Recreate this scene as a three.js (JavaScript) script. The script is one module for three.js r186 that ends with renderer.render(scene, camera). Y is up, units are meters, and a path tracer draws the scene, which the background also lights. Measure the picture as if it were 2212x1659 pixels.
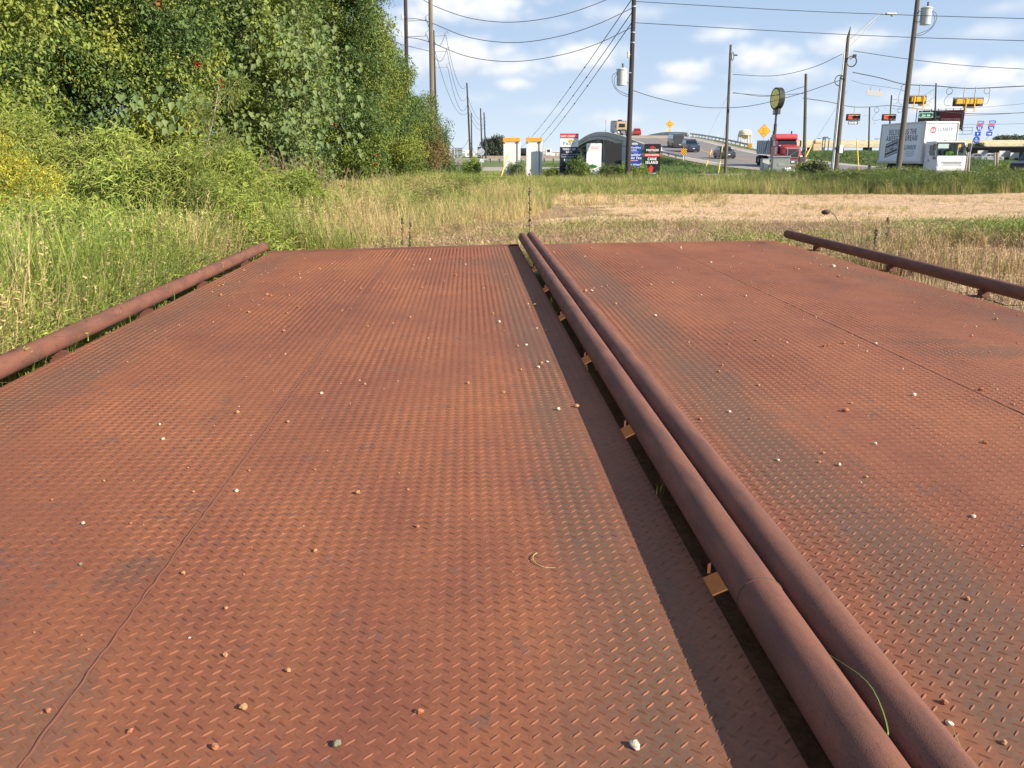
import * as THREE from 'three';
import { mergeGeometries, toCreasedNormals } from 'three/addons/utils/BufferGeometryUtils.js';
import { RoundedBoxGeometry } from 'three/addons/geometries/RoundedBoxGeometry.js';
import { MarchingCubes } from 'three/addons/objects/MarchingCubes.js';
import { ImprovedNoise } from 'three/addons/math/ImprovedNoise.js';

// ---------- camera (measured on the photograph at 2212 x 1659) ----------
const F = 1790.4, CX = 1106, CY = 829.5, HORIZON = 331, VPX = 1010, EYE = 1.6;
const PITCH = Math.atan((CY - HORIZON) / F), YAW = Math.atan((CX - VPX) * Math.cos(PITCH) / F);
const scene = new THREE.Scene();
const camera = new THREE.PerspectiveCamera(2 * Math.atan(CY / F) * 180 / Math.PI, 4 / 3, 0.05, 4000);
camera.position.set(0, EYE, 0);
camera.rotation.set(-PITCH, -YAW, 0, 'YXZ');
camera.updateMatrixWorld(true);
const renderer = new THREE.WebGLRenderer({ antialias: true });
renderer.toneMapping = THREE.LinearToneMapping;
renderer.toneMappingExposure = 1.7;
renderer.shadowMap.enabled = true;

// ---------- sun ----------
const SUN_EL = 29 * Math.PI / 180, SUN_AZ = 58 * Math.PI / 180;      // azimuth from straight behind the scale's axis towards the right
const sunDir = new THREE.Vector3(Math.cos(SUN_EL) * Math.sin(SUN_AZ), Math.sin(SUN_EL), Math.cos(SUN_EL) * Math.cos(SUN_AZ));
const sun = new THREE.DirectionalLight(new THREE.Color(1, 0.90, 0.74), 5.0);
sun.position.copy(sunDir).multiplyScalar(200); sun.name = 'sun';
sun.castShadow = true; sun.shadow.mapSize.set(4096, 4096);
Object.assign(sun.shadow.camera, { left: -90, right: 90, top: 90, bottom: -90, near: 1, far: 500 });
scene.add(sun, sun.target);

// ---------- random numbers and noise ----------
function rng(seed) { let a = seed >>> 0; return () => { a = (a + 0x6D2B79F5) | 0; let t = Math.imul(a ^ (a >>> 15), 1 | a); t = (t + Math.imul(t ^ (t >>> 7), 61 | t)) ^ t; return ((t ^ (t >>> 14)) >>> 0) / 4294967296; }; }
const perlin = new ImprovedNoise();
const n3 = (x, y, z = 0) => perlin.noise(x + 31.7, y + 17.3, z + 5.1);
function fbm(x, y, z = 0, oct = 4) { let s = 0, a = 0.5; for (let i = 0; i < oct; i++) { s += a * n3(x, y, z + i * 7.7); x *= 2.03; y *= 2.03; z *= 2.03; a *= 0.5; } return s; }
const clamp = (x, a = 0, b = 1) => Math.min(b, Math.max(a, x)), lerp = (a, b, t) => a + (b - a) * t, sstep = (a, b, x) => { const t = clamp((x - a) / (b - a)); return t * t * (3 - 2 * t); };
const V = (x, y, z) => new THREE.Vector3(x, y, z);

// ---------- pixels to places ----------
const cP = Math.cos(PITCH), sP = Math.sin(PITCH);
const RIGHT = V(Math.cos(YAW), 0, Math.sin(YAW)), FWD = V(Math.sin(YAW), 0, -Math.cos(YAW));
// lateral X and optical depth d, height h -> world
function XD(X, d, h = 0) { const Z = (d - (EYE - h) * sP) / cP; return V(0, h, 0).addScaledVector(RIGHT, X).addScaledVector(FWD, Z); }
// pixel column px, depth d, height h
const at = (px, d, h = 0) => XD((px - CX) / F * d, d, h);
const hAt = (py, d) => EYE + d * ((CY - py) / F * cP - sP);
const W = (px, py, d) => at(px, d, hAt(py, d));
const mpp = (d) => d / F;                                               // metres per pixel at depth d
function toXD(p) { const X = p.x * RIGHT.x + p.z * RIGHT.z, Z = p.x * FWD.x + p.z * FWD.z; return [X, Z * cP + (EYE - p.y) * sP]; }

// ---------- sky: clear air and fair-weather cumulus ----------
{
  const w = 2048, h = 1024, SKY = 0.72, data = new Float32Array(w * h * 4);
  const clouds = [ // azimuth and elevation come from the photograph's columns and rows: px, py, half width, half height, strength
    [1010, 20, 150, 45, 1.0], [880, 60, 80, 55, 0.8], [1010, 118, 90, 42, 1.1], [1110, 150, 85, 28, .8], [905, 140, 55, 40, .7], [1260, 125, 85, 34, 1.15], [1108, 182, 40, 18, .95], [1480, 155, 52, 26, 1.05],
    [1460, 196, 60, 18, .8], [1560, 75, 60, 22, .55], [1345, 30, 120, 24, .5], [1650, 130, 75, 40, .9], [1700, 160, 110, 30, .65], [1830, 90, 95, 34, .85], [2030, 160, 62, 36, 1.15], [2160, 170, 70, 34, 1.15], [2130, 70, 90, 22, .45],
    [1330, 262, 70, 24, .55], [1440, 285, 60, 16, .55], [1180, 240, 75, 14, .35], [2080, 232, 110, 22, .75], [1790, 240, 100, 20, .4], [1610, 205, 60, 16, .4], [1970, 215, 70, 20, .5], [1040, 215, 50, 16, .35], [1230, 55, 90, 16, .3], [2200, 15, 120, 18, .35],
  ].map(([px, py, a, b, s]) => { const p = W(px, py, 100).sub(V(0, EYE, 0)).normalize(); return [Math.atan2(p.z, p.x), Math.asin(p.y), a / F * 1.0, b / F, s]; });
  const r = rng(77);
  for (let i = 0; i < 230; i++) {                                       // the same kind of sky goes on all round
    const az = r() * Math.PI * 2 - Math.PI, el = 0.015 + Math.pow(r(), 1.6) * 1.25;
    let da = Math.abs(az - Math.atan2(FWD.z, FWD.x)); da = Math.min(da, 2 * Math.PI - da);
    if (da < 0.42 && el < 0.19) continue;
    const k = 0.5 + el * 1.3; clouds.push([az, el, (0.03 + r() * 0.06) * k / Math.cos(el), (0.010 + r() * 0.02) * (0.7 + k), 0.4 + r() * 0.7]);
  }
  for (let j = 0; j < h; j++) {
    const el = ((j + 0.5) / h - 0.5) * Math.PI, y = Math.sin(el);
    const rowClouds = clouds.filter((q) => Math.abs(el - q[1]) < q[3] * 2.2);
    for (let i = 0; i < w; i++) {
      const az = ((i + 0.5) / w - 0.5) * 2 * Math.PI, k = (j * w + i) * 4;
      const cx = Math.cos(az) * Math.cos(el), cz = Math.sin(az) * Math.cos(el);
      const e = Math.max(0, el), t1 = 1 - Math.exp(-e / 0.13), t2 = 1 - Math.exp(-e / 0.55);
      let c = [lerp(0.64, 0.42, t1), lerp(0.73, 0.60, t1), lerp(0.82, 0.845, t1)];
      c = [lerp(c[0], 0.065, t2), lerp(c[1], 0.145, t2), lerp(c[2], 0.33, t2)];
      const glow = Math.pow(Math.max(0, cx * sunDir.x + y * sunDir.y + cz * sunDir.z), 6) * 0.35;
      c = c.map((v, q) => v + glow * [0.5, 0.48, 0.45][q]);
      if (el > -0.02) {
        let cov = 0, base = 0, wob = null, fine = 0;
        for (const q of rowClouds) {
          let da = az - q[0]; if (da > Math.PI) da -= 2 * Math.PI; if (da < -Math.PI) da += 2 * Math.PI;
          const a = da / q[2]; if (a > 2 || a < -2) continue;
          const b = (el - q[1]) / q[3]; if (b > 2.2 || b < -2) continue;
          const rr = a * a + b * b * (b < 0 ? 1.5 : 1);
          if (wob === null) { wob = fbm(cx * 26, y * 52, cz * 26, 4) * 0.75; fine = fbm(cx * 75, y * 120, cz * 75, 3); }
          const f = (1.15 - Math.sqrt(rr) + wob * 1.1 + fine * 0.35) * q[4];
          if (f > cov) { cov = f; base = b; }
        }
        const alpha = sstep(-0.02, 0.9, cov) * 0.95 * sstep(-0.01, 0.02, el), shade = sstep(-1.1, 0.6, base + fine * 0.8);
        const near = sstep(0, 0.05, el);
        const cl = [lerp(0.66, 0.90, shade), lerp(0.70, 0.90, shade), lerp(0.765, 0.91, shade)];
        for (let q = 0; q < 3; q++) c[q] = lerp(c[q], lerp(c[q] * 1.08, cl[q], 0.55 + 0.45 * near), alpha);
      }
      if (el < 0) { const t = sstep(0, -0.15, el); c = [lerp(c[0], 0.2, t), lerp(c[1], 0.19, t), lerp(c[2], 0.15, t)]; }
      data[k] = c[0] * SKY; data[k + 1] = c[1] * SKY; data[k + 2] = c[2] * SKY; data[k + 3] = 1;
    }
  }
  const sky = new THREE.DataTexture(data, w, h, THREE.RGBAFormat, THREE.FloatType);
  sky.mapping = THREE.EquirectangularReflectionMapping; sky.magFilter = THREE.LinearFilter; sky.minFilter = THREE.LinearFilter; sky.needsUpdate = true;
  scene.background = sky; scene.environment = sky;
}

// ---------- building helpers ----------
const used = {};
function numbered(name) { const n = used[name] = (used[name] ?? -1) + 1; return n ? name + '_' + String(n).padStart(3, '0') : name; }
function tag(o, label, category, group, kind) { o.userData.label = label; o.userData.category = category; if (group) o.userData.group = group; if (kind) o.userData.kind = kind; return o; }
function thing(name, label, category, pos, turn = 0, group) { const o = new THREE.Group(); o.name = numbered(name); o.position.copy(pos ?? V(0, 0, 0)); o.rotation.y = turn; scene.add(o); return tag(o, label, category, group); }
function mesh(name, geo, mat, parent) { const m = new THREE.Mesh(Array.isArray(geo) ? merge(geo) : geo, mat); m.castShadow = m.receiveShadow = true; m.name = parent ? name : numbered(name); (parent ?? scene).add(m); return m; }
function struct(name, geo, mat, label, category) { const m = mesh(name, geo, mat); m.userData = { kind: 'structure', label, category }; return m; }
function merge(list) {
  const keep = list.map((g) => { const q = g.index ? g.toNonIndexed() : g.clone(); for (const k of Object.keys(q.attributes)) if (!['position', 'normal', 'uv'].includes(k)) q.deleteAttribute(k); if (!q.attributes.normal) q.computeVertexNormals(); if (!q.attributes.uv) q.setAttribute('uv', new THREE.BufferAttribute(new Float32Array(q.attributes.position.count * 2), 2)); return q; });
  return mergeGeometries(keep);
}
const tr = (g, x = 0, y = 0, z = 0, rx = 0, ry = 0, rz = 0) => { if (rx || ry || rz) g.applyMatrix4(new THREE.Matrix4().makeRotationFromEuler(new THREE.Euler(rx, ry, rz))); return g.translate(x, y, z); };
const box = (w, h, d, x = 0, y = 0, z = 0) => new THREE.BoxGeometry(w, h, d).translate(x, y, z);
const rbox = (w, h, d, x = 0, y = 0, z = 0, r = 0.02, s = 2) => new RoundedBoxGeometry(w, h, d, s, Math.min(r, w / 2.01, h / 2.01, d / 2.01)).translate(x, y, z);
const cyl = (r1, r2, h, x = 0, y = 0, z = 0, s = 16) => new THREE.CylinderGeometry(r1, r2, h, s).translate(x, y, z);
function bar(a, b, r1, r2 = r1, s = 8) { const d = b.clone().sub(a), l = d.length(), g = new THREE.CylinderGeometry(r2, r1, l, s, 1); g.applyQuaternion(new THREE.Quaternion().setFromUnitVectors(V(0, 1, 0), d.normalize())); return g.translate((a.x + b.x) / 2, (a.y + b.y) / 2, (a.z + b.z) / 2); }
const tube = (pts, r, seg = 24, s = 6) => new THREE.TubeGeometry(new THREE.CatmullRomCurve3(pts), seg, r, s, false);
function prism(pts, depth, bevel = 0) { const g = new THREE.ExtrudeGeometry(new THREE.Shape(pts.map((p) => new THREE.Vector2(p[0], p[1]))), { depth: depth - 2 * bevel, bevelEnabled: bevel > 0, bevelSize: bevel, bevelThickness: bevel, bevelSegments: 2, curveSegments: 6 }); return g.translate(0, 0, -(depth - 2 * bevel) / 2); }
// side profile given as [z, y], extruded over the width along x
const profile = (pts, width, bevel = 0.05) => prism(pts.map(([z, y]) => [-z, y]), width, bevel).rotateY(Math.PI / 2).scale(1, 1, 1);
function quad(a, b, c, d) { const g = new THREE.BufferGeometry(); g.setAttribute('position', new THREE.BufferAttribute(new Float32Array([...a.toArray(), ...b.toArray(), ...c.toArray(), ...a.toArray(), ...c.toArray(), ...d.toArray()]), 3)); g.setAttribute('uv', new THREE.BufferAttribute(new Float32Array([0, 0, 1, 0, 1, 1, 0, 0, 1, 1, 0, 1]), 2)); g.computeVertexNormals(); return g; }
const mat = (r, g, b, rough = 0.8, more = {}) => new THREE.MeshPhysicalMaterial({ color: new THREE.Color(r, g, b), roughness: rough, ...more });
function dataTex(w, h, f, repeat, srgb = false) { // f(u, v) -> [r, g, b] linear 0..1
  const d = new Uint8Array(w * h * 4), enc = srgb ? (x) => 255 * (x <= 0.0031308 ? 12.92 * x : 1.055 * Math.pow(x, 1 / 2.4) - 0.055) : (x) => 255 * x;
  for (let j = 0; j < h; j++) for (let i = 0; i < w; i++) { const c = f((i + 0.5) / w, (j + 0.5) / h), k = (j * w + i) * 4; d[k] = enc(clamp(c[0])); d[k + 1] = enc(clamp(c[1])); d[k + 2] = enc(clamp(c[2])); d[k + 3] = 255; }
  const t = new THREE.DataTexture(d, w, h); t.magFilter = THREE.LinearFilter; t.minFilter = THREE.LinearFilter; t.wrapS = t.wrapT = THREE.RepeatWrapping; if (srgb) t.colorSpace = THREE.SRGBColorSpace; if (repeat) t.repeat.set(repeat[0], repeat[1]); t.needsUpdate = true; return t;
}
function canvasTex(w, h, draw) { const c = document.createElement('canvas'); c.width = w; c.height = h; const g = c.getContext('2d'); draw(g, w, h); const t = new THREE.CanvasTexture(c); t.colorSpace = THREE.SRGBColorSpace; return t; }
function print(w, h, draw, rough = 0.5) { return new THREE.MeshPhysicalMaterial({ map: canvasTex(w, h, draw), roughness: rough }); }
function text(g, s, x, y, size, color, { bold = true, family = 'sans-serif', align = 'center', max, italic } = {}) { g.font = (italic ? 'italic ' : '') + (bold ? 'bold ' : '') + size + 'px ' + family; g.fillStyle = color; g.textAlign = align; g.textBaseline = 'middle'; if (max) g.fillText(s, x, y, max); else g.fillText(s, x, y); }
const FACE = -YAW;                                                       // turn that makes a thing's +z look at the camera's plane
const grainTex = (s, seed, lo, hi) => dataTex(s, s, (() => { const r = rng(seed); return () => { const v = lerp(lo, hi, r()); return [v, v, v]; }; })());
const GRAIN = grainTex(256, 9, 0.0, 1.0);
const pm = (r, g, b, rough, more) => mat(r, g, b, rough, more);
// tileable value noise for tiled textures
function tileNoise(n, seed) { const r = rng(seed), a = new Float32Array(n * n).map(() => r()); return (u, v) => { const x = ((u % 1) + 1) % 1 * n, y = ((v % 1) + 1) % 1 * n, i = Math.floor(x), j = Math.floor(y), fx = x - i, fy = y - j, s = fx * fx * (3 - 2 * fx), t = fy * fy * (3 - 2 * fy), g = (p, q) => a[(q % n) * n + (p % n)]; return lerp(lerp(g(i, j), g(i + 1, j), s), lerp(g(i, j + 1), g(i + 1, j + 1), s), t); }; }

// ================= ground, road and overpass =================
const ROAD_X = 30, ROAD_W = 8.2, HRP = [[30, 0.03], [60, 0.06], [75, 0.17], [90, 0.36], [107, 0.85], [117, 1.22], [135, 2.2], [160, 3.9], [185, 5.2], [205, 5.8], [220, 5.9], [240, 5.6], [260, 4.9], [280, 4.0], [320, 2.0], [370, 0.2], [460, 0.05]];
function hr(d) {
  if (d <= HRP[0][0]) return HRP[0][1];
  for (let i = 0; i < HRP.length - 1; i++) if (d <= HRP[i + 1][0]) {
    const p0 = HRP[Math.max(0, i - 1)], p1 = HRP[i], p2 = HRP[i + 1], p3 = HRP[Math.min(HRP.length - 1, i + 2)], t = (d - p1[0]) / (p2[0] - p1[0]), L = p2[0] - p1[0];
    const m1 = (p2[1] - p0[1]) / (p2[0] - p0[0] || 1) * L, m2 = (p3[1] - p1[1]) / (p3[0] - p1[0] || 1) * L;
    return (2 * t ** 3 - 3 * t * t + 1) * p1[1] + (t ** 3 - 2 * t * t + t) * m1 + (-2 * t ** 3 + 3 * t * t) * p2[1] + (t ** 3 - t * t) * m2;
  }
  return HRP[HRP.length - 1][1];
}
const ABUT = 208;
function groundH(X, d) {
  let h = 0;
  if (d > 45 && d < ABUT) { const s = Math.abs(X - ROAD_X); const sh = X < ROAD_X ? lerp(1.2, 0.3, sstep(126, 148, d)) - 2.2 * sstep(164, 167, d) : 1.2, run = X < ROAD_X ? lerp(2.6, 0.02, sstep(126, 148, d)) : 2.6; h = s < ROAD_W + sh ? hr(d) - 0.06 : Math.max(0, hr(d) - 0.06 - (s - ROAD_W - sh) / run); }
  if (d > 70 && X > 38) {                                              // grassy berm between the road and the frontage lanes
    const a = sstep(39, 47, X) * sstep(82, 112, d) * (1 - sstep(52, 64, X)) * (1 - sstep(150, 200, d));
    h = Math.max(h, a * (1.75 + 0.4 * n3(X * 0.05, d * 0.05)));
  }
  const dist = Math.hypot(X, d);
  if (dist > 9) h += 0.07 * n3(X * 0.23, d * 0.23, 3) * sstep(9, 14, dist) * (1 - sstep(46, 52, d));
  return h;
}
const GY = (p) => { const [X, d] = toXD(p); return groundH(X, d); };
const lines = (segs) => { const o = [segs[0][0]]; for (const [a, b, n] of segs) for (let i = 1; i <= n; i++) o.push(a + (b - a) * i / n); return o; };
function sheet(xs, ds, hf, cell) {
  const pos = [], uv = [], idx = [], nx = xs.length;
  for (const d of ds) for (const X of xs) { const p = XD(X, d, 0); p.y = hf(X, d); pos.push(p.x, p.y, p.z); uv.push(p.x, p.z); }
  for (let j = 0; j < ds.length - 1; j++) for (let i = 0; i < nx - 1; i++) {
    if (cell && !cell((xs[i] + xs[i + 1]) / 2, (ds[j] + ds[j + 1]) / 2)) continue;
    const a = j * nx + i; idx.push(a, a + 1, a + nx, a + 1, a + nx + 1, a + nx);
  }
  const g = new THREE.BufferGeometry(); g.setAttribute('position', new THREE.Float32BufferAttribute(pos, 3)); g.setAttribute('uv', new THREE.Float32BufferAttribute(uv, 2)); g.setIndex(idx); g.computeVertexNormals(); return g;
}
const gravelMask = (X, d) => {
  const n = fbm(X * 0.22, d * 0.22, 1, 3), nf = n3(X * 1.3, d * 1.3, 9) * 0.25;
  const lot = sstep(17.6, 20.2, d + n * 4) * (1 - sstep(32.5, 34.2, d + n * 1.6)) * sstep(-1.5, 6, X + n * 9 + (d - 26) * 0.15);
  const side = X > 4.8 ? sstep(5.2, 6.4, X + n * 2) * (1 - sstep(12.6, 14.5, d + n * 4)) : 0;
  return Math.max(lot, side) + nf * 0.8;
};
{
  const soilA = tileNoise(16, 1), soilB = tileNoise(64, 2), soilC = tileNoise(256, 3);
  const soil = dataTex(512, 512, (u, v) => { const a = soilA(u, v), b = soilB(u, v), c = soilC(u, v); const k = 0.35 + 0.3 * a + 0.25 * b + 0.35 * c; return [k, k * 0.97, k * 0.92]; }, [1 / 3.1, 1 / 3.1]);
  const xs = lines([[-900, -120, 8], [-120, -40, 10], [-40, 45, 110], [45, 130, 30], [130, 900, 12]]), ds = lines([[-60, 2, 8], [2, 60, 90], [60, ABUT - 0.3, 60], [ABUT - 0.3, ABUT + 0.3, 1], [ABUT + 0.3, 420, 14], [420, 1600, 10]]);
  const g = sheet(xs, ds, (X, d) => groundH(X, d));
  const n = g.attributes.position.count, col = new Float32Array(n * 3);
  for (let j = 0, k = 0; j < ds.length; j++) for (let i = 0; i < xs.length; i++, k++) {
    const X = xs[i], d = ds[j], f = fbm(X * 0.16, d * 0.16, 2, 4);
    let c = [0.27, 0.19, 0.11];                                         // dry soil and litter
    const green = clamp(sstep(30, 40, d) * 1.2 + f * 1.2 + sstep(-2, -6, X) * 0.45);
    c = [lerp(c[0], 0.10, green), lerp(c[1], 0.14, green), lerp(c[2], 0.035, green)];
    const gr = sstep(0.35, 0.65, gravelMask(X, d)) * (d < 36 ? 1 : 0);
    c = [lerp(c[0], 0.46, gr), lerp(c[1], 0.32, gr), lerp(c[2], 0.20, gr)];
    col.set(c.map((x) => x * 1.45), k * 3);
  }
  g.setAttribute('color', new THREE.BufferAttribute(col, 3));
  struct('ground', g, new THREE.MeshPhysicalMaterial({ map: soil, vertexColors: true, roughness: 1, bumpMap: soil, bumpScale: 0.02 }), 'field of dry soil and grass reaching to the horizon', 'ground');
  // gravel lot
  const ga = tileNoise(128, 11), gb = tileNoise(32, 12), gc = tileNoise(8, 13);
  const gravel = dataTex(1024, 1024, (u, v) => { const a = ga(u, v), b = gb(u, v), c = gc(u, v), k = 0.62 + 0.45 * (a - 0.5) + 0.3 * (b - 0.5); return [k * (0.86 + 0.1 * c), k * (0.57 + 0.06 * c), k * (0.35 - 0.0 * c)]; }, [1 / 4.3, 1 / 4.3]);
  const gx = lines([[-8, 46, 190]]), gd = lines([[6.5, 36, 118]]);
  struct('gravel_lot', sheet(gx, gd, (X, d) => groundH(X, d) + 0.012, (X, d) => { const w = toWorldIn(X, d); return !w && gravelMask(X, d) > 0.48; }), new THREE.MeshPhysicalMaterial({ map: gravel, bumpMap: gravel, bumpScale: 0.015, roughness: 1 }), 'pale tan gravel lot beyond the rusty scales', 'gravel lot');
}
function toWorldIn(X, d) { const p = XD(X, d, 0); return p.x > -2.8 && p.x < 4.9 && p.z > -11.8; }

// road strip from a list of depths, X0..X1 across, lift above the roadway
function strip(x0, x1, d0, d1, lift, n = 60) { const ds = lines([[d0, d1, n]]); return sheet([x0, x1], ds, (X, d) => hr(d) + lift); }
{
  const ca = tileNoise(8, 21), cb = tileNoise(64, 22), cc = tileNoise(256, 23);
  const conc = dataTex(512, 512, (u, v) => { const k = 0.78 + 0.16 * (ca(u, v) - 0.5) + 0.16 * (cb(u, v) - 0.5) + 0.2 * (cc(u, v) - 0.5); return [k, k, k]; }, [1 / 9, 1 / 9]);
  const cm = (r, g, b) => new THREE.MeshPhysicalMaterial({ map: conc, color: new THREE.Color(r, g, b), roughness: 0.95 });
  const shoulder = cm(0.46, 0.39, 0.33), asphalt = cm(0.255, 0.235, 0.225), yellow = cm(0.75, 0.42, 0.10), white = cm(0.95, 0.93, 0.9), conM = cm(0.62, 0.585, 0.51), conD = cm(0.30, 0.285, 0.26);
  const road = struct('road', strip(ROAD_X - ROAD_W, ROAD_X + ROAD_W, 50, 460, 0.0, 160), shoulder, 'concrete road climbing over the highway overpass', 'road');
  mesh('driving_lanes', strip(ROAD_X - 6.1, ROAD_X + 6.1, 50, 172, 0.006, 70), asphalt, road);
  const ym = [strip(ROAD_X - 0.28, ROAD_X - 0.10, 63, 400, 0.013, 140), strip(ROAD_X + 0.10, ROAD_X + 0.28, 63, 400, 0.013, 140)];
  mesh('yellow_centre_line', ym[0], yellow, road); mesh('yellow_centre_line', ym[1], yellow, road);
  mesh('white_edge_line', strip(ROAD_X - 6.3, ROAD_X - 6.08, 66, 400, 0.014, 140), white, road); mesh('white_edge_line', strip(ROAD_X + 6.08, ROAD_X + 6.3, 66, 400, 0.014, 140), white, road);
  mesh('stop_line', strip(ROAD_X - 6, ROAD_X - 0.5, 65.4, 66.0, 0.014, 2), white, road);
  struct('cross_road', sheet(lines([[14, 160, 30]]), lines([[51, 64.5, 6]]), () => 0.075), asphalt, 'grey cross road at the traffic signals', 'road');
  const lane = struct('side_road', sheet(lines([[-12, 7.5, 12]]), lines([[74, 96, 8]]), (X, d) => 0.06 + 0.0 * X), shoulder, 'pale concrete side road behind the white pillars', 'road');
  mesh('white_edge_line', sheet([-10, 7], [79, 79.4], () => 0.068), white, lane);
  struct('highway', sheet(lines([[-420, 21, 20]]), lines([[190, 236, 6]]), () => 0.10), shoulder, 'wide highway passing under the overpass', 'road');

  // ---- overpass beyond the crest: slab, girders, columns, parapets ----
  const op = thing('overpass', 'concrete overpass bridge with low parapets and dark girders', 'bridge');
  const along = (X, d, h) => XD(X, d, h);
  const ribbon = (X0, X1, yb, yt, d0, d1, n) => { // box section swept along the road
    const ds = lines([[d0, d1, n]]), pos = [], idx = []; ds.forEach((d, i) => { for (const [X, y] of [[X0, yb], [X1, yb], [X1, yt], [X0, yt]]) { const p = along(X, d, 0); pos.push(p.x, hr(d) + y, p.z); } if (i) { const a = (i - 1) * 4, b = i * 4; for (let k = 0; k < 4; k++) { const k2 = (k + 1) % 4; idx.push(a + k, b + k, a + k2, a + k2, b + k, b + k2); } } });
    const last = (ds.length - 1) * 4; idx.push(0, 1, 2, 0, 2, 3, last, last + 2, last + 1, last, last + 3, last + 2);
    const g = new THREE.BufferGeometry(); g.setAttribute('position', new THREE.Float32BufferAttribute(pos, 3)); g.setIndex(idx); return toCreasedNormals(g, 0.6);
  };
  mesh('bridge_slab', ribbon(ROAD_X - ROAD_W - 0.5, ROAD_X + ROAD_W + 0.5, -0.32, -0.03, 160, 372, 60), conM, op);
  mesh('parapet', ribbon(ROAD_X - ROAD_W - 0.5, ROAD_X - ROAD_W - 0.2, -0.9, 0.85, 128, 372, 70), conM, op);
  mesh('parapet', ribbon(ROAD_X + ROAD_W + 0.2, ROAD_X + ROAD_W + 0.5, -0.9, 0.85, 183, 372, 60), conM, op);
  for (const X of [-7.6, -3, 2, 7]) mesh('girder', ribbon(ROAD_X + X - 0.35, ROAD_X + X + 0.35, -1.55, -0.32, ABUT + 0.2, 360, 40), conD, op);
  for (const d of [222, 243, 268, 295]) {
    const bent = new THREE.Group(); bent.name = 'support_bent'; op.add(bent);
    const cg = []; { const g = box(16.5, 1.0, 1.1); const p = along(ROAD_X, d, hr(d) - 2.0); cg.push(g.rotateY(FACE).translate(p.x, p.y, p.z)); } mesh('cap_beam', cg, conM, bent);
    for (const X of [-7.4, -2.4, 2.4, 7.4]) { const h = hr(d) - 2.4, p = along(ROAD_X + X, d, h / 2); mesh('column', cyl(0.5, 0.5, h, p.x, p.y, p.z, 14), conM, bent); }
  }
  { const h = hr(ABUT), p = along(ROAD_X, ABUT, h / 2 - 0.3); mesh('abutment_wall', box(ROAD_W * 2 + 1, h, 0.8).rotateY(FACE).translate(p.x, p.y, p.z), conD, op); }
  // stepped retaining panels along the left flank of the approach
  for (let k = 0; k < 13; k++) { const d0 = 126 + k * 6.4, d1 = d0 + 6.3, X = ROAD_X - ROAD_W - 0.62 + (d0 > 163 ? 2.4 : 0); mesh('retaining_panel', ribbon(X - 0.2, X, -hr(d0) - 0.1, -0.9 - (k % 2) * 0.03, d0, d1, 3), conM, op); }

  for (const d of [168, 181, 194, 206]) { const X = ROAD_X - ROAD_W - 0.1; mesh('side_column', ribbon(X - 0.35, X + 0.35, -hr(d) - 0.1, -0.35, d, d + 0.8, 1), conM, op); }
  mesh('edge_beam', ribbon(ROAD_X - ROAD_W + 0.6, ROAD_X - ROAD_W + 1.1, -1.5, -0.34, 165, 212, 12), conD, op);
  // ---- guard rail along the far side of the road ----
  const steel = mat(0.33, 0.34, 0.36, 0.45, { metalness: 0.5 }), wood = mat(0.2, 0.17, 0.14, 0.9);
  const gr = thing('guard_rail', 'grey steel guard rail on posts along the far road edge', 'guard rail');
  const X = ROAD_X + ROAD_W + 1.0;
  { const prof = [[0, .42], [.05, .47], [.05, .53], [0, .58], [.05, .63], [.05, .69], [0, .74]], ds = lines([[138, 184, 40]]), pos = [], idx = [], m = prof.length; ds.forEach((d, i) => { for (const [o, y] of prof) { const p = along(X - o, d, 0); pos.push(p.x, hr(d) + y, p.z); } if (i) for (let k = 0; k < m - 1; k++) { const a = (i - 1) * m + k, b = i * m + k; idx.push(a, a + 1, b, a + 1, b + 1, b); } }); const g = new THREE.BufferGeometry(); g.setAttribute('position', new THREE.Float32BufferAttribute(pos, 3)); g.setIndex(idx); g.computeVertexNormals(); mesh('rail_beam', g, steel, gr); }
  for (let d = 138; d <= 184; d += 2.9) { const p = along(X + 0.12, d, 0); mesh('post', box(0.15, 0.95, 0.18, p.x, hr(d) + 0.27, p.z), wood, gr); }
  { const gl = thing('guard_rail', 'short dark guard rail end beside the grassy bank', 'guard rail'); const X2 = ROAD_X - ROAD_W - 0.9, a = along(X2, 101, hr(101) + 0.55), b = along(X2, 126, hr(126) + 0.55); mesh('rail_beam', bar(a, b, 0.14, 0.14, 6), steel, gl); for (const d of [101, 106, 111, 116, 121, 126]) { const p = along(X2, d, 0); mesh('post', box(0.15, 0.9, 0.18, p.x, hr(d) + 0.2, p.z), wood, gl); } }
  // white delineator posts
  const dm = mat(0.8, 0.8, 0.76, 0.6);
  for (const [px, d] of [[1393, 182], [1424, 172], [1450, 162], [1495, 152], [1533, 144], [1604, 136]]) { const t = thing('delineator_post', 'white road delineator post behind the guard rail', 'road post', along(X + 1.0, d, hr(d) - 0.1), FACE, 'white delineators along the guard rail'); mesh('post', rbox(0.12, 1.35, 0.03, 0, 0.67, 0, 0.01), dm, t); mesh('reflector', box(0.1, 0.16, 0.01, 0, 1.2, 0.021), mat(0.7, 0.4, 0.05, 0.3), t); }
  for (const [px, py, d, top] of [[1428, 347, 118, 330], [1566, 372, 66, 352]]) { const p = W(px, py, d); p.y = groundH(...toXD(p)); const t = thing('marker_post', d > 100 ? 'white marker post on the grassy bank near the guard rail end' : 'short pale marker post in the weeds near the cabinets', 'road post', p, FACE); mesh('post', rbox(0.1, 1.3, 0.05, 0, 0.6, 0, 0.02), dm, t); mesh('cap', rbox(0.11, 0.06, 0.06, 0, 1.27, 0, 0.02), steel, t); }
}

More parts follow.
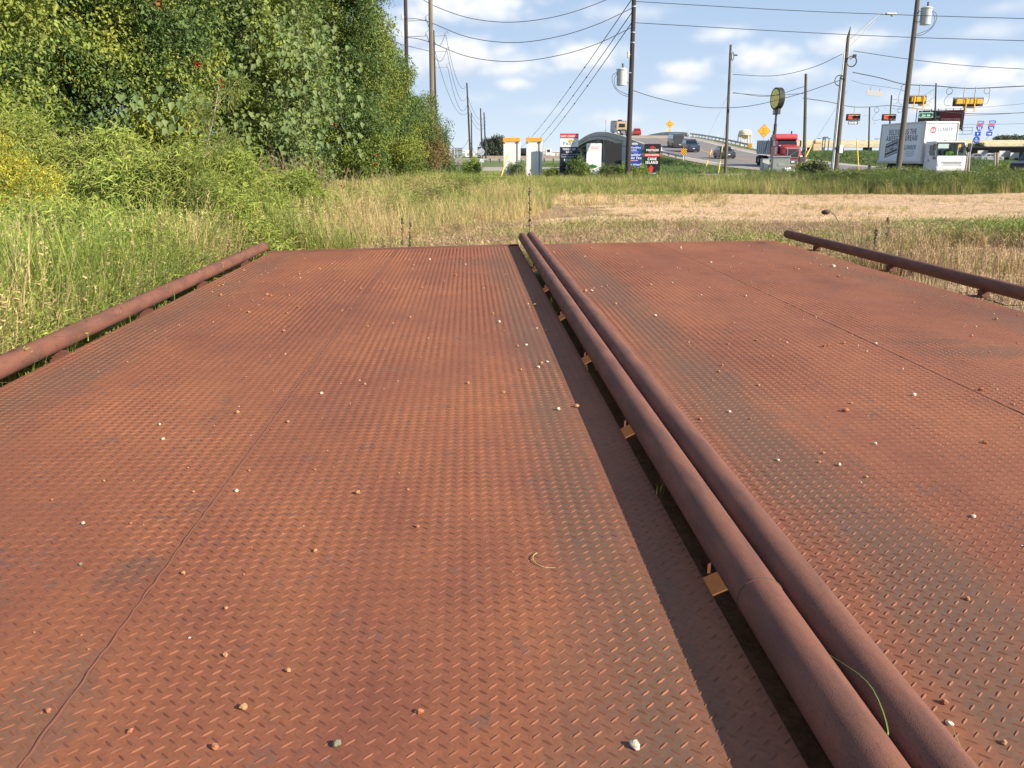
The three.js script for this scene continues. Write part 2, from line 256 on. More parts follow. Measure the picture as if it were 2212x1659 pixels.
// ================= the two truck scales =================
const DECK_Y = 0.40;
const rustA = tileNoise(7, 31), rustB = tileNoise(29, 32), rustC = tileNoise(113, 33), rustD = tileNoise(256, 34);
function rustColor(x, u, dark) { // x across, u along, in metres; dark: how much bare grey-brown steel shows here
  const big = fbm(x * 1.1 + 3, u * 0.55, 1, 4), mid = fbm(x * 4.2, u * 3.1, 4, 3), fine = rustD(x * 0.9, u * 0.9) - 0.5, f2 = rustC(x * 0.7, u * 0.7) - 0.5;
  const t = clamp(0.55 + big * 1.1 + mid * 0.45);
  let c = [lerp(0.184, 0.284, t), lerp(0.059, 0.100, t), lerp(0.030, 0.043, t)];
  const k = clamp(dark + mid * 0.55 * dark + fine * 0.25 * dark);
  c = [lerp(c[0], 0.105, k), lerp(c[1], 0.068, k), lerp(c[2], 0.046, k)];
  const ora = sstep(0.30, 0.52, fbm(x * 0.9 + 8, u * 0.8 + 3, 7, 4));
  c = [lerp(c[0], 0.36, ora * 0.5), lerp(c[1], 0.135, ora * 0.5), lerp(c[2], 0.045, ora * 0.5)];
  const sc = rustC(x * 0.45 + 0.2, u * 0.45), fl = sstep(0.78, 0.86, rustB(x * 0.31, u * 0.31) * 0.55 + sc * 0.5); // flakes of bare scale with an edge
  c = [lerp(c[0], 0.14, fl * 0.55), lerp(c[1], 0.07, fl * 0.55), lerp(c[2], 0.05, fl * 0.55)];
  const g = 1 + fine * 0.30 + f2 * 0.18;
  return [c[0] * g, c[1] * g, c[2] * g];
}
// greasy tyre tracks: bare grey-brown steel in ragged streaks where wheels ran
function stain(x, u, bands) { let k = 0; for (const [c, s, a] of bands) { const q = Math.abs(x - c - 0.06 * n3(u * 0.9, c * 3)) / s, rag = fbm(x * 7, u * 0.9, c, 3) * 0.9 + fbm(x * 26, u * 11, c + 2, 2) * 0.7; k = Math.max(k, a * sstep(1.7, 0.0, q + rag)); } return k; }
function deckTex(x0, x1, u0, u1, bands, patches) {
  const w = 1024, h = 2048;
  return dataTex(w, h, (a, b) => {
    const x = lerp(x0, x1, a), u = lerp(u0, u1, b);
    let dark = 0;
    dark = stain(x, u, bands);
    for (const [cx, cu, rx, ru, k] of patches) { const q = ((x - cx) / rx) ** 2 + ((u - cu) / ru) ** 2; dark = Math.max(dark, k * sstep(1.4, 0.2, q + fbm(x * 14, u * 14, 2, 3) * 1.4) * (0.55 + 0.9 * rustC(x * 1.3, u * 1.3))); }
    return rustColor(x, u, clamp(dark));
  }, null, true);
}
const rustBump = dataTex(512, 512, (u, v) => { const k = 0.4 * rustC(u, v) + 0.6 * rustD(u, v); return [k, k, k]; });
const pipeTex = dataTex(512, 1024, (u, v) => { // u round, v along
  const big = tileNoise6(u, v), f = rustD(u * 1.0, v * 2.0) - 0.5, m = rustB(u, v * 2) - 0.5, pit = rustD(u * 0.9 + 0.3, v * 1.7) > 0.88 ? 0.6 : 1;
  const t = clamp(0.5 + (big - 0.5) * 2.0 + m * 0.7); return [lerp(0.130, 0.19, t) * (1 + f * 0.25) * pit, lerp(0.054, 0.074, t) * (1 + f * 0.25) * pit, lerp(0.038, 0.046, t) * (1 + f * 0.25) * pit];
}, null, true);
function tileNoise6(u, v) { return 0.6 * rustA(u, v * 2) + 0.4 * rustB(u * 0.5, v); }
pipeTex.repeat.set(1, 1 / 3.2); const pipeBump = rustBump.clone(); pipeBump.repeat.set(1, 1 / 0.37); pipeBump.needsUpdate = true;
const pipeMat = new THREE.MeshPhysicalMaterial({ map: pipeTex, bumpMap: pipeBump, bumpScale: 0.0005, roughness: 0.82 });
const orangeRust = new THREE.MeshPhysicalMaterial({ map: dataTex(128, 128, (u, v) => { const t = rustB(u, v) * 0.6 + rustD(u * .5, v * .5) * 0.4; return [lerp(0.34, 0.52, t), lerp(0.135, 0.235, t), lerp(0.055, 0.095, t)]; }, null, true), roughness: 0.9 });
const beamRust = new THREE.MeshPhysicalMaterial({ map: pipeTex, roughness: 0.85 });

// one raised lug of the tread plate: a pointed lens about 30 mm long
const lugGeo = (() => {
  const L = 0.0165, Wd = 0.0040, h = 0.0028, P = [[-L, 0], [-L * 0.55, Wd * 0.8], [0, Wd], [L * 0.55, Wd * 0.8], [L, 0], [L * 0.55, -Wd * 0.8], [0, -Wd], [-L * 0.55, -Wd * 0.8]], T = [[-L * 0.5, 0], [0, 0], [L * 0.5, 0]];
  const pos = [...P.flatMap(([x, z]) => [x, -0.0004, z]), ...T.flatMap(([x, z], i) => [x, h * (i === 1 ? 1.05 : 0.95), z])];
  const idx = [0, 1, 8, 1, 2, 9, 1, 9, 8, 2, 3, 10, 2, 10, 9, 3, 4, 10, 4, 5, 10, 5, 6, 9, 5, 9, 10, 6, 7, 8, 6, 8, 9, 7, 0, 8];
  const g = new THREE.BufferGeometry(); g.setAttribute('position', new THREE.Float32BufferAttribute(pos, 3)); g.setIndex(idx); return toCreasedNormals(g, 0.35);
})();
const lugMats = [mat(0.205, 0.072, 0.038, 0.8), mat(0.18, 0.062, 0.035, 0.8), mat(0.23, 0.084, 0.043, 0.8)];
const lugWhite = mat(1, 1, 1, 0.75);

function scale(name, label, x0, x1, seam, uL, uR, u0, bands, patches, rails) {
  // the far end runs from (x0, uL) to (x1, uR): the deck is a touch out of square
  const s = thing(name, label, 'truck scale', V((x0 + x1) / 2, 0, -3), 0, 'truck scales side by side'), ox = -s.position.x, oz = 3;
  const put = (g) => g.translate(ox, 0, oz);
  const end = (x) => lerp(uL, uR, (x - x0) / (x1 - x0)), u1 = Math.max(uL, uR), tex = deckTex(x0, x1, u0, u1, bands, patches);
  const deckMat = new THREE.MeshPhysicalMaterial({ map: tex, roughness: 0.78, bumpMap: rustBump, bumpScale: 0.0006 });
  for (const [a, b] of [[x0, seam - 0.004], [seam + 0.004, x1]]) {       // two plates beside the seam
    const t = 0.012, c = [[a, -u0], [b, -u0], [b, -end(b)], [a, -end(a)]], pos = [], uv = [], idx = [];
    for (const y of [DECK_Y, DECK_Y - t]) for (const [x, z] of c) { pos.push(x, y, z); uv.push((x - x0) / (x1 - x0), (-z - u0) / (u1 - u0)); }
    idx.push(0, 1, 2, 0, 2, 3, 4, 6, 5, 4, 7, 6); for (let k = 0; k < 4; k++) { const n = (k + 1) % 4; idx.push(k, k + 4, n, n, k + 4, n + 4); }
    const g = new THREE.BufferGeometry(); g.setAttribute('position', new THREE.Float32BufferAttribute(pos, 3)); g.setAttribute('uv', new THREE.Float32BufferAttribute(uv, 2)); g.setIndex(idx);
    mesh('deck_plate', put(toCreasedNormals(g, 0.5)), deckMat, s);
  }
  { // weld bead lying in the seam, broken near the camera
    const r = rng(Math.round(x0 * 100) + 500), pts = []; for (let u = u0 + 1.5; u < end(seam) - 0.02; u += 0.035) pts.push(V(seam + (r() - 0.5) * 0.005, DECK_Y - 0.001 + (r() - 0.5) * 0.0025, -u));
    mesh('weld_bead', put(tube(pts, 0.0042, pts.length * 2, 6)), mat(0.16, 0.06, 0.038, 0.85), s);
    mesh('seam_strip', put(box(0.02, 0.004, end(seam) - u0 - 0.1, seam, DECK_Y - 0.012, -(u0 + end(seam)) / 2)), beamRust, s);
  }
  // frame under the deck
  const L = Math.min(uL, uR) - u0, zc = -(u0 + Math.min(uL, uR)) / 2;
  for (const x of [x0 + 0.05, lerp(x0, x1, 0.35), lerp(x0, x1, 0.65), x1 - 0.05]) mesh('main_beam', put(merge([box(0.012, 0.30, L - 0.1, x, DECK_Y - 0.165, zc), box(0.09, 0.012, L - 0.1, x, DECK_Y - 0.318, zc)])), beamRust, s);
  mesh('end_beam', put(quadBox(V(x0, DECK_Y - 0.32, -uL - 0.004), V(x1, DECK_Y - 0.32, -uR - 0.004), x0 < 0 ? 0.338 : 0.31, 0.06)), beamRust, s);
  for (const u of [u0 + 0.3, 4.2, 9.8]) mesh('footing', put(rbox(x1 - x0 - 0.5, 0.11, 0.4, (x0 + x1) / 2, 0.045, -u, 0.02)), mat(0.4, 0.38, 0.34, 0.95), s);
  // tread lugs: the few hundred that show largest one by one, the rest together
  const a = 0.044, r = rng(Math.round(x0 * 10) + 99), near = [], far = [];
  for (let u = 0.95, j = 0; u < u1; u += a / 2, j++) for (let x = x0 + 0.012 + (j % 2) * a / 2; x < x1 - 0.01; x += a) {
    if (u > end(x) - 0.02 || Math.abs(x - seam) < 0.014) continue;
    const m = new THREE.Matrix4().makeRotationY((j % 2 ? 1 : -1) * (0.72 + (r() - 0.5) * 0.06)); const k = 0.93 + r() * 0.14; const wear = clamp(0.8 + 1.1 * fbm(x * 1.7, u * 0.8, 12, 3), 0.35, 1.15); m.scale(V(k, wear * (0.85 + r() * 0.3), k * (0.8 + 0.25 * wear))); m.setPosition(x + ox + (r() - 0.5) * 0.001, DECK_Y, -u + oz);
    const [X, d] = toXD(V(x, DECK_Y, -u)), vis = Math.abs(X / d) < 0.615 && d > 1.62; (vis ? near : far).push([d + (vis ? 0 : 50), m, x, u]);
  }
  near.sort((p, q) => p[0] - q[0]);
  for (const q of near.slice(0, 300)) { const l = mesh('tread_lug', lugGeo, lugMats[Math.floor(r() * 3)], s); q[1].decompose(l.position, l.quaternion, l.scale); }
  const rest = [...near.slice(300), ...far.filter((q) => q[3] > 0.9)], im = new THREE.InstancedMesh(lugGeo, lugWhite, rest.length), c = new THREE.Color();
  rest.forEach((q, i) => { im.setMatrixAt(i, q[1]); const rc = rustColor(q[2], q[3], 0); im.setColorAt(i, c.setRGB(rc[0] * 0.88, rc[1] * 0.86, rc[2] * 0.86)); });
  im.name = 'tread_lugs'; im.userData.kind = 'stuff'; im.castShadow = im.receiveShadow = true; s.add(im);
  // pipe rails with their brackets
  for (const R of rails) {
    const rail = new THREE.Group(); rail.name = 'pipe_rail'; s.add(rail);
    const ra = 0.0605, ri = 0.053, len = R.u1 - R.u0, sg = 48, og = new THREE.CylinderGeometry(ra, ra, len, sg, 1, true), ig = new THREE.CylinderGeometry(ri, ri, len, sg, 1, true);
    for (const g of [og, ig]) { const uv = g.attributes.uv; for (let i = 0; i < uv.count; i++) uv.setY(i, uv.getY(i) * len + R.x); }
    const rings = [-1, 1].map((k) => new THREE.RingGeometry(ri, ra, sg).rotateX(-k * Math.PI / 2).translate(0, k * len / 2, 0));
    mesh('pipe', put(merge([og, ig, ...rings]).rotateX(-Math.PI / 2).translate(R.x, DECK_Y + R.h, -R.u0 - len / 2)), pipeMat, rail);
    for (const [u, dz] of R.weld ?? []) mesh('weld_ring', put(tr(new THREE.TorusGeometry(ra - 0.0008, 0.0032, 6, 40), R.x, DECK_Y + R.h, -u)), mat(0.09, 0.05, 0.045, 0.8), rail);
    for (const u of R.brackets) {
      if (R.inner) {
        const dx = R.inner;                                              // lit plate low in the gap, and a web up to the pipe
        if (dx > 0) mesh('bracket', put(merge([tr(box(0.09, 0.008, 0.075), R.x + dx * 0.010, DECK_Y - 0.100, -u, 0.35, 0, dx * 0.58)])), orangeRust, rail);
        mesh('bracket_web', put(merge([box(0.01, R.h + 0.06, 0.07, R.x + dx * 0.01, DECK_Y - 0.03 + R.h / 2 - 0.045, -u - 0.11)])), beamRust, rail);
      } else { const dx = R.side; mesh('bracket', put(merge([box(0.10, 0.075, 0.010, R.x - dx * 0.03, DECK_Y + R.h - 0.085, -u), tr(box(0.17, 0.010, 0.09), R.x - dx * 0.07, DECK_Y - 0.045, -u)])), u === R.pale ? mat(0.42, 0.44, 0.45, 0.8) : beamRust, rail); }
    }
  }
  return s;
}
function quadBox(a, b, h, t) { const d = b.clone().sub(a), l = Math.hypot(d.x, d.z), g = new THREE.BoxGeometry(l, h, t).translate(l / 2, h / 2, -t / 2 - 0.002); g.rotateY(-Math.atan2(d.z, d.x)); return g.translate(a.x, a.y, a.z); }
scale('truck_scale', 'rusty tread plate scale deck with the plain grass-edged pipe rail', -2.50, 0.672, -0.925, 10.55, 11.22, -0.8,
  [[0.40, 0.16, 0.7], [-2.28, 0.22, 0.68]], [[-1.02, 2.28, 0.09, 0.13, 0.5], [-0.98, 2.75, 0.06, 0.06, 0.4], [-0.98, 1.60, 0.13, 0.30, 0.42], [-1.5, 2.15, 0.20, 0.16, 0.45], [0.05, 9.6, 0.35, 0.5, 0.45], [-1.5, 1.75, 0.22, 0.15, 0.4]],
  [{ x: -2.60, h: 0.058, u0: -0.8, u1: 10.75, side: -1, brackets: [0.75, 2.25, 3.75, 5.2, 6.65, 8.1, 9.7], weld: [[3.92], [9.05]] }, { x: 0.748, h: 0.078, u0: -0.8, u1: 11.6, weld: [[1.9], [8.0]], inner: 1, brackets: [0.85, 2.3, 3.78, 5.23, 6.7, 8.15, 9.6] }]);
scale('truck_scale', 'rusty tread plate scale deck beside the gravel with a dark shaded pipe rail', 0.95, 4.34, 2.63, 11.45, 11.75, -0.8,
  [[1.28, 0.21, 0.74], [4.05, 0.2, 0.5]], [[3.3, 4.9, 0.5, 0.16, 0.55], [3.05, 5.2, 0.3, 0.10, 0.5], [3.7, 4.6, 0.35, 0.2, 0.6]],
  [{ x: 0.873, h: 0.078, u0: -0.8, u1: 11.75, weld: [[5.4]], inner: -1, brackets: [0.85, 2.3, 3.78, 5.23, 6.7, 8.15, 9.6] }, { x: 4.66, h: 0.062, u0: -0.8, u1: 12.05, side: 1, brackets: [0.8, 2.4, 4.0, 5.6, 7.2, 8.9, 10.9] }]);

// ---- pebbles on the decks ----
{
  const r = rng(4242), geos = [];
  for (let k = 0; k < 6; k++) { const g = new THREE.IcosahedronGeometry(1, 1), p = g.attributes.position; const s = [1, 0.6 + r() * 0.25, 0.7 + r() * 0.3], q = V(0, 0, 0); for (let i = 0; i < p.count; i++) { q.fromBufferAttribute(p, i); const f = 1 + 0.55 * n3(q.x * 1.3 + k * 9, q.y * 1.3, q.z * 1.3); p.setXYZ(i, q.x * f * s[0], q.y * f * s[1], q.z * f * s[2]); } g.computeVertexNormals(); geos.push(g); }
  const kinds = { tan: mat(0.40, 0.215, 0.095, 0.85, { flatShading: true }), orange: mat(0.36, 0.135, 0.06, 0.85, { flatShading: true }), white: mat(0.62, 0.54, 0.42, 0.8), grey: mat(0.19, 0.175, 0.12, 0.9) };
  const where = (x) => (x < 0.7 ? 'rusty scale deck with the grass-edged rail' : 'rusty scale deck beside the gravel');
  const put = (x, u, size, kind) => { const m = mesh('pebble', geos[Math.floor(r() * 6)], kinds[kind]); size *= 0.85; m.scale.setScalar(size); m.rotation.set((r() - .5) * 0.5, r() * 6.28, (r() - .5) * 0.5); m.position.set(x, DECK_Y + size * 0.62, -u); tag(m, 'small ' + kind + ' pebble lying on the ' + where(x), 'pebble', kind + ' pebbles on the ' + where(x)); };
  // those that can be placed by the photograph: px, py, size, kind (on the deck's plane)
  const onDeck = (px, py) => { const b = (CY - py) / F, dn = sP - b * cP, k = (EYE - DECK_Y) / dn, Z = k * (cP + b * sP), X = (px - CX) / F * k; return V(0, 0, 0).addScaledVector(RIGHT, X).addScaledVector(FWD, Z); };
  const spots = [[1371, 1615, .014, 'white'], [728, 1611, .011, 'grey'], [526, 1531, .011, 'tan'], [906, 1540, .010, 'orange'], [465, 1617, .010, 'orange'], [282, 1582, .008, 'orange'], [487, 1417, .008, 'tan'], [623, 1451, .008, 'tan'], [489, 1315, .007, 'tan'], [105, 1538, .008, 'orange'], [396, 1240, .009, 'tan'], [681, 1192, .008, 'tan'], [902, 1139, .009, 'orange'], [773, 1067, .013, 'tan'], [511, 1062, .008, 'white'], [180, 1132, .007, 'white'], [174, 1221, .007, 'grey'],
    [112, 1081, .006, 'orange'], [283, 1132, .006, 'orange'], [418, 1064, .007, 'tan'], [538, 1018, .007, 'orange'], [680, 1016, .007, 'orange'], [820, 1031, .006, 'orange'], [352, 950, .009, 'white'], [345, 918, .008, 'white'], [513, 893, .012, 'tan'], [622, 913, .010, 'tan'], [225, 1040, .006, 'tan'], [1088, 849, .010, 'tan'], [1206, 886, .013, 'white'], [1246, 880, .014, 'tan'], [1137, 747, .012, 'white'], [1182, 783, .010, 'white'], [1163, 795, .012, 'white'], [1125, 800, .010, 'tan'], [1155, 660, .016, 'tan'], [1159, 711, .010, 'white'], [1170, 787, .013, 'tan'], [1011, 829, .010, 'tan'], [695, 851, .011, 'white'], [788, 831, .009, 'tan'], [1264, 631, .022, 'tan'], [1278, 629, .014, 'white'], [1272, 636, .012, 'grey'], [1330, 658, .014, 'tan'], [1332, 746, .008, 'tan'], [1487, 740, .008, 'tan'], [1576, 891, .010, 'white'], [1621, 906, .008, 'tan'], [1812, 1006, .011, 'white'], [2103, 1118, .010, 'white'], [2040, 1520, .010, 'orange'], [2168, 1607, .008, 'tan'], [2050, 1566, .009, 'white'], [1960, 1497, .009, 'orange'], [2090, 1296, .009, 'orange'], [1871, 1032, .008, 'tan'], [1800, 577, .024, 'white'], [1772, 574, .014, 'tan'], [1770, 1000, .008, 'tan'], [1890, 960, .009, 'white'], [1560, 790, .010, 'orange'], [1668, 771, .008, 'tan'], [1700, 741, .008, 'white']];
  for (const [px, py, s, k] of spots) { const p = onDeck(px, py); put(p.x, -p.z, s, k); }
  let n = 0; const kk = ['tan', 'tan', 'orange', 'white', 'tan', 'orange'];
  while (n < 105) { const x = -2.4 + r() * 2.95, u = 4.5 + Math.sqrt(r()) * 5.6; put(x, u, 0.006 + r() * r() * 0.013, kk[Math.floor(r() * 6)]); n++; }
  n = 0; while (n < 120) { const x = 1.05 + r() * 3.2, u = 2.2 + Math.pow(r(), 0.8) * 9; put(x, u, 0.006 + r() * r() * 0.014, kk[Math.floor(r() * 6)]); n++; }
  { // fine grit that nobody could count
    const g = new THREE.IcosahedronGeometry(1, 0), N = 620, im = new THREE.InstancedMesh(g, mat(1, 1, 1, 0.9), N), m = new THREE.Matrix4(), c = new THREE.Color();
    for (let i = 0; i < N; i++) { const left = r() < 0.45, x = left ? -2.4 + r() * 2.95 : 1.05 + r() * 3.2, u = 1.5 + Math.pow(r(), 0.7) * 9, s = 0.0022 + r() * r() * 0.0045, k = 0.7 + r() * 0.5; m.makeRotationY(r() * 6.28).scale(V(s, s * 0.7, s * (0.7 + r() * 0.5))); m.setPosition(x, DECK_Y + s * 0.5, -u); im.setMatrixAt(i, m); im.setColorAt(i, r() < 0.3 ? c.setRGB(0.6 * k, 0.52 * k, 0.4 * k) : c.setRGB(0.42 * k, 0.22 * k, 0.1 * k)); }
    im.name = numbered('deck_grit'); scene.add(im); tag(im, 'fine grit sprinkled over both rusty scale decks', 'grit', undefined, 'stuff');
  }
  // a curled dry stem and two green blades
  const st = onDeck(1165, 1205), c0 = [[1160, 1196], [1152, 1204], [1152, 1214], [1162, 1222], [1180, 1226], [1200, 1226]].map(([a, b], i) => onDeck(a, b).setY(DECK_Y + 0.003 + 0.004 * Math.sin(i)));
  tag(mesh('dry_stem', tube(c0, 0.0016, 24, 5), mat(0.42, 0.36, 0.14, 0.8)), 'curled dry straw stem on the rusty deck', 'stem');
  const blade = (pts, w, m, label) => { const cv = new THREE.CatmullRomCurve3(pts), n = 22, pos = [], idx = []; for (let i = 0; i <= n; i++) { const t = i / n, p = cv.getPoint(t), ww = w * (1 - t * 0.9); pos.push(p.x - ww, p.y, p.z, p.x, p.y - ww * 0.5, p.z, p.x + ww, p.y, p.z); if (i) for (let k = 0; k < 2; k++) { const a = (i - 1) * 3 + k, b = i * 3 + k; idx.push(a, a + 1, b, a + 1, b + 1, b); } } const g = new THREE.BufferGeometry(); g.setAttribute('position', new THREE.Float32BufferAttribute(pos, 3)); g.setIndex(idx); g.computeVertexNormals(); tag(mesh('grass_blade', g, m), label, 'grass blade'); };
  const gm = mat(0.14, 0.22, 0.035, 0.6, { side: THREE.DoubleSide });
  blade([V(0.79, 0.30, -1.55), V(0.79, 0.48, -1.62), V(0.775, 0.592, -1.70), V(0.765, 0.605, -1.88), V(0.755, 0.60, -2.08)].map((p, i) => (i < 2 ? p : W([1918, 1880, 1778][i - 2], [1590, 1480, 1405][i - 2], [1.60, 1.72, 1.86][i - 2]))), 0.003, gm, 'long green grass blade arching over the twin pipe rails');
  blade([V(0.955, 0.40, -1.52), W(2092, 1650, 1.62), W(2070, 1600, 1.66), W(2050, 1550, 1.74)], 0.002, mat(0.30, 0.28, 0.07, 0.6, { side: THREE.DoubleSide }), 'thin yellowed grass blade beside the twin pipe rails');
}

// ================= utility poles, wires and traffic signals =================
const woodTex = (() => { const a = tileNoise(48, 41), b = tileNoise(200, 42); return dataTex(256, 512, (u, v) => { const k = 0.55 + 0.5 * (a(u, v * 0.12) - 0.5) + 0.4 * (b(u, v * 0.06) - 0.5) + 0.25 * (a(u * 0.4, v * 0.8) - 0.5); return [k, k, k]; }, [1, 0.25]); })();
const poleDark = new THREE.MeshPhysicalMaterial({ map: woodTex, color: new THREE.Color(0.075, 0.056, 0.05), roughness: 0.9 }), poleTan = new THREE.MeshPhysicalMaterial({ map: woodTex, color: new THREE.Color(0.33, 0.275, 0.21), roughness: 0.9 }), poleGrey = new THREE.MeshPhysicalMaterial({ map: woodTex, color: new THREE.Color(0.20, 0.168, 0.128), roughness: 0.9 });
const galv = mat(0.45, 0.46, 0.47, 0.5, { metalness: 0.35 }), tankM = mat(0.50, 0.53, 0.53, 0.45), cableM = mat(0.045, 0.045, 0.05, 0.7), porcelain = mat(0.36, 0.40, 0.44, 0.35), blackM = mat(0.02, 0.02, 0.022, 0.6), yellowGuard = mat(0.78, 0.52, 0.06, 0.5);
const dGround = (px, py) => EYE / ((py - HORIZON) * cP / F);
// a pole from its foot column to its head column; sink hides the foot in the ground
function pole(px0, px1, d, pyTop, r0, r1, m, label, pointed) {
  const foot = at(px0, d, 0); foot.y = groundH(...toXD(foot)) - 0.3; const top = W(px1, pyTop, d);
  const g = thing('utility_pole', label, 'utility pole', foot, 0, 'wooden utility poles');
  const b = top.clone().sub(foot), geo = bar(V(0, 0, 0), b, r0, r1, 14);
  mesh('shaft', pointed ? [geo, bar(b, b.clone().add(V(0.10, 0.75, 0)), r1, 0.02, 10)] : geo, m, g);
  g.userData.top = top; g.userData.along = (py) => { const t = (hAt(py, d) - foot.y) / b.y; return b.clone().multiplyScalar(t); };
  return g;
}
const isl = (g, py, dir, len = 0.7, kind = 0) => { // stand-off insulator arm at the row py of pole g
  const p = g.userData.along(py), a = p.clone(), b = p.clone().add(V(dir * len, 0.06, 0));
  const arm = new THREE.Group(); arm.name = 'insulator_arm'; g.add(arm);
  mesh('bracket', bar(a, b, 0.035, 0.03, 6), galv, arm);
  mesh('insulator', merge([0, 0.08, 0.16].map((y) => cyl(0.05, 0.075, 0.06, b.x, b.y + 0.06 + y, b.z, 10))), porcelain, arm);
  if (kind) { const q = [b.clone().add(V(0, .22, 0)), b.clone().add(V(dir * .22, .42, 0)), b.clone().add(V(dir * .28, .12, 0))]; mesh('jumper_wire', tube(q, 0.014, 10, 5), cableM, arm); }
  return b.add(g.position).add(V(0, 0.26, 0));
};
function cutout(g, py, dir) { const p = g.userData.along(py); mesh('fuse_cutout', merge([rbox(0.14, 0.42, 0.14, p.x + dir * 0.26, p.y, p.z + 0.1, 0.04), bar(p, p.clone().add(V(dir * 0.26, 0, 0.1)), 0.03, 0.03, 6)]), mat(0.6, 0.6, 0.58, 0.4), g); }
function transformer(g, py, dir, s = 1) {
  const p = g.userData.along(py).add(V(dir * 0.62 * s, 0, 0.05)), t = new THREE.Group(); t.name = 'transformer'; g.add(t); t.position.copy(p);
  mesh('tank', merge([cyl(0.33 * s, 0.31 * s, 0.95 * s, 0, 0, 0, 24), cyl(0.36 * s, 0.36 * s, 0.05 * s, 0, 0.48 * s, 0, 24), cyl(0.22 * s, 0.34 * s, 0.08 * s, 0, 0.54 * s, 0, 24), box(0.06, 0.7 * s, 0.05, -dir * 0.33 * s, 0, 0)]), tankM, t);
  mesh('bushing', merge([0, 1, 2, 3].map((i) => cyl(0.05 * s, 0.08 * s, 0.07 * s, 0.05, (0.60 + i * 0.075) * s, 0, 10))), mat(0.16, 0.12, 0.10, 0.35), t);
  for (const y of [0.3, -0.3]) mesh('hanger', box(0.38 * s, 0.05, 0.08, -dir * 0.42 * s, y * s, 0), galv, t);
  mesh('lead_wire', [tube([V(dir * .3 * s, .35 * s, .1), V(dir * .62 * s, .1, .12), V(dir * .5 * s, -.55 * s, .12), V(-dir * .1, -1.05 * s, .1), V(-dir * .6 * s, -1.15 * s, 0)], 0.016, 20, 5), tube([V(dir * .3 * s, .3 * s, .1), V(dir * .5 * s, -.1, .16), V(dir * .35 * s, -.65 * s, .16), V(-dir * .6 * s, -1.1 * s, 0)], 0.016, 20, 5)], cableM, t);
}
const PL = {
  a: pole(882, 875, 62, -60, 0.17, 0.13, poleDark, 'dark utility pole rising behind the vine-covered trees'),
  b: pole(936, 929, 54, -60, 0.16, 0.14, poleTan, 'tan utility pole standing at the end of the tree line'),
  c: pole(944, 936, 84, 66, 0.17, 0.12, poleDark, 'dark utility pole just behind the tan pole'),
  d: pole(1017, 1008.5, 128, 179, 0.17, 0.11, poleDark, 'thin dark pole by the weathered concrete wall'),
  e: pole(1019.5, 1018, 190, 244, 0.17, 0.12, poleDark, 'thin dark pole behind the pole by the concrete wall'),
  f: pole(1042, 1038, 165, 234, 0.17, 0.12, poleDark, 'dark pole with white insulators beside its twin'),
  g: pole(1050, 1045.5, 170, 243, 0.17, 0.12, poleDark, 'dark pole with white insulators near the round trees'),
  h: pole(1355.5, 1371, 53, -40, 0.17, 0.135, poleDark, 'dark pole with grey transformer in front of the blue sign'),
  i: pole(1567, 1578.5, 65, 97, 0.13, 0.09, poleGrey, 'bare weathered pole in the weeds before the dark sedan'),
  j: pole(1737, 1741, 62, 160, 0.13, 0.10, poleGrey, 'short weathered pole beside the grey utility cabinets'),
  k: pole(1805, 1832, 58, 82, 0.16, 0.11, poleGrey, 'leaning grey pole carrying a street light arm', true),
  l: pole(1938, 1987, 52, -40, 0.18, 0.14, poleGrey, 'large leaning pole with transformer before the box truck'),
  m: pole(1876, 1878.5, 150, 232, 0.16, 0.11, poleDark, 'far dark pole behind the box truck, lowest of three'),
  n: pole(1917, 1926, 140, 206, 0.17, 0.11, poleDark, 'far dark pole behind the box truck with bent top bracket'),
  o: pole(2017, 2022, 140, 180, 0.17, 0.11, poleDark, 'far dark pole behind the green highway name sign'),
};
// hardware
transformer(PL.h, 168, -1, 1.0); cutout(PL.h, 118, -1); transformer(PL.l, 36, 1, 1.0);
mesh('steel_band', merge([70, 92, 14].map((py) => { const p = PL.h.userData.along(py); return cyl(0.155, 0.155, 0.06, p.x, p.y, p.z, 14); })), galv, PL.h);
for (const [q, py] of [[PL.a, 40], [PL.a, 78]]) { cutout(q, py - 4, -1); }
const A1 = isl(PL.a, 45, 1, 1.5, 1), A2 = isl(PL.a, 79, 1, 1.5, 1);
const C0 = isl(PL.c, 78, 1, 1.2, 1), C1 = isl(PL.c, 112, 1, 1.3, 1), C2 = isl(PL.c, 146, 1, 1.3, 1);
const E1 = isl(PL.e, 260, -1, 0.5), F1 = isl(PL.f, 256, 1, 1.0), F2 = isl(PL.f, 264, 1, 1.0), F3 = isl(PL.f, 272, 1, 1.0); isl(PL.g, 256, -1, 0.8); isl(PL.g, 264, -1, 0.8); isl(PL.g, 273, -1, 0.8);
for (const [q, py, s] of [[PL.m, 250, -1], [PL.m, 268, 1], [PL.n, 224, 1], [PL.n, 236, -1], [PL.o, 205, -1], [PL.o, 222, -1]]) isl(q, py, s, 1.0);
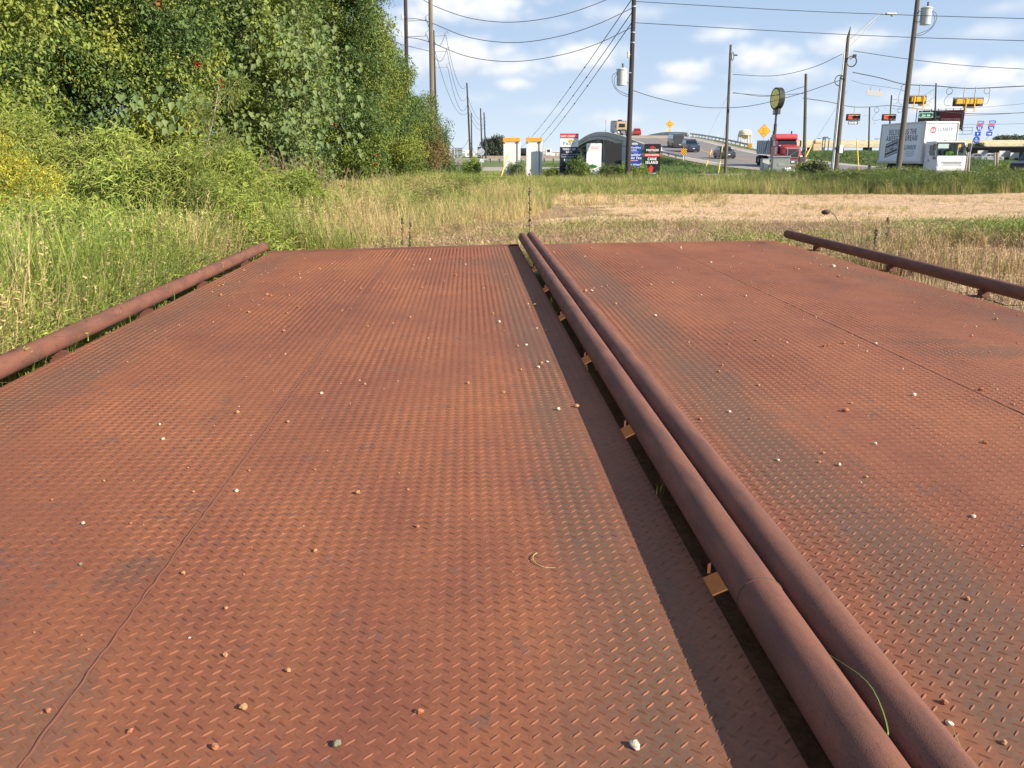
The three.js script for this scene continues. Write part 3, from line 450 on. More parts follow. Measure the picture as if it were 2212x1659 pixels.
{ // conduit, meter box and light arm on the leaning pole
  const a = PL.k.userData.along(372), b = PL.k.userData.along(112), off = V(-0.26, 0, 0.05);
  mesh('conduit', bar(a.clone().add(off), b.clone().add(off.clone().multiplyScalar(0.7)), 0.045, 0.045, 8), galv, PL.k);
  mesh('grey_conduit', bar(a.clone().add(V(-0.36, 0, 0.02)), PL.k.userData.along(165).add(V(-0.28, 0, 0)), 0.06, 0.06, 8), mat(0.16, 0.17, 0.18, 0.6), PL.k);
  const m = PL.k.userData.along(322); mesh('meter_box', rbox(0.26, 0.55, 0.12, m.x + 0.12, m.y, m.z + 0.2, 0.02), mat(0.75, 0.75, 0.72, 0.5), PL.k);
  const o = PL.k.position, q = (px, py) => W(px, py, 58).sub(o), arm = new THREE.Group(); arm.name = 'light_arm'; PL.k.add(arm);
  mesh('upper_tube', tube([q(1838, 83), q(1872, 55), q(1893, 36), q(1903, 31), q(1915, 30)], 0.045, 20, 7), galv, arm);
  mesh('lower_tube', tube([q(1837, 99), q(1860, 76), q(1890, 45)], 0.03, 14, 6), galv, arm);
  mesh('strut', bar(q(1846, 77), q(1847, 90), 0.02), galv, arm);
  const l = q(1920, 30); mesh('lamp_head', merge([rbox(0.75, 0.14, 0.3, l.x + 0.15, l.y, l.z, 0.06), tr(new THREE.SphereGeometry(0.12, 10, 6), l.x + 0.25, l.y - 0.07, l.z)]), mat(0.6, 0.6, 0.6, 0.4), arm);
  const ring = (px, py, r) => { const c = q(px, py); mesh('cable_coil', merge([0, 1].map((i) => tr(new THREE.TorusGeometry(r + i * 0.03, 0.022, 6, 20), c.x + i * 0.02, c.y, c.z + 0.1))), cableM, PL.k); };
  ring(1838, 133, 0.33); ring(1812, 174, 0.33);
  const c = q(1846, 121); mesh('camera_bracket', merge([rbox(0.22, 0.22, 0.2, c.x, c.y, c.z, 0.04), bar(c, q(1836, 128), 0.03)]), blackM, PL.k);
  // coil on the bare pole, boxes on the short pole
  const b2 = W(1586, 122, 65).sub(PL.i.position); mesh('cable_coil', merge([tr(new THREE.TorusGeometry(0.30, 0.025, 6, 18), b2.x - 0.12, b2.y, b2.z, 0, 1.0, 0), rbox(0.3, 0.1, 0.12, b2.x + 0.1, b2.y + 0.1, b2.z, 0.02)]), cableM, PL.i);
  const bx = W(1727, 345, 62).sub(PL.j.position); mesh('control_box', merge([rbox(0.34, 0.62, 0.2, bx.x + 0.12, bx.y - 0.1, bx.z, 0.02), rbox(0.2, 0.5, 0.16, bx.x + 0.26, bx.y + 0.6, bx.z, 0.02)]), mat(0.05, 0.05, 0.055, 0.6), PL.j);
  const gb = W(1338, 230, 53);
}
// ---- wires ----
function wire(label, pts, r = 0.017, group = 'overhead wires between the poles') { const g = new THREE.TubeGeometry(new THREE.CatmullRomCurve3(pts), 40, r, 5, false); return tag(mesh('overhead_wire', g, cableM), label, 'wire', group); }
function span(a, b, sag, n = 10) { const o = []; for (let i = 0; i <= n; i++) { const t = i / n, p = a.clone().lerp(b, t); p.y -= sag * 4 * t * (1 - t); o.push(p); } return o; }
const on = (g, py) => g.userData.along(py).add(g.position);
wire('highest sagging wire between the tan pole and the transformer pole', [W(915, 0, 54), W(930, 9, 54), W(1010, 38, 54), W(1100, 48, 53.7), W(1200, 36, 53.4), W(1289, 8, 53.1), W(1372, -30, 53)], 0.022);
wire('middle sagging wire between the tan pole and the transformer pole', [on(PL.a, 40), W(931, 49, 54), W(1010, 80, 54), W(1112, 92, 53.7), W(1210, 78, 53.4), W(1289, 53, 53.1), W(1369, 16, 53)], 0.022);
wire('lowest sagging wire between the tan pole and the transformer pole', [on(PL.a, 80), W(934, 93, 54), W(1010, 122, 54), W(1107, 133, 53.7), W(1210, 119, 53.4), W(1289, 95, 53.1), W(1367, 58, 53)], 0.022);
wire('wire running over the trees to the tan pole', [W(600, -80, 22), W(711, 0, 30), W(790, 55, 38), W(850, 90, 46), W(929, 111, 54)], 0.018);
[[1368, -6, 1140, 306, 'upper'], [1367, 24, 1152, 312, 'middle'], [1366, 47, 1158, 322, 'lower']].forEach(([a, b, c, e, s], i) => {
  const p = W(a, b, 53), q = W(c - 22, e + 18, 230); const pts = span(p, q, 1.1 + i * 0.1, 14); wire(s + ' far-running feeder wire passing behind the white pillars', pts, 0.03, 'feeder wires receding from the transformer pole');
  const clips = [0.12, 0.2, 0.3, 0.45, 0.6].map((t) => pts[Math.round(t * 14)]); const host = scene.children[scene.children.length - 1]; mesh('spacer_clip', merge(clips.map((c2) => tr(new THREE.SphereGeometry(0.075, 6, 5), c2.x, c2.y, c2.z))), cableM, host);
});
[[A1, C0, 1.6], [A2, C1, 1.6], [C0, on(PL.d, 182), 2.4], [C1, on(PL.d, 204), 2.6], [C2, on(PL.d, 222), 2.6], [on(PL.c, 100), on(PL.d, 242), 2.6]].forEach(([a, b, s], i) => wire(['wire', 'second wire'][i % 2] + (i < 2 ? ' from the pole behind the trees to the next dark pole' : ' sagging from the dark pole to the pole by the concrete wall'), span(a, b, s), 0.022, i < 2 ? 'wires leaving the pole behind the trees' : 'wires sagging to the pole by the concrete wall'));
for (const [a, b, s, l] of [[on(PL.c, 245), on(PL.d, 296), 2.6, 'low telephone cable sagging to the pole by the concrete wall'], [on(PL.c, 250), W(975, 320, 128), 1.0, 'thin cable dropping behind the end of the tree line'], [on(PL.d, 300), on(PL.f, 320), 1.8, 'low cable between the two far dark poles'], [on(PL.d, 206), F1, 1.8, 'upper wire between the far dark poles'], [on(PL.d, 224), F2, 1.8, 'second wire between the far dark poles'], [on(PL.d, 240), F3, 1.8, 'third wire between the far dark poles']]) wire(l, span(a, b, s), 0.024);
wire('upper long wire running past the light arm', [W(1369, 3, 53), W(1700, 22, 52), W(1915, 31, 52), W(2212, 40, 50), W(2500, 46, 48)], 0.02);
wire('lower long wire running past the large leaning pole', [W(1369, 49, 53), W(1700, 68, 52), W(1950, 80, 52), W(2212, 88, 50), W(2500, 96, 48)], 0.02);
wire('service cable sagging from the transformer to the leaning pole', [on(PL.h, 194), W(1420, 212, 55), W(1500, 229, 58), W(1562, 233, 61), W(1620, 229, 60), W(1720, 205, 59), on(PL.k, 170)], 0.022);
wire('cable from the bare pole to the leaning pole', [W(1583, 161, 65), W(1680, 163, 62), W(1760, 144, 60), W(1819, 117, 58)], 0.02);
wire('upper of two cables crossing at the bare pole', [W(1583, 200, 65), W(1660, 208, 64), W(1737, 187, 62)], 0.018);
wire('lower of two cables crossing at the bare pole', [W(1583, 201, 65), W(1660, 206, 64), W(1735, 202, 62)], 0.018);
wire('wire from the leaning pole towards the road signs', [W(1843, 110, 58), W(1950, 126, 57), W(2080, 141, 56), W(2212, 149, 55), W(2500, 160, 53)], 0.02);
const guyM = mat(0.35, 0.36, 0.38, 0.5);
for (const [a, b, l] of [[[1574, 202, 65], [1512, 330, 66], 'thin guy wire from the bare pole'], [[1577, 215, 65], [1558, 330, 66], 'second thin guy wire from the bare pole'], [[1830, 196, 58], [1752, 318, 61], 'thin guy wire from the leaning pole']]) { const t = mesh('guy_wire', bar(W(...a), W(...b), 0.009, 0.009, 5), guyM); tag(t, l, 'wire', 'thin guy wires'); }
// yellow guy guards
for (const [x0, y0, x1, y1, d, l] of [[1081, 387, 1097, 333, 54, 'yellow guy guard leaning in front of the white pillar'], [1520, 373, 1537, 324, 66, 'yellow guy guard leaning beside the dark sedan'], [1553, 366, 1561, 314, 65, 'upright yellow guy guard in front of the dark sedan'], [1742, 336, 1754, 313, 61, 'yellow guy guard leaning off the short pole'], [1855, 373, 1851, 306, 57, 'tall yellow guy guard between the two leaning poles']]) {
  const a = W(x0, y0, d), b = W(x1, y1, d + 0.6), t = thing('guy_guard', l, 'guy guard', a, 0, 'yellow guy guards'), q = b.clone().sub(a); const lo = q.clone().multiplyScalar(-0.15);
  mesh('guard_tube', bar(lo, q, 0.045, 0.045, 8), yellowGuard, t); mesh('anchor_rod', bar(q, q.clone().multiplyScalar(1.12), 0.012, 0.012, 5), guyM, t);
}
// ---- traffic signals on span wires ----
const boxM = mat(0.03, 0.03, 0.032, 0.6), sigY = mat(0.72, 0.40, 0.035, 0.45), redLit = new THREE.MeshPhysicalMaterial({ color: 0x400404, emissive: new THREE.Color(1, 0.03, 0.03), emissiveIntensity: 1.6, roughness: 0.4 }), lens = mat(0.015, 0.008, 0.008, 0.3);
const sw = [W(1842, 156, 58), W(1900, 168, 59), W(1955, 182, 60), W(2020, 185.5, 60), W(2090, 191, 60), W(2130, 190, 60), W(2212, 186, 59), W(2500, 178, 56)];
const wireM = tag(mesh('span_wire', new THREE.TubeGeometry(new THREE.CatmullRomCurve3(sw), 60, 0.03, 6, false), cableM), 'thick cable carrying the two yellow-backed signals', 'wire');
tag(mesh('span_wire', new THREE.TubeGeometry(new THREE.CatmullRomCurve3([W(1735, 212, 63), W(1790, 220, 70), W(1845, 231, 78), W(1880, 231, 80), W(1925, 228, 80), W(1990, 236, 80), W(2110, 246, 80), W(2500, 225, 80)]), 60, 0.028, 6, false), cableM), 'thin cable carrying the two red traffic signals', 'wire');
function signal(px, py, d, nl, facing, hangers, topPy, label, w) {
  const c = W(px, py, d), t = thing('traffic_signal', label, 'traffic signal', c, FACE, 'horizontal traffic signals'), m = mpp(d), wd = w * m, ht = 0.62;
  mesh('back_plate', rbox(wd, ht, 0.06, 0, 0, 0, 0.05, 3), boxM, t);
  mesh('white_border', merge([box(wd - 0.08, 0.03, 0.012, 0, ht / 2 - 0.05, facing ? 0.036 : 0.036)]), facing ? boxM : mat(0.6, 0.6, 0.58, 0.5), t);
  const hw = wd - 0.3;
  if (facing) {
    mesh('housing', rbox(hw, 0.40, 0.2, 0, 0, 0.10, 0.03), sigY, t);
    for (let i = 0; i < nl; i++) { const x = -hw / 2 + hw * (i + 0.5) / nl; mesh(i ? 'lamp_lens' : 'red_lamp', tr(cyl(0.15, 0.15, 0.04, 0, 0, 0, 20), x, 0, 0.21, Math.PI / 2), i ? lens : redLit, t); mesh('visor', tr(new THREE.CylinderGeometry(0.165, 0.165, 0.18, 18, 1, true, 0, Math.PI * 1.25), x, 0, 0.28, Math.PI / 2, 0, -Math.PI * 0.125), boxM, t); }
    const L = new THREE.PointLight(0xff2a18, 0.5, 6); L.position.set(-hw / 2 + hw * 0.5 / nl, 0, 0.30); t.add(L);
  } else {
    for (let i = 0; i < nl; i++) mesh('housing', rbox(hw / nl - 0.03, 0.34, 0.24, -hw / 2 + hw * (i + 0.5) / nl, 0, 0.14, 0.05, 3), sigY, t);
    for (const x of nl > 3 ? [-0.25, 0.37] : [-0.3, 0.36]) mesh('mounting_strap', box(0.07, 0.95, 0.04, x, -0.24, 0.285), sigY, t);
    mesh('sign_bracket', box(nl > 3 ? 0.9 : 1.2, 0.02, 0.02, 0.1, -0.7, 0.3), sigY, t);
  }
  hangers.forEach((h) => { const p = W(h, topPy, d).sub(c); mesh('hanger', bar(V(h * 0 + (h - px) * m, ht / 2, 0), V((h - px) * m, p.y + 0.08, 0), 0.035, 0.035, 7), galv, t); });
  return t;
}
signal(1843, 253.5, 78, 3, true, [1844], 231, 'red traffic signal with a one-way sign under it', 31);
signal(1920, 253.5, 80, 3, true, [1923], 228, 'red traffic signal seen just above the box truck roof', 31);
signal(1981, 215, 60, 3, false, [1984], 184.5, 'yellow-backed traffic signal partly behind the large leaning pole', 40);
signal(2091, 220, 60, 4, false, [2080, 2104], 191, 'wide yellow-backed traffic signal hanging by two rods', 66);
const loop = (px, py, d, r, tail, label) => { const m = mpp(d), c = W(px, py, d), t = thing('cable_loop', label, 'cable loop', c, FACE, 'signal cable loops'); mesh('coil', new THREE.TorusGeometry(r * m, 0.016, 6, 24), cableM, t); mesh('drop_cable', tube(tail.map(([x, y]) => V((x - px) * m, (py - y) * m, 0.02)), 0.014, 24, 5), cableM, t); };
loop(1953, 189.5, 60, 6.5, [[1947, 193], [1944, 202], [1943, 212], [1946, 221], [1952, 225]], 'cable loop beside the large leaning pole');
loop(2051, 197, 60, 6.5, [[2057, 199], [2046, 209], [2042, 219], [2046, 226], [2057, 226]], 'cable loop feeding the wide yellow-backed signal');
loop(2132, 196, 60, 6.3, [[2138, 200], [2138, 216], [2134, 223], [2122, 221]], 'cable loop at the far end of the wide signal');
loop(1820, 236, 78, 4, [[1823, 238], [1823, 250], [1815, 255]], 'small cable loop next to the one-way sign signal');
loop(1894, 237.5, 80, 5.2, [[1897, 241], [1889, 249], [1887, 257], [1895, 259], [1904, 256]], 'small cable loop feeding the signal above the truck roof');
loop(1944, 238, 80, 5, [[1940, 234], [1939, 240], [1942, 244]], 'small cable loop behind the large leaning pole');
// sign plates that hang with the signals
function plate(px0, py0, px1, py1, d, draw, tw, label, category, name, hang, depth = 0.03) {
  const a = W(px0, py0, d), b = W(px1, py1, d), w = (px1 - px0) * mpp(d), h = a.y - b.y, t = thing(name, label, category, a.clone().add(b).multiplyScalar(0.5), FACE);
  mesh('panel', rbox(w, h, depth, 0, 0, 0, Math.min(0.02, depth / 3)), draw ? galv : mat(0.5, 0.5, 0.48, 0.6), t);
  if (draw) mesh('face', new THREE.PlaneGeometry(w - 0.01, h - 0.01).translate(0, 0, depth / 2 + 0.003), print(tw, Math.round(tw * h / w), draw, 0.45), t);
  for (const [x0, y0, x1, y1] of hang ?? []) mesh('hanger', bar(V((x0 - (px0 + px1) / 2) * mpp(d), W(x0, y0, d).y - (a.y + b.y) / 2, 0), V((x1 - (px0 + px1) / 2) * mpp(d), W(x1, y1, d).y - (a.y + b.y) / 2, 0), 0.025), galv, t);
  return t;
}
plate(1832, 262, 1853.5, 268.5, 78, (g, w, h) => { g.fillStyle = '#16181c'; g.fillRect(0, 0, w, h); g.fillStyle = '#f4f4f2'; g.beginPath(); g.moveTo(w * .06, h * .22); g.lineTo(w * .72, h * .22); g.lineTo(w * .72, h * .06); g.lineTo(w * .97, h * .5); g.lineTo(w * .72, h * .94); g.lineTo(w * .72, h * .78); g.lineTo(w * .06, h * .78); g.fill(); text(g, 'ONE WAY', w * .42, h * .52, h * .46, '#16181c'); }, 256, 'one-way arrow sign hanging under the red signal', 'road sign', 'one_way_sign', [[1842, 257.5, 1842, 262]]);
plate(1984.5, 242.5, 2015.5, 254.5, 62, (g, w, h) => { g.fillStyle = '#0a6e52'; g.fillRect(0, 0, w, h); g.strokeStyle = '#e8f2ee'; g.lineWidth = 5; g.strokeRect(5, 5, w - 10, h - 10); text(g, 'IH 10', w / 2, h * .53, h * .62, '#f6faf8'); }, 256, 'green IH 10 street name sign above the box truck', 'road sign', 'street_name_sign', [[1991, 235, 1991, 243], [2009, 236, 2009, 243]]).rotation.z = 0.03;
// pale undersides: a screen hanging behind the light arm and two weathered sign backs
plate(1871, 196, 1907, 207, 62, null, 0, 'pale sign back hanging from a thin wire behind the large pole', 'sign back', 'hanging_sign', [[1879, 187, 1879, 196], [1899, 189, 1899, 197]]).rotation.z = -0.1;
plate(1983, 223, 2009, 230, 60.2, null, 0, 'pale plate strapped under the partly hidden signal', 'sign back', 'hanging_sign', []);
plate(2080, 225, 2106, 234, 60.2, null, 0, 'pale plate strapped under the wide signal', 'sign back', 'hanging_sign', []);
wire('thin wire holding the pale sign back', [W(1840, 174, 58), W(1875, 183, 62), W(1905, 187, 62), W(1945, 193, 62)], 0.012);
// far thin wires
for (const [a, b, l] of [[[2018, 236, 140], [2500, 178, 120], 'upper far wire beyond the signals'], [[2018, 250, 140], [2500, 205, 120], 'middle far wire beyond the signals'], [[2018, 266, 140], [2500, 240, 120], 'lower far wire beyond the signals'], [[1928, 214, 140], [2022, 190, 140], 'far wire between the two dark poles'], [[1926, 234, 140], [2021, 208, 140], 'second far wire between the two dark poles']]) wire(l, span(W(...a), W(...b), 0.8), 0.022, 'far thin wires');

// ================= signs, pillars and roadside things =================
function groundAt(px, d) { const p = at(px, d, 0); p.y = groundH(...toXD(p)); return p; }
const whitePaint = new THREE.MeshPhysicalMaterial({ map: (() => { const a = tileNoise(5, 51), b = tileNoise(90, 52); return dataTex(256, 256, (u, v) => { const k = 0.9 + 0.1 * (a(u, v) - 0.5) + 0.08 * (b(u, v) - 0.5); return [k, k * 0.995, k * 0.98]; }); })(), color: new THREE.Color(0.86, 0.86, 0.85), roughness: 0.7 });
const orangeBand = mat(0.80, 0.36, 0.055, 0.6), postGrey = mat(0.30, 0.32, 0.34, 0.6);
for (const [x0, x1, d, l] of [[1087.6, 1122.5, 57, 'white pillar with orange top band and weeds climbing its foot'], [1136.7, 1169.5, 57.0, 'white pillar with orange top band crossed by a pole shadow']]) {
  const p = groundAt((x0 + x1) / 2, d), w = (x1 - x0) * mpp(d), h = hAt(306.8, d), H = hAt(297.5, d), t = thing('sign_pillar', l, 'pillar', p, FACE, 'white pillars with orange bands');
  mesh('pillar_body', rbox(w, h + 0.2, 0.55, 0, h / 2 - 0.1, -0.27, 0.012), whitePaint, t);
  mesh('orange_band', rbox(w + 0.05, H - h - 0.004, 0.62, 0, (H + h) / 2 + 0.002, -0.27, 0.012), orangeBand, t);
  mesh('steel_post', rbox(0.11, h + 0.1, 0.035, w / 2 - 0.15, h / 2 - 0.1, 0.02, 0.01), postGrey, t);
  mesh('post_cap', rbox(0.17, 0.12, 0.06, w / 2 - 0.15, h - 0.02, 0.034, 0.02), mat(0.12, 0.1, 0.09, 0.7), t);
  mesh('side_trim', rbox(0.05, h, 0.12, w / 2 + 0.028, h / 2, -0.1, 0.01), whitePaint, t);
  mesh('orange_tab', rbox(0.09, 0.1, 0.05, -w / 2 + 0.12, h - 0.03, 0.03, 0.01), orangeBand, t);
}
function board(x0, x1, yt, yb, d, name, label, draw, panelMat, turn = 0, res = 320) {
  const cx = (x0 + x1) / 2, w = (x1 - x0) * mpp(d), top = hAt(yt, d), bot = Math.max(hAt(yb, d), 0.12), h = top - bot, p = groundAt(cx, d), t = thing(name, label, 'sign', p, FACE + turn, 'development signs by the road');
  mesh('panel', rbox(w, h, 0.06, 0, bot + h / 2 - p.y, 0, 0.008), panelMat ?? mat(0.5, 0.5, 0.5, 0.6), t);
  for (const s of [-1, 1]) mesh('post', rbox(0.09, top - p.y + 0.05, 0.09, s * (w / 2 - 0.12), (top - p.y) / 2 - 0.1, -0.08, 0.01), mat(0.55, 0.53, 0.5, 0.8), t);
  if (draw) mesh('face', new THREE.PlaneGeometry(w - 0.012, h - 0.012).translate(0, bot + h / 2 - p.y, 0.0335), print(res, Math.round(res * h / w), draw, 0.5), t);
  return t;
}
board(1208.5, 1247.8, 289, 377.8, 56, 'builder_sign', 'navy builder sign topped with a red LAST CHANCE strip', (g, w, h) => {
  g.fillStyle = '#15193a'; g.fillRect(0, 0, w, h); g.fillStyle = '#cf2433'; g.fillRect(0, 0, w, h * .115); g.fillStyle = '#eef0f2'; g.fillRect(0, h * .115, w, h * .205);
  text(g, 'LAST CHANCE', w / 2, h * .06, w * .155, '#f8eef0', { max: w * .95 });
  g.fillStyle = '#e8a93a'; g.beginPath(); g.arc(w * .57, h * .205, w * .15, Math.PI, 0); g.fill(); text(g, 'Pulte', w * .46, h * .235, w * .235, '#3a3f6a', { family: 'serif' }); text(g, 'HOMES', w * .55, h * .29, w * .05, '#8a8da8', { bold: false });
  text(g, 'TRAILS OF', w * .5, h * .375, w * .15, '#eef0f6'); text(g, 'KATY', w * .5, h * .445, w * .15, '#eef0f6'); g.fillStyle = '#e8e8f0'; g.fillRect(w * .08, h * .498, w * .84, h * .006);
  text(g, 'From the mid', w * .42, h * .555, w * .115, '#dfe2ec', { bold: false }); text(g, '$200s', w * .44, h * .635, w * .17, '#eef0f6');
  g.fillStyle = '#f0f0f4'; g.fillRect(w * .36, h * .735, w * .08, h * .095); g.beginPath(); g.moveTo(w * .29, h * .82); g.lineTo(w * .51, h * .82); g.lineTo(w * .40, h * .885); g.fill();
  text(g, 'MODEL HOMES OPEN DAILY', w * .45, h * .925, w * .05, '#c8cbd8', { bold: false });
}, mat(0.02, 0.02, 0.06, 0.6));
board(1265.6, 1297.7, 310, 376, 55.5, 'builder_sign', 'white builder sign with a green arrow low in the weeds', (g, w, h) => {
  g.fillStyle = '#f6f6f4'; g.fillRect(0, 0, w, h); g.strokeStyle = '#d8d8d6'; g.lineWidth = 4; g.strokeRect(6, 6, w - 12, h - 12);
  text(g, 'HIGHLAND', w * .5, h * .10, w * .165, '#5a4a44', { bold: false, family: 'serif', max: w * .86 }); g.fillStyle = '#c0392b'; g.fillRect(w * .26, h * .14, w * .52, h * .026); text(g, 'H O M E S', w * .52, h * .153, w * .05, '#f4dcd8');
  text(g, 'Cane Island', w * .5, h * .235, w * .155, '#6c7488', { bold: false });
  g.fillStyle = '#17783f'; g.beginPath(); g.moveTo(w * .2, h * .70); g.lineTo(w * .6, h * .70); g.lineTo(w * .78, h * .755); g.lineTo(w * .6, h * .81); g.lineTo(w * .2, h * .81); g.fill();
}, mat(0.8, 0.8, 0.8, 0.6));
board(1305.8, 1341.5, 309, 374, 56.5, 'blank_sign', 'blank dark grey sign board between two builder signs', null, mat(0.026, 0.026, 0.032, 0.7), -0.1);
board(1349.5, 1383.6, 313.4, 366, 60, 'builder_sign', 'blue builder sign behind the dark pole', (g, w, h) => {
  g.fillStyle = '#1b3a9a'; g.fillRect(0, 0, w, h); text(g, 'Weekley', w * .62, h * .10, w * .16, '#e8ecf8', { family: 'serif' }); text(g, 'Homes', w * .48, h * .20, w * .13, '#e8ecf8', { family: 'serif' }); g.fillStyle = '#e8ecf8'; g.fillRect(w * .3, h * .275, w * .52, h * .01);
  text(g, 'Builder', w * .58, h * .40, w * .2, '#eef2fb', { family: 'serif', italic: true }); text(g, 'of the Year', w * .56, h * .53, w * .2, '#eef2fb', { family: 'serif', italic: true }); g.fillStyle = '#e4a3a6'; g.fillRect(w * .25, h * .625, w * .55, h * .028); text(g, 'Cane Island', w * .52, h * .80, w * .165, '#eef2fb', { family: 'serif' });
}, mat(0.02, 0.05, 0.3, 0.6));
{ const t = thing('sign_rider', 'small pale rider panel hung beside the dark pole', 'sign', W(1371, 319, 59.5), FACE); mesh('panel', rbox(0.42, 0.85, 0.03, 0, -0.1, 0, 0.006), mat(0.62, 0.62, 0.66, 0.6), t); mesh('face', new THREE.PlaneGeometry(0.4, 0.83).translate(0, -0.1, 0.018), print(64, 128, (g, w, h) => { g.fillStyle = '#c9ccd6'; g.fillRect(0, 0, w, h); g.strokeStyle = '#c0564f'; g.lineWidth = 8; g.beginPath(); g.moveTo(w * .2, h * .8); g.lineTo(w * .5, h * .4); g.lineTo(w * .7, h * .5); g.stroke(); }), t); mesh('hook', box(0.3, 0.02, 0.4, 0, 0.33, -0.2), postGrey, t); }
board(1389.3, 1424.3, 311, 377, 55.5, 'builder_sign', 'black builder sign with a red roof mark and red arrow', (g, w, h) => {
  g.fillStyle = '#17171b'; g.fillRect(0, 0, w, h); g.strokeStyle = '#d8262f'; g.lineWidth = w * .055; g.lineJoin = 'miter'; g.beginPath(); g.moveTo(w * .32, h * .135); g.lineTo(w * .5, h * .075); g.lineTo(w * .68, h * .135); g.stroke(); g.fillStyle = '#d8262f'; g.fillRect(w * .42, h * .115, w * .16, h * .03);
  text(g, 'PARTNERS', w * .5, h * .20, w * .17, '#f6f6f6', { max: w * .8 }); text(g, 'IN BUILDING', w * .5, h * .262, w * .075, '#c6c6c8', { bold: false }); g.fillStyle = '#d8262f'; g.fillRect(0, h * .31, w, h * .10); text(g, 'NEW MODEL', w * .5, h * .362, w * .145, '#fbe9ea', { max: w * .86 });
  text(g, 'CANE', w * .5, h * .49, w * .22, '#fbfbfb'); text(g, 'ISLAND', w * .48, h * .605, w * .22, '#fbfbfb'); g.fillStyle = '#f03038'; g.beginPath(); g.moveTo(w * .46, h * .69); g.lineTo(w * .63, h * .80); g.lineTo(w * .56, h * .80); g.lineTo(w * .56, h * .92); g.lineTo(w * .36, h * .92); g.lineTo(w * .36, h * .80); g.lineTo(w * .30, h * .80); g.fill();
  text(g, '713 876 4395', w * .47, h * .965, w * .11, '#f0f0f0');
}, mat(0.012, 0.012, 0.014, 0.6));
// yellow warning signs
const yellowSheet = '#f0a814';
function diamond(px, py, d, s, label, draw, postTo, turn = 0, name = 'warning_sign') {
  const c = W(px, py, d), t = thing(name, label, 'road sign', c, FACE + turn), q = s * Math.SQRT1_2;
  mesh('panel', rbox(s, s, 0.03, 0, 0, 0, 0.03).rotateZ(Math.PI / 4), galv, t);
  mesh('face', new THREE.CircleGeometry(s / Math.SQRT2 - 0.02, 4).translate(0, 0, 0.019), print(192, 192, (g, w, h) => { g.fillStyle = yellowSheet; g.fillRect(0, 0, w, h); g.strokeStyle = '#2a2310'; g.lineWidth = 4; g.beginPath(); g.moveTo(w / 2, 8); g.lineTo(w - 8, h / 2); g.lineTo(w / 2, h - 8); g.lineTo(8, h / 2); g.closePath(); g.stroke(); draw(g, w, h); }), t);
  mesh('post', bar(V(0, -q, -0.04), V(0, postTo - c.y, -0.04), 0.04, 0.04, 8), galv, t); return t;
}
diamond(1650.5, 283, 131, 1.55, 'yellow diamond warning sign behind the red truck', (g, w, h) => { ['WATCH', 'FOR ICE', 'ON', 'BRIDGE'].forEach((s, i) => text(g, s, w / 2, h * (.33 + i * .12), 20, '#2a2310')); }, hr(131) - 0.3, 0.1);
{ const t = diamond(1447, 268, 205, 1.5, 'yellow diamond sign with small plaque at the overpass crest', (g, w, h) => { g.strokeStyle = '#2a2310'; g.lineWidth = 12; g.beginPath(); g.arc(w / 2, h * .5, 32, 0, 5); g.stroke(); }, hr(205) - 0.3, 0.15); mesh('plaque', rbox(0.8, 0.55, 0.03, 0, -1.4, 0, 0.03), mat(0.75, 0.42, 0.04, 0.5), t); }
diamond(2067.5, 321, 110, 0.85, 'small yellow turn-arrow sign beyond the truck cab', (g, w, h) => { g.strokeStyle = '#2a2310'; g.lineWidth = 16; g.beginPath(); g.moveTo(w * .4, h * .7); g.lineTo(w * .4, h * .45); g.lineTo(w * .62, h * .45); g.stroke(); g.fillStyle = '#2a2310'; g.beginPath(); g.moveTo(w * .6, h * .32); g.lineTo(w * .78, h * .45); g.lineTo(w * .6, h * .58); g.fill(); }, 0);
for (const [px, py, d, l, dir] of [[1477, 327.5, 100, 'striped object marker at the near guard rail end', 1], [1620, 314.5, 137, 'striped object marker at the far guard rail end', -1]]) {
  const c = W(px, py, d), t = thing('object_marker', l, 'road sign', c, FACE); mesh('panel', rbox(0.72, 0.72, 0.03, 0, 0, 0, 0.03), galv, t);
  mesh('face', new THREE.PlaneGeometry(0.7, 0.7).translate(0, 0, 0.018), print(96, 96, (g, w, h) => { g.fillStyle = '#14120e'; g.fillRect(0, 0, w, h); g.strokeStyle = '#f2a91a'; g.lineWidth = 15; for (let i = -3; i < 6; i++) { g.beginPath(); if (dir > 0) { g.moveTo(i * 34, -5); g.lineTo(i * 34 + 110, 105); } else { g.moveTo(i * 34, 105); g.lineTo(i * 34 + 110, -5); } g.stroke(); } }), t);
  const gy = groundAt(px, d).y; mesh('post', bar(V(0, -0.45, -0.04), V(0, Math.min(-0.6, gy - c.y - 0.1), -0.04), 0.05), mat(0.7, 0.7, 0.68, 0.6), t);
}
{ const c = W(1395, 300, 200), t = thing('route_sign', 'thin grey sign post standing on the overpass parapet', 'road sign', XD(ROAD_X - ROAD_W - 0.35, 190, hr(190) + 0.85), FACE); mesh('post', bar(V(0, 0, 0), V(0, 2.6, 0), 0.05), galv, t); mesh('panel', rbox(0.4, 0.95, 0.04, 0, 2.3, 0, 0.02), mat(0.55, 0.5, 0.5, 0.6), t); mesh('bracket', box(0.9, 0.12, 0.3, 0.4, -0.3, 0.3), postGrey, t); }
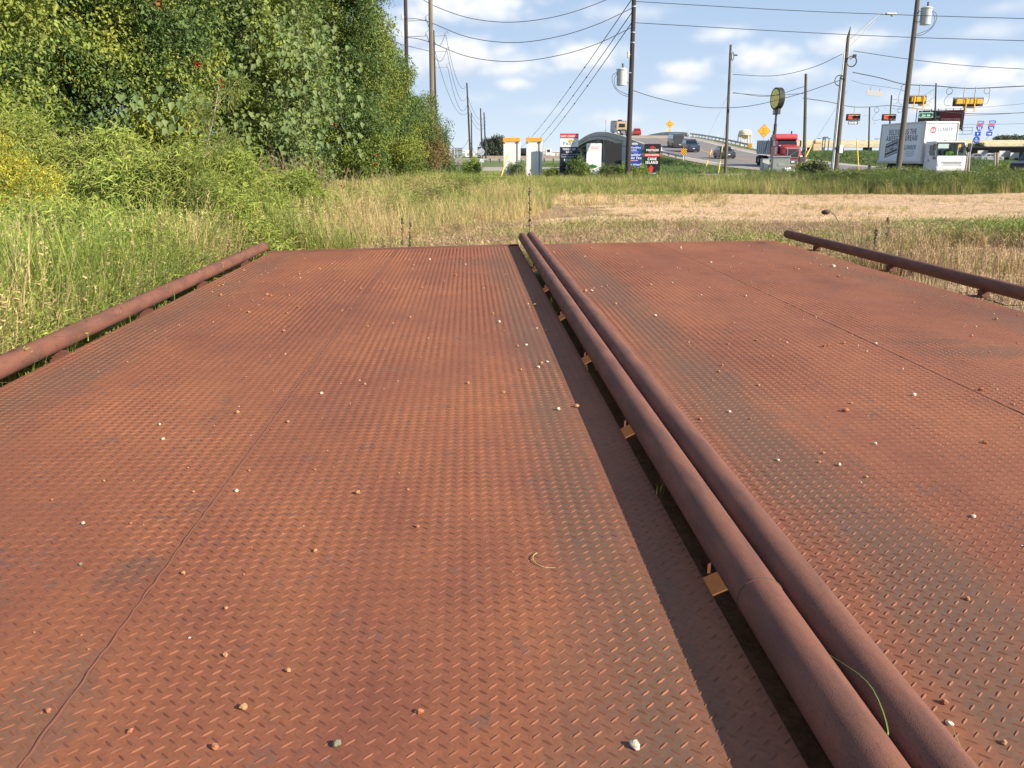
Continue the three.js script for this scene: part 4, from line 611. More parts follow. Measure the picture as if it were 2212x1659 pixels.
// interstate assembly
{
  const d = 75, m = mpp(d), base = groundAt(2086, d), t = thing('route_marker_assembly', 'blue interstate route markers WEST and EAST on one post', 'road sign', base, FACE);
  const loc = (px, py) => { const p = W(px, py, d); return V((px - 2086) * m, p.y - base.y, 0); };
  const face = (name, x0, x1, y0, y1, draw, shape) => { const a = loc((x0 + x1) / 2, (y0 + y1) / 2), w = (x1 - x0) * m, h = (y1 - y0) * m * 1.0; const g = shape ? shape(w, h) : new THREE.PlaneGeometry(w, h); const part = mesh(name, shape ? shape(w, h).translate(a.x, a.y, -0.012) : rbox(w, h, 0.02, a.x, a.y, -0.012, 0.006), galv, t); mesh('face', g.translate(a.x, a.y, 0.003), print(128, Math.round(128 * h / w), draw, 0.4), part); };
  const word = (s) => (g, w, h) => { g.fillStyle = '#1747b4'; g.fillRect(0, 0, w, h); g.strokeStyle = '#e8edf8'; g.lineWidth = 3; g.strokeRect(3, 3, w - 6, h - 6); text(g, s, w / 2, h * .54, h * .62, '#f2f5fb'); };
  const shield = (g, w, h) => { g.fillStyle = '#1747b4'; g.fillRect(0, 0, w, h); g.fillStyle = '#d42a3c'; g.fillRect(0, 0, w, h * .26); g.fillStyle = '#eef2fa'; g.fillRect(0, h * .26, w, h * .035); text(g, '10', w / 2, h * .60, h * .48, '#f6f8fc'); };
  const arrowUp = (g, w, h) => { g.fillStyle = '#1747b4'; g.fillRect(0, 0, w, h); g.fillStyle = '#f4f6fb'; g.fillRect(w * .45, h * .4, w * .1, h * .4); g.beginPath(); g.moveTo(w * .5, h * .15); g.lineTo(w * .66, h * .5); g.lineTo(w * .34, h * .5); g.fill(); };
  const arrowR = (g, w, h) => { g.fillStyle = '#1747b4'; g.fillRect(0, 0, w, h); g.fillStyle = '#f4f6fb'; g.fillRect(w * .2, h * .42, w * .4, h * .16); g.beginPath(); g.moveTo(w * .84, h * .5); g.lineTo(w * .56, h * .22); g.lineTo(w * .56, h * .78); g.fill(); };
  const shieldShape = (w, h) => { const s = new THREE.Shape(); s.moveTo(-w * .46, h * .42); s.quadraticCurveTo(-w * .25, h * .5, 0, h * .43); s.quadraticCurveTo(w * .25, h * .5, w * .46, h * .42); s.bezierCurveTo(w * .56, h * .1, w * .46, -h * .3, 0, -h * .5); s.bezierCurveTo(-w * .46, -h * .3, -w * .56, h * .1, -w * .46, h * .42); const g = new THREE.ShapeGeometry(s, 8), p = g.attributes.position, u = g.attributes.uv; for (let i = 0; i < p.count; i++) u.setXY(i, p.getX(i) / w + 0.5, p.getY(i) / h + 0.5); return g; };
  face('direction_plate', 2096.3, 2110.5, 262, 268.8, word('WEST')); face('route_shield', 2095, 2109.3, 269.3, 284, shield, shieldShape); face('arrow_plate', 2094.2, 2106.5, 285, 294, arrowUp); face('evacuation_disc', 2092, 2106.5, 294.8, 309.3, (g, w, h) => { g.fillStyle = '#1e50c0'; g.fillRect(0, 0, w, h); text(g, 'EVACUATION', w / 2, h * .6, 14, '#f0f3fb', { max: w * .8 }); text(g, 'ROUTE', w / 2, h * .74, 14, '#f0f3fb'); g.strokeStyle = '#f0f3fb'; g.lineWidth = 9; g.beginPath(); g.arc(w * .5, h * .33, 13, 0.2, 4.2); g.stroke(); }, (w) => new THREE.CircleGeometry(w / 2, 24));
  face('direction_plate', 2121, 2135.4, 261, 268, word('EAST')); face('route_shield', 2119.5, 2134, 268.8, 284, shield, shieldShape); face('arrow_plate', 2118.5, 2131.2, 285, 293.5, arrowR);
  mesh('post', bar(V(0, -0.2, -0.05), loc(2093, 303).setZ(-0.05), 0.04), galv, t);
  mesh('upright', bar(loc(2101, 309).setZ(-0.05), loc(2103, 262).setZ(-0.05), 0.03), galv, t); mesh('upright', bar(loc(2124.5, 296).setZ(-0.05), loc(2127, 262).setZ(-0.05), 0.03), galv, t);
  mesh('cross_bar', tube([loc(2093, 303).setZ(-0.05), loc(2110, 303).setZ(-0.05), loc(2119, 302).setZ(-0.05), loc(2124, 296).setZ(-0.05)], 0.025, 16, 6), galv, t);
}
// billboard
{
  const d = 170, c = W(2030, 259, d), t = thing('billboard', 'dark red roadside billboard with lattice back and catwalk', 'billboard', V(c.x, 0, c.z), FACE - 0.55), w = 8.2, h = 3.7, y = c.y;
  mesh('panel', rbox(w, h, 0.3, 0, y, 0, 0.03), mat(0.05, 0.04, 0.04, 0.7), t);
  mesh('face', new THREE.PlaneGeometry(w - 0.1, h - 0.1).translate(0, y, 0.155), print(512, 204, (g, w2, h2) => {
    g.fillStyle = '#4a3f40'; g.fillRect(0, 0, w2, h2); g.fillStyle = '#2e3440'; g.fillRect(0, 0, w2 * .5, h2 * .38); g.fillStyle = '#8f8674'; g.beginPath(); g.ellipse(w2 * .17, h2 * .42, 70, 34, 0, Math.PI, 0); g.fill(); g.fillStyle = '#5c3f28'; g.fillRect(w2 * .04, h2 * .43, w2 * .27, 22); g.fillStyle = '#93999b'; g.beginPath(); g.ellipse(w2 * .14, h2 * .8, 62, 26, 0, 0, 7); g.fill();
    g.fillStyle = '#7d2029'; g.fillRect(w2 * .5, 0, w2 * .5, h2); text(g, 'FUDDRUCKERS', w2 * .75, h2 * .5, 44, '#e0a8a8', { max: w2 * .44 }); g.fillStyle = '#d09a9a'; g.fillRect(w2 * .54, h2 * .66, w2 * .42, 4); text(g, '$7', w2 * .41, h2 * .62, 66, '#d6d2c8'); text(g, 'Breakfast', w2 * .38, h2 * .33, 26, '#c4c6c8');
  }), t);
  mesh('lattice_back', merge([...Array.from({ length: 7 }, (_, i) => box(0.14, h + 0.8, 0.14, w / 2 - 0.6 - i * 1.35, y, -1.2)), ...Array.from({ length: 6 }, (_, i) => box(w, 0.12, 0.12, 0, y - h / 2 + i * h / 5, -1.2)), box(0.2, h + 0.6, 1.5, w / 2 + 0.1, y, -0.9)]), mat(0.05, 0.05, 0.06, 0.7), t);
  mesh('column', cyl(0.45, 0.5, y + 0.5, 0, (y - 0.5) / 2, -0.6, 16), mat(0.1, 0.1, 0.11, 0.7), t);
  mesh('catwalk', merge([box(3.6, 0.08, 1.0, w / 2 + 0.4, y - h / 2 - 1.0, -0.2), ...[-1.7, 0, 1.7].map((x) => box(0.07, 1.4, 0.07, w / 2 + 0.4 + x, y - h / 2 - 0.4, 0.28)), box(3.6, 0.07, 0.07, w / 2 + 0.4, y - h / 2 + 0.28, 0.28), box(3.6, 0.07, 0.07, w / 2 + 0.4, y - h / 2 - 0.35, 0.28)]), galv, t);
}
// tall store sign (blank yellow face), its pole and cabinet sign
{
  const d = 230, b = groundAt(1669, d), t = thing('store_sign', 'tall pole sign with a plain yellow oval disc', 'store sign', b, FACE - 1.40), y0 = hAt(215, d), R = (hAt(192, d) - hAt(238, d)) / 2;
  mesh('pole', merge([cyl(0.28, 0.32, hAt(240, d), 0, hAt(240, d) / 2, 0, 16), cyl(0.42, 0.42, hAt(268, d) - 0, 0, hAt(268, d) / 2, 0, 16)]), mat(0.06, 0.06, 0.07, 0.5), t);
  mesh('disc_cabinet', tr(cyl(R, R, 1.5, 0, 0, 0, 40), 0, y0, 0, Math.PI / 2), mat(0.03, 0.03, 0.03, 0.6), t);
  mesh('disc_face', merge([new THREE.CircleGeometry(R * 0.86, 40).translate(0, y0, 0.756), new THREE.CircleGeometry(R * 0.9, 40).rotateY(Math.PI).translate(0, y0, -0.756)]), mat(0.88, 0.70, 0.18, 0.5), t);
  mesh('price_cabinet', rbox(3.0, 1.5, 0.8, 0.1, hAt(242.5, d), 0, 0.05), mat(0.05, 0.05, 0.055, 0.5), t); mesh('price_panel', rbox(1.1, 1.1, 0.05, -0.75, hAt(242.5, d), 0.42, 0.02), mat(0.5, 0.45, 0.36, 0.5), t);
}
// water tower
{
  const d = 820, px = 1606, b = groundAt(px, d), t = thing('water_tower', 'cream water tower with rounded tank on slender legs', 'water tower', b, 0), y = hAt(291, d), r = 14 * mpp(d), cream = mat(0.80, 0.62, 0.48, 0.6);
  mesh('tank', new THREE.LatheGeometry([[0, -0.62], [0.25, -0.62], [0.45, -0.5], [0.85, -0.32], [1, -0.05], [1, 0.12], [0.92, 0.45], [0.6, 0.68], [0.2, 0.76], [0, 0.77]].map(([a, c]) => new THREE.Vector2(a * r, c * r)), 40).translate(0, y, 0), cream, t);
  mesh('balcony', tr(new THREE.TorusGeometry(r * 1.03, 0.35, 6, 40), 0, y - r * 0.05, 0, Math.PI / 2), cream, t);
  for (let i = 0; i < 6; i++) { const a = i / 6 * 6.28 + 0.3; mesh('leg', bar(V(Math.cos(a) * r * 0.97, y - r * 0.05, Math.sin(a) * r * 0.97), V(Math.cos(a) * r * 1.05, 0, Math.sin(a) * r * 1.05), 0.5, 0.55, 8), cream, t); }
  mesh('riser', bar(V(0, y - r * 0.6, 0), V(0, 0, 0), 1.0, 1.0, 12), cream, t);
}
// utility cabinets, litter sheet, little posts
{
  const cab = mat(0.30, 0.32, 0.31, 0.55), d = 55;
  let b = groundAt(1682.5, d), t = thing('utility_cabinet', 'large grey steel utility cabinet in the weeds', 'cabinet', b, FACE - 0.12), w = 35 * mpp(d), h = hAt(339.5, d);
  mesh('body', rbox(w, h, 0.75, 0, h / 2, 0, 0.02), cab, t); mesh('lid', rbox(w + 0.08, 0.09, 0.85, 0, h + 0.03, 0, 0.02), cab, t); mesh('vent_plate', rbox(0.4, 0.2, 0.02, 0, h * 0.66, 0.38, 0.008), mat(0.36, 0.38, 0.37, 0.5), t); mesh('handle', rbox(0.04, 0.16, 0.04, w * 0.36, h * 0.5, 0.39, 0.01), mat(0.2, 0.2, 0.2, 0.5), t);
  b = groundAt(1649.5, 56); t = thing('utility_cabinet', 'small pale cabinet with a white notice beside the red truck', 'cabinet', b, FACE + 0.1); w = 15.5 * mpp(56); h = hAt(344.6, 56);
  mesh('body', rbox(w, h, 0.4, 0, h / 2, 0, 0.02), mat(0.42, 0.44, 0.42, 0.6), t); mesh('lid', rbox(w + 0.05, 0.06, 0.45, 0, h + 0.02, 0, 0.02), mat(0.36, 0.38, 0.36, 0.6), t); mesh('notice', rbox(w * 0.62, h * 0.45, 0.01, 0.02, h * 0.55, 0.206, 0.003), mat(0.8, 0.8, 0.78, 0.6), t);
  { const g = new THREE.PlaneGeometry(1.15, 0.55, 26, 12), p = g.attributes.position; for (let i = 0; i < p.count; i++) { const x = p.getX(i), y = p.getY(i); p.setZ(i, 0.16 * n3(x * 3.2, y * 3.2, 4) + 0.07 * n3(x * 8, y * 8, 1)); p.setY(i, y + 0.09 * n3(x * 4, y * 2, 8) + (y > 0.2 ? 0.1 * n3(x * 5, 2, 1) : 0)); } g.computeVertexNormals(); const q = groundAt(1712, 54.6); g.rotateY(FACE).translate(q.x, 0.48, q.z); tag(mesh('plastic_sheet', g, mat(0.72, 0.73, 0.72, 0.4, { side: THREE.DoubleSide })), 'crumpled white plastic sheet beside the large cabinet', 'plastic sheet'); }
  { const q = groundAt(1876.5, 59), s = thing('bollard', 'small dark bollard at the road edge', 'bollard', q); mesh('body', new THREE.LatheGeometry([[0, 0.85], [0.06, 0.84], [0.12, 0.75], [0.13, 0.2], [0.16, 0], [0.16, -0.1]].map(([a, c]) => new THREE.Vector2(a, c)), 14), mat(0.06, 0.06, 0.065, 0.6), s); mesh('band', cyl(0.132, 0.132, 0.08, 0, 0.6, 0, 14), mat(0.2, 0.2, 0.2, 0.5), s); }
  const wp = new THREE.MeshPhysicalMaterial({ map: woodTex, color: new THREE.Color(0.72, 0.66, 0.58), roughness: 0.9 }), rust = mat(0.22, 0.10, 0.05, 0.9);
  for (const [a, bt, c, e, y0, y1, dd, l] of [[2084, 2091, 2091.5, 2094.5, 329, 371, 50, 'pair of leaning white gate posts near the truck'], [2148.5, 2149, 2154.5, 2155, 330, 376, 50, 'pair of upright white gate posts near the dark car']]) {
    const q = groundAt((a + c) / 2, dd), s = thing('gate_posts', l, 'gate posts', q, 0, 'paired white posts'); const L = (px, py) => W(px, py, dd).sub(q);
    mesh('post', bar(L(a, y1 + 8), L(bt, y0), 0.07, 0.06, 4), wp, s); mesh('post', bar(L(c, y1 + 8), L(e, y0), 0.07, 0.06, 4), wp, s); mesh('cross_piece', bar(L(bt - 0.5, y0 + 3), L(e + 0.5, y0 + 3), 0.045, 0.045, 4), rust, s); mesh('rust_strip', bar(L((a + c) / 2, y1), L((bt + e) / 2, y0 + 2), 0.03, 0.03, 4), rust, s);
  }
  { const q = groundAt(2120, 52), g = mesh('gate_cable', tube([W(2060, 373, 52), W(2090, 370, 52), W(2118, 372, 52), W(2150, 371, 52)], 0.02, 24, 5), mat(0.6, 0.56, 0.5, 0.7)); tag(g, 'pale cable slung low between the white gate posts', 'cable'); }
}

// ================= vehicles =================
const glass = mat(0.012, 0.016, 0.02, 0.06, { clearcoat: 1, clearcoatRoughness: 0.05 }), tyre = mat(0.015, 0.015, 0.016, 0.85), rim = mat(0.42, 0.43, 0.45, 0.35, { metalness: 0.6 }), chrome = mat(0.6, 0.6, 0.62, 0.2, { metalness: 0.9 }), lampM = mat(0.85, 0.85, 0.82, 0.12), plateM = mat(0.7, 0.7, 0.7, 0.5), trimM = mat(0.02, 0.02, 0.022, 0.6);
const paint = (r, g, b) => mat(r, g, b, 0.45, { clearcoat: 0.45, clearcoatRoughness: 0.12 });
function wheel(parent, x, z, r, w, dual) {
  const g = new THREE.Group(); g.name = 'wheel'; parent.add(g); g.position.set(x, r, z);
  const prof = [[r * 0.58, -w / 2], [r * 0.93, -w / 2], [r, -w * 0.36], [r, w * 0.36], [r * 0.93, w / 2], [r * 0.58, w / 2]].map(([a, b]) => new THREE.Vector2(a, b));
  mesh('tyre', new THREE.LatheGeometry(prof, 22).rotateZ(Math.PI / 2), tyre, g);
  mesh('rim', merge([cyl(r * 0.58, r * 0.58, w * 0.7, 0, 0, 0, 18).rotateZ(Math.PI / 2), ...[0, 1, 2, 3, 4].map((i) => { const b = box(w * 0.85, r * 0.95, r * 0.14); return b.rotateX(i * Math.PI / 5); })]), rim, g);
}
// z forward, x across, ground at y = 0
function car(name, label, pos, turn, o) {
  const t = thing(name, label, o.category ?? 'car', pos, turn), { L, Wd, H, belt, hood, wsB, wsT, rT, rB, col } = o, f = L / 2, r = o.r ?? 0.33, gz = o.ground ?? 0.22, nose = o.nose ?? belt - 0.18;
  const body = [[f - 0.02, gz], [f, gz + 0.25], [f - 0.05, nose], [f - 0.35, nose + 0.07], [wsB + 0.02, hood], [wsB, belt], [rB, belt], [-f + 0.12, belt - (o.drop ?? 0.06)], [-f, belt - 0.3], [-f + 0.02, gz + 0.1], [-f + 0.15, gz]];
  const wa = f - (o.fo ?? 0.82), wb = -f + (o.ro ?? 0.86);
  mesh('body', profile(body, Wd, 0.07), paint(...col), t);
  const cabin = [[wsB, belt - 0.02], [wsT, H - 0.05], [wsT - 0.25, H], [rT + 0.15, H], [rT, H - 0.06], [rB, belt - 0.02]];
  const cg = profile(cabin, Wd - 0.1, 0.06); { const p = cg.attributes.position; for (let i = 0; i < p.count; i++) { const k = 1 - 0.16 * clamp((p.getY(i) - belt) / (H - belt)); p.setX(i, p.getX(i) * k); } cg.computeVertexNormals(); }
  mesh('cabin', cg, paint(...col), t);
  const q = (za, ya, zb, yb, off) => { const k0 = (Wd - 0.1) / 2 * 0.93, k1 = (Wd - 0.1) / 2 * 0.80, n = V(0, zb - za, -(yb - ya)).normalize(); if (n.y < 0) n.negate(); n.multiplyScalar(off); return quad(V(-k0, ya, za).add(n), V(k0, ya, za).add(n), V(k1, yb, zb).add(n), V(-k1, yb, zb).add(n)); };
  mesh('windshield', q(wsB - 0.02, belt + 0.02, wsT, H - 0.1, 0.075), glass, t);
  mesh('rear_window', q(rB + 0.02, belt + 0.06, rT + 0.0, H - 0.14, 0.075), glass, t);
  const n = o.windows ?? 2; for (const s of [-1, 1]) for (let i = 0; i < n; i++) {
    const zA = lerp(wsB - 0.2, rB + 0.25, i / n) - 0.03, zB = lerp(wsB - 0.2, rB + 0.25, (i + 1) / n) + 0.05, zAt = i ? zA : lerp(wsB, wsT, 0.75) - 0.15, zBt = i === n - 1 ? Math.max(zB, rT + 0.25) : zB, xo = s * ((Wd - 0.1) / 2 * 0.985 + 0.003), xt = s * ((Wd - 0.1) / 2 * 0.865 + 0.010);
    mesh('side_window', quad(V(xo, belt + 0.04, zA), V(xo, belt + 0.04, zB), V(xt, H - 0.12, zBt), V(xt, H - 0.12, Math.min(zAt, zA))), glass, t);
    if (!(o.van && i)) mesh('door_handle', rbox(0.03, 0.03, 0.14, s * (Wd / 2 + 0.01), belt - 0.1, (zA + zB) / 2 - 0.25, 0.01), chrome, t);
  }
  for (const s of [-1, 1]) {
    mesh('headlight', rbox(0.38, 0.15, 0.22, s * (Wd / 2 - 0.27), nose - 0.05, f - 0.12, 0.05), lampM, t); mesh('fog_lamp', rbox(0.12, 0.09, 0.05, s * (Wd / 2 - 0.25), gz + 0.2, f - 0.0, 0.02), lampM, t);
    mesh('tail_light', rbox(0.2, 0.25, 0.08, s * (Wd / 2 - 0.16), belt - 0.2, -f + 0.03, 0.03), mat(0.35, 0.01, 0.01, 0.25), t);
    mesh('mirror', rbox(0.2, 0.15, 0.1, s * (Wd / 2 + 0.12), belt + 0.08, wsB - 0.3, 0.04), o.mirror ? trimM : paint(...col), t);
    wheel(t, s * (Wd / 2 - 0.11), wa, r, 0.22); wheel(t, s * (Wd / 2 - 0.11), wb, r, 0.22);
    for (const z of [wa, wb]) mesh('wheel_arch', tr(new THREE.TorusGeometry(r + 0.05, 0.035, 6, 14, Math.PI), s * (Wd / 2 - 0.005), r, z, 0, Math.PI / 2, 0), trimM, t);
  }
  mesh('grille', rbox(Wd * 0.5, o.grille ?? 0.2, 0.05, 0, nose - 0.08, f - 0.0, 0.03), o.chrome ? chrome : trimM, t); mesh('lower_intake', rbox(Wd * 0.6, 0.14, 0.05, 0, gz + 0.16, f + 0.005, 0.03), trimM, t); mesh('bumper', rbox(Wd * 0.92, 0.12, 0.12, 0, gz + 0.3, f - 0.01, 0.05), o.bumper ? trimM : paint(...col), t); mesh('number_plate', rbox(0.32, 0.15, 0.015, 0, gz + 0.32, f + 0.06, 0.004), plateM, t);
  return t;
}
const lane = (px, d, X) => { const p = XD(X ?? (px - CX) / F * d, d, 0); p.y = hr(d) + 0.015; return p; };
const slope = (t, d) => { t.rotation.order = 'YXZ'; t.rotation.x = Math.atan((hr(d + 4) - hr(d - 4)) / 8 * cP); };   // nose points downhill towards the camera
slope(car('sedan', 'dark sedan coming down the road behind the bare pole', lane(1563, 110), FACE + 0.02, { L: 4.6, Wd: 1.8, H: 1.47, belt: 0.93, hood: 0.9, wsB: 0.85, wsT: 0.15, rT: -1.15, rB: -1.75, col: [0.022, 0.028, 0.035], chrome: true }), 110);
slope(car('sport_utility_vehicle', 'dark blue SUV following the dark sedan', lane(1489, 129), FACE + 0.02, { L: 4.7, Wd: 1.9, H: 1.78, belt: 1.12, hood: 1.05, nose: 0.92, wsB: 0.95, wsT: 0.3, rT: -2.05, rB: -2.2, r: 0.37, windows: 3, col: [0.02, 0.03, 0.055], chrome: true, category: 'SUV' }), 129);
slope(car('van', 'dark high-roof van behind the blue SUV', lane(1459, 141), FACE + 0.02, { L: 5.6, Wd: 2.05, H: 2.15, belt: 1.25, hood: 1.2, nose: 1.0, wsB: 1.75, wsT: 1.05, rT: -2.65, rB: -2.75, r: 0.36, windows: 2, van: true, col: [0.045, 0.045, 0.05], category: 'van', mirror: true }), 141);
slope(car('hatchback', 'small red car near the overpass crest', lane(1372, 196), FACE + Math.PI, { L: 4.2, Wd: 1.75, H: 1.5, belt: 0.92, hood: 0.88, wsB: 0.8, wsT: 0.1, rT: -1.5, rB: -1.95, col: [0.36, 0.025, 0.02] }), 196);
{ const c = car('sport_utility_vehicle', 'black SUV partly seen beside the white gate posts', groundAt(2237, 50.5), FACE - 0.75, { L: 4.8, Wd: 1.95, H: 1.75, belt: 1.1, hood: 1.04, nose: 0.9, wsB: 0.9, wsT: 0.15, rT: -2.0, rB: -2.25, r: 0.37, windows: 3, col: [0.02, 0.021, 0.024], category: 'SUV', mirror: true }); c.position.y = 0.08; }
for (const [px, d, l, col] of [[2086, 190, 'white parked car under the far elevated highway', [0.6, 0.6, 0.58]], [2140, 185, 'silver parked car beside the far brick building', [0.45, 0.45, 0.46]], [2112, 188, 'grey parked car between two pale parked cars', [0.25, 0.25, 0.26]]]) car('parked_car', l, groundAt(px, d), FACE + 1.4, { L: 4.6, Wd: 1.8, H: 1.5, belt: 0.93, hood: 0.9, wsB: 0.85, wsT: 0.15, rT: -1.15, rB: -1.75, col });

// ---- tall box truck coming over the crest ----
{
  const d = 186, p = lane(1337, d), t = thing('delivery_truck', 'tall grey delivery truck coming over the overpass crest', 'truck', p, FACE + 0.1), grey = mat(0.5, 0.5, 0.5, 0.5);
  mesh('cargo_box', rbox(2.5, 2.3, 6.2, 0, 1.95, -1.4, 0.06), grey, t); mesh('roof_rail', rbox(2.3, 0.16, 5.8, 0, 3.2, -1.4, 0.05), mat(0.2, 0.06, 0.05, 0.6), t); mesh('roof_unit', rbox(0.8, 0.25, 0.9, 0, 3.38, -0.5, 0.05), trimM, t);
  mesh('front_panel', rbox(2.36, 2.0, 0.08, 0, 2.0, 1.75, 0.03), mat(0.42, 0.34, 0.22, 0.6), t); mesh('windshield', rbox(1.35, 0.75, 0.05, 0, 2.3, 1.83, 0.03), glass, t);
  mesh('hood', rbox(1.7, 0.75, 1.4, 0, 1.1, 2.45, 0.2, 3), trimM, t); mesh('grille', rbox(0.9, 0.45, 0.06, 0, 0.95, 3.16, 0.03), chrome, t);
  for (const s of [-1, 1]) { mesh('fender', rbox(0.4, 0.5, 1.2, s * 0.98, 0.85, 2.5, 0.15, 3), mat(0.75, 0.75, 0.74, 0.4), t); mesh('headlight', rbox(0.25, 0.2, 0.08, s * 0.98, 0.95, 3.1, 0.04), lampM, t); mesh('mirror', rbox(0.16, 0.5, 0.12, s * 1.45, 2.1, 1.8, 0.03), trimM, t); wheel(t, s * 1.0, 2.3, 0.45, 0.28); wheel(t, s * 1.0, -2.6, 0.45, 0.5); }
  mesh('bumper', rbox(2.3, 0.25, 0.2, 0, 0.5, 3.15, 0.05), trimM, t); slope(t, d);
}
// ---- red dump truck ----
{
  const d = 87, p = lane(1681, d), t = thing('dump_truck', 'red dump truck with a grey ribbed bed', 'dump truck', p, FACE + 0.02), red = paint(0.52, 0.035, 0.045), steel = mat(0.42, 0.45, 0.48, 0.45, { metalness: 0.2 });
  const hood = profile([[0, 0], [1.95, 0], [2.0, 0.3], [1.93, 0.95], [1.6, 1.12], [0.05, 1.32], [0, 1.3]], 1.75, 0.1); { const q = hood.attributes.position; for (let i = 0; i < q.count; i++) q.setX(i, q.getX(i) * (1 - 0.10 * clamp(q.getZ(i) / 2))); } mesh('hood', hood.translate(0, 0.75, 2.0), red, t);
  mesh('cab', merge([profile([[0, 0], [1.55, 0], [1.6, 1.0], [1.2, 1.85], [0.9, 2.0], [0, 2.0]], 2.2, 0.08).translate(0, 0.95, 0.5)]), red, t);
  mesh('roof_fairing', merge([rbox(2.2, 0.2, 1.5, 0, 3.0, 0.95, 0.08), profile([[0, 0], [0.5, 0], [0.4, 0.22], [0, 0.3]], 2.3, 0.05).translate(0, 2.86, 1.35)]), red, t);
  mesh('sun_visor', rbox(2.25, 0.08, 0.3, 0, 2.72, 1.95, 0.03), red, t);
  mesh('windshield', quad(V(-0.98, 2.02, 2.19), V(0.98, 2.02, 2.19), V(0.92, 2.74, 1.83), V(-0.92, 2.74, 1.83)), glass, t);
  for (const s of [-1, 1]) { mesh('side_window', quad(V(s * 1.105, 2.0, 0.8), V(s * 1.105, 2.0, 1.85), V(s * 1.105, 2.68, 1.55), V(s * 1.105, 2.68, 0.8)), glass, t); mesh('door_handle', rbox(0.04, 0.06, 0.2, s * 1.12, 1.75, 0.95, 0.01), chrome, t); }
  mesh('grille_frame', rbox(1.25, 0.95, 0.06, 0, 1.35, 4.12, 0.05), chrome, t); mesh('grille', merge(Array.from({ length: 9 }, (_, i) => box(1.08, 0.05, 0.03, 0, 0.98 + i * 0.093, 4.16))), trimM, t); mesh('grille_back', rbox(1.1, 0.82, 0.02, 0, 1.35, 4.15, 0.01), mat(0.05, 0.045, 0.045, 0.6), t); mesh('diagonal_bar', bar(V(-0.5, 1.0, 4.19), V(0.5, 1.7, 4.19), 0.025, 0.025, 6), chrome, t);
  for (const s of [-1, 1]) {
    mesh('fender', merge([tr(new THREE.CylinderGeometry(0.68, 0.68, 0.42, 22, 1, false, 0, Math.PI), s * 1.0, 0.6, 3.05, 0, 0, Math.PI / 2), rbox(0.42, 0.4, 0.4, s * 1.0, 0.9, 3.55, 0.1)]), red, t);
    mesh('headlight', rbox(0.4, 0.26, 0.14, s * 0.98, 0.98, 3.80, 0.06), lampM, t);
    const mg = new THREE.Group(); mg.name = 'mirror'; t.add(mg); mesh('mirror_glass', rbox(0.15, 0.62, 0.12, s * 1.45, 2.25, 1.85, 0.04), trimM, mg); mesh('mirror_arm', merge([bar(V(s * 1.1, 2.6, 1.75), V(s * 1.45, 2.55, 1.85), 0.02), bar(V(s * 1.1, 2.0, 1.75), V(s * 1.45, 2.0, 1.85), 0.02)]), trimM, mg);
    mesh('hood_mirror', merge([bar(V(s * 0.8, 1.75, 3.3), V(s * 1.25, 2.0, 3.5), 0.02), tr(new THREE.SphereGeometry(0.1, 10, 8), s * 1.25, 2.05, 3.5)]), chrome, t);
    mesh('air_cleaner', cyl(0.16, 0.16, 0.75, s * 1.08, 1.55, 2.3, 14), chrome, t);
    mesh('exhaust_stack', cyl(0.07, 0.07, 2.0, s * 0.95, 2.5, 0.35, 10), trimM, t);
    wheel(t, s * 1.02, 3.05, 0.52, 0.32); wheel(t, s * 0.95, -2.0, 0.52, 0.55); wheel(t, s * 0.95, -3.25, 0.52, 0.55);
    mesh('fuel_tank', tr(cyl(0.32, 0.32, 1.2, 0, 0, 0, 16), s * 0.95, 0.75, 0.9, Math.PI / 2), steel, t);
    mesh('mud_flap', rbox(0.6, 0.7, 0.03, s * 0.92, 0.55, -3.95, 0.01), trimM, t);
  }
  mesh('bumper', rbox(2.4, 0.38, 0.22, 0, 0.52, 4.08, 0.06), mat(0.1, 0.1, 0.11, 0.5), t); mesh('number_plate', rbox(0.32, 0.15, 0.02, 0, 0.52, 4.2, 0.004), plateM, t);
  mesh('chassis', merge([box(0.12, 0.25, 7.4, -0.4, 0.8, -0.2), box(0.12, 0.25, 7.4, 0.4, 0.8, -0.2)]), trimM, t);
  const bed = new THREE.Group(); bed.name = 'dump_bed'; t.add(bed);
  for (const s of [-1, 1]) { mesh('side_wall', rbox(0.07, 1.25, 4.3, s * 1.17, 1.85, -1.95, 0.02), steel, bed); for (let i = 0; i < 6; i++) mesh('rib', rbox(0.09, 1.15, 0.12, s * 1.24, 1.85, -0.1 - i * 0.74, 0.02), steel, bed); mesh('top_rail', rbox(0.14, 0.12, 4.35, s * 1.17, 2.5, -1.95, 0.03), steel, bed); }
  mesh('headboard', rbox(2.36, 1.65, 0.08, 0, 2.05, 0.2, 0.03), steel, bed); mesh('cab_shield', rbox(2.2, 0.06, 0.7, 0, 2.9, 0.5, 0.02), mat(0.65, 0.65, 0.66, 0.4), bed); mesh('tailgate', rbox(2.3, 1.2, 0.08, 0, 1.85, -4.1, 0.03), steel, bed); mesh('bed_floor', rbox(2.3, 0.12, 4.3, 0, 1.2, -1.95, 0.02), steel, bed); mesh('tarp_arm', bar(V(-1.3, 1.3, -1.2), V(-1.3, 2.7, 0.1), 0.03), trimM, bed);
  slope(t, d);
}
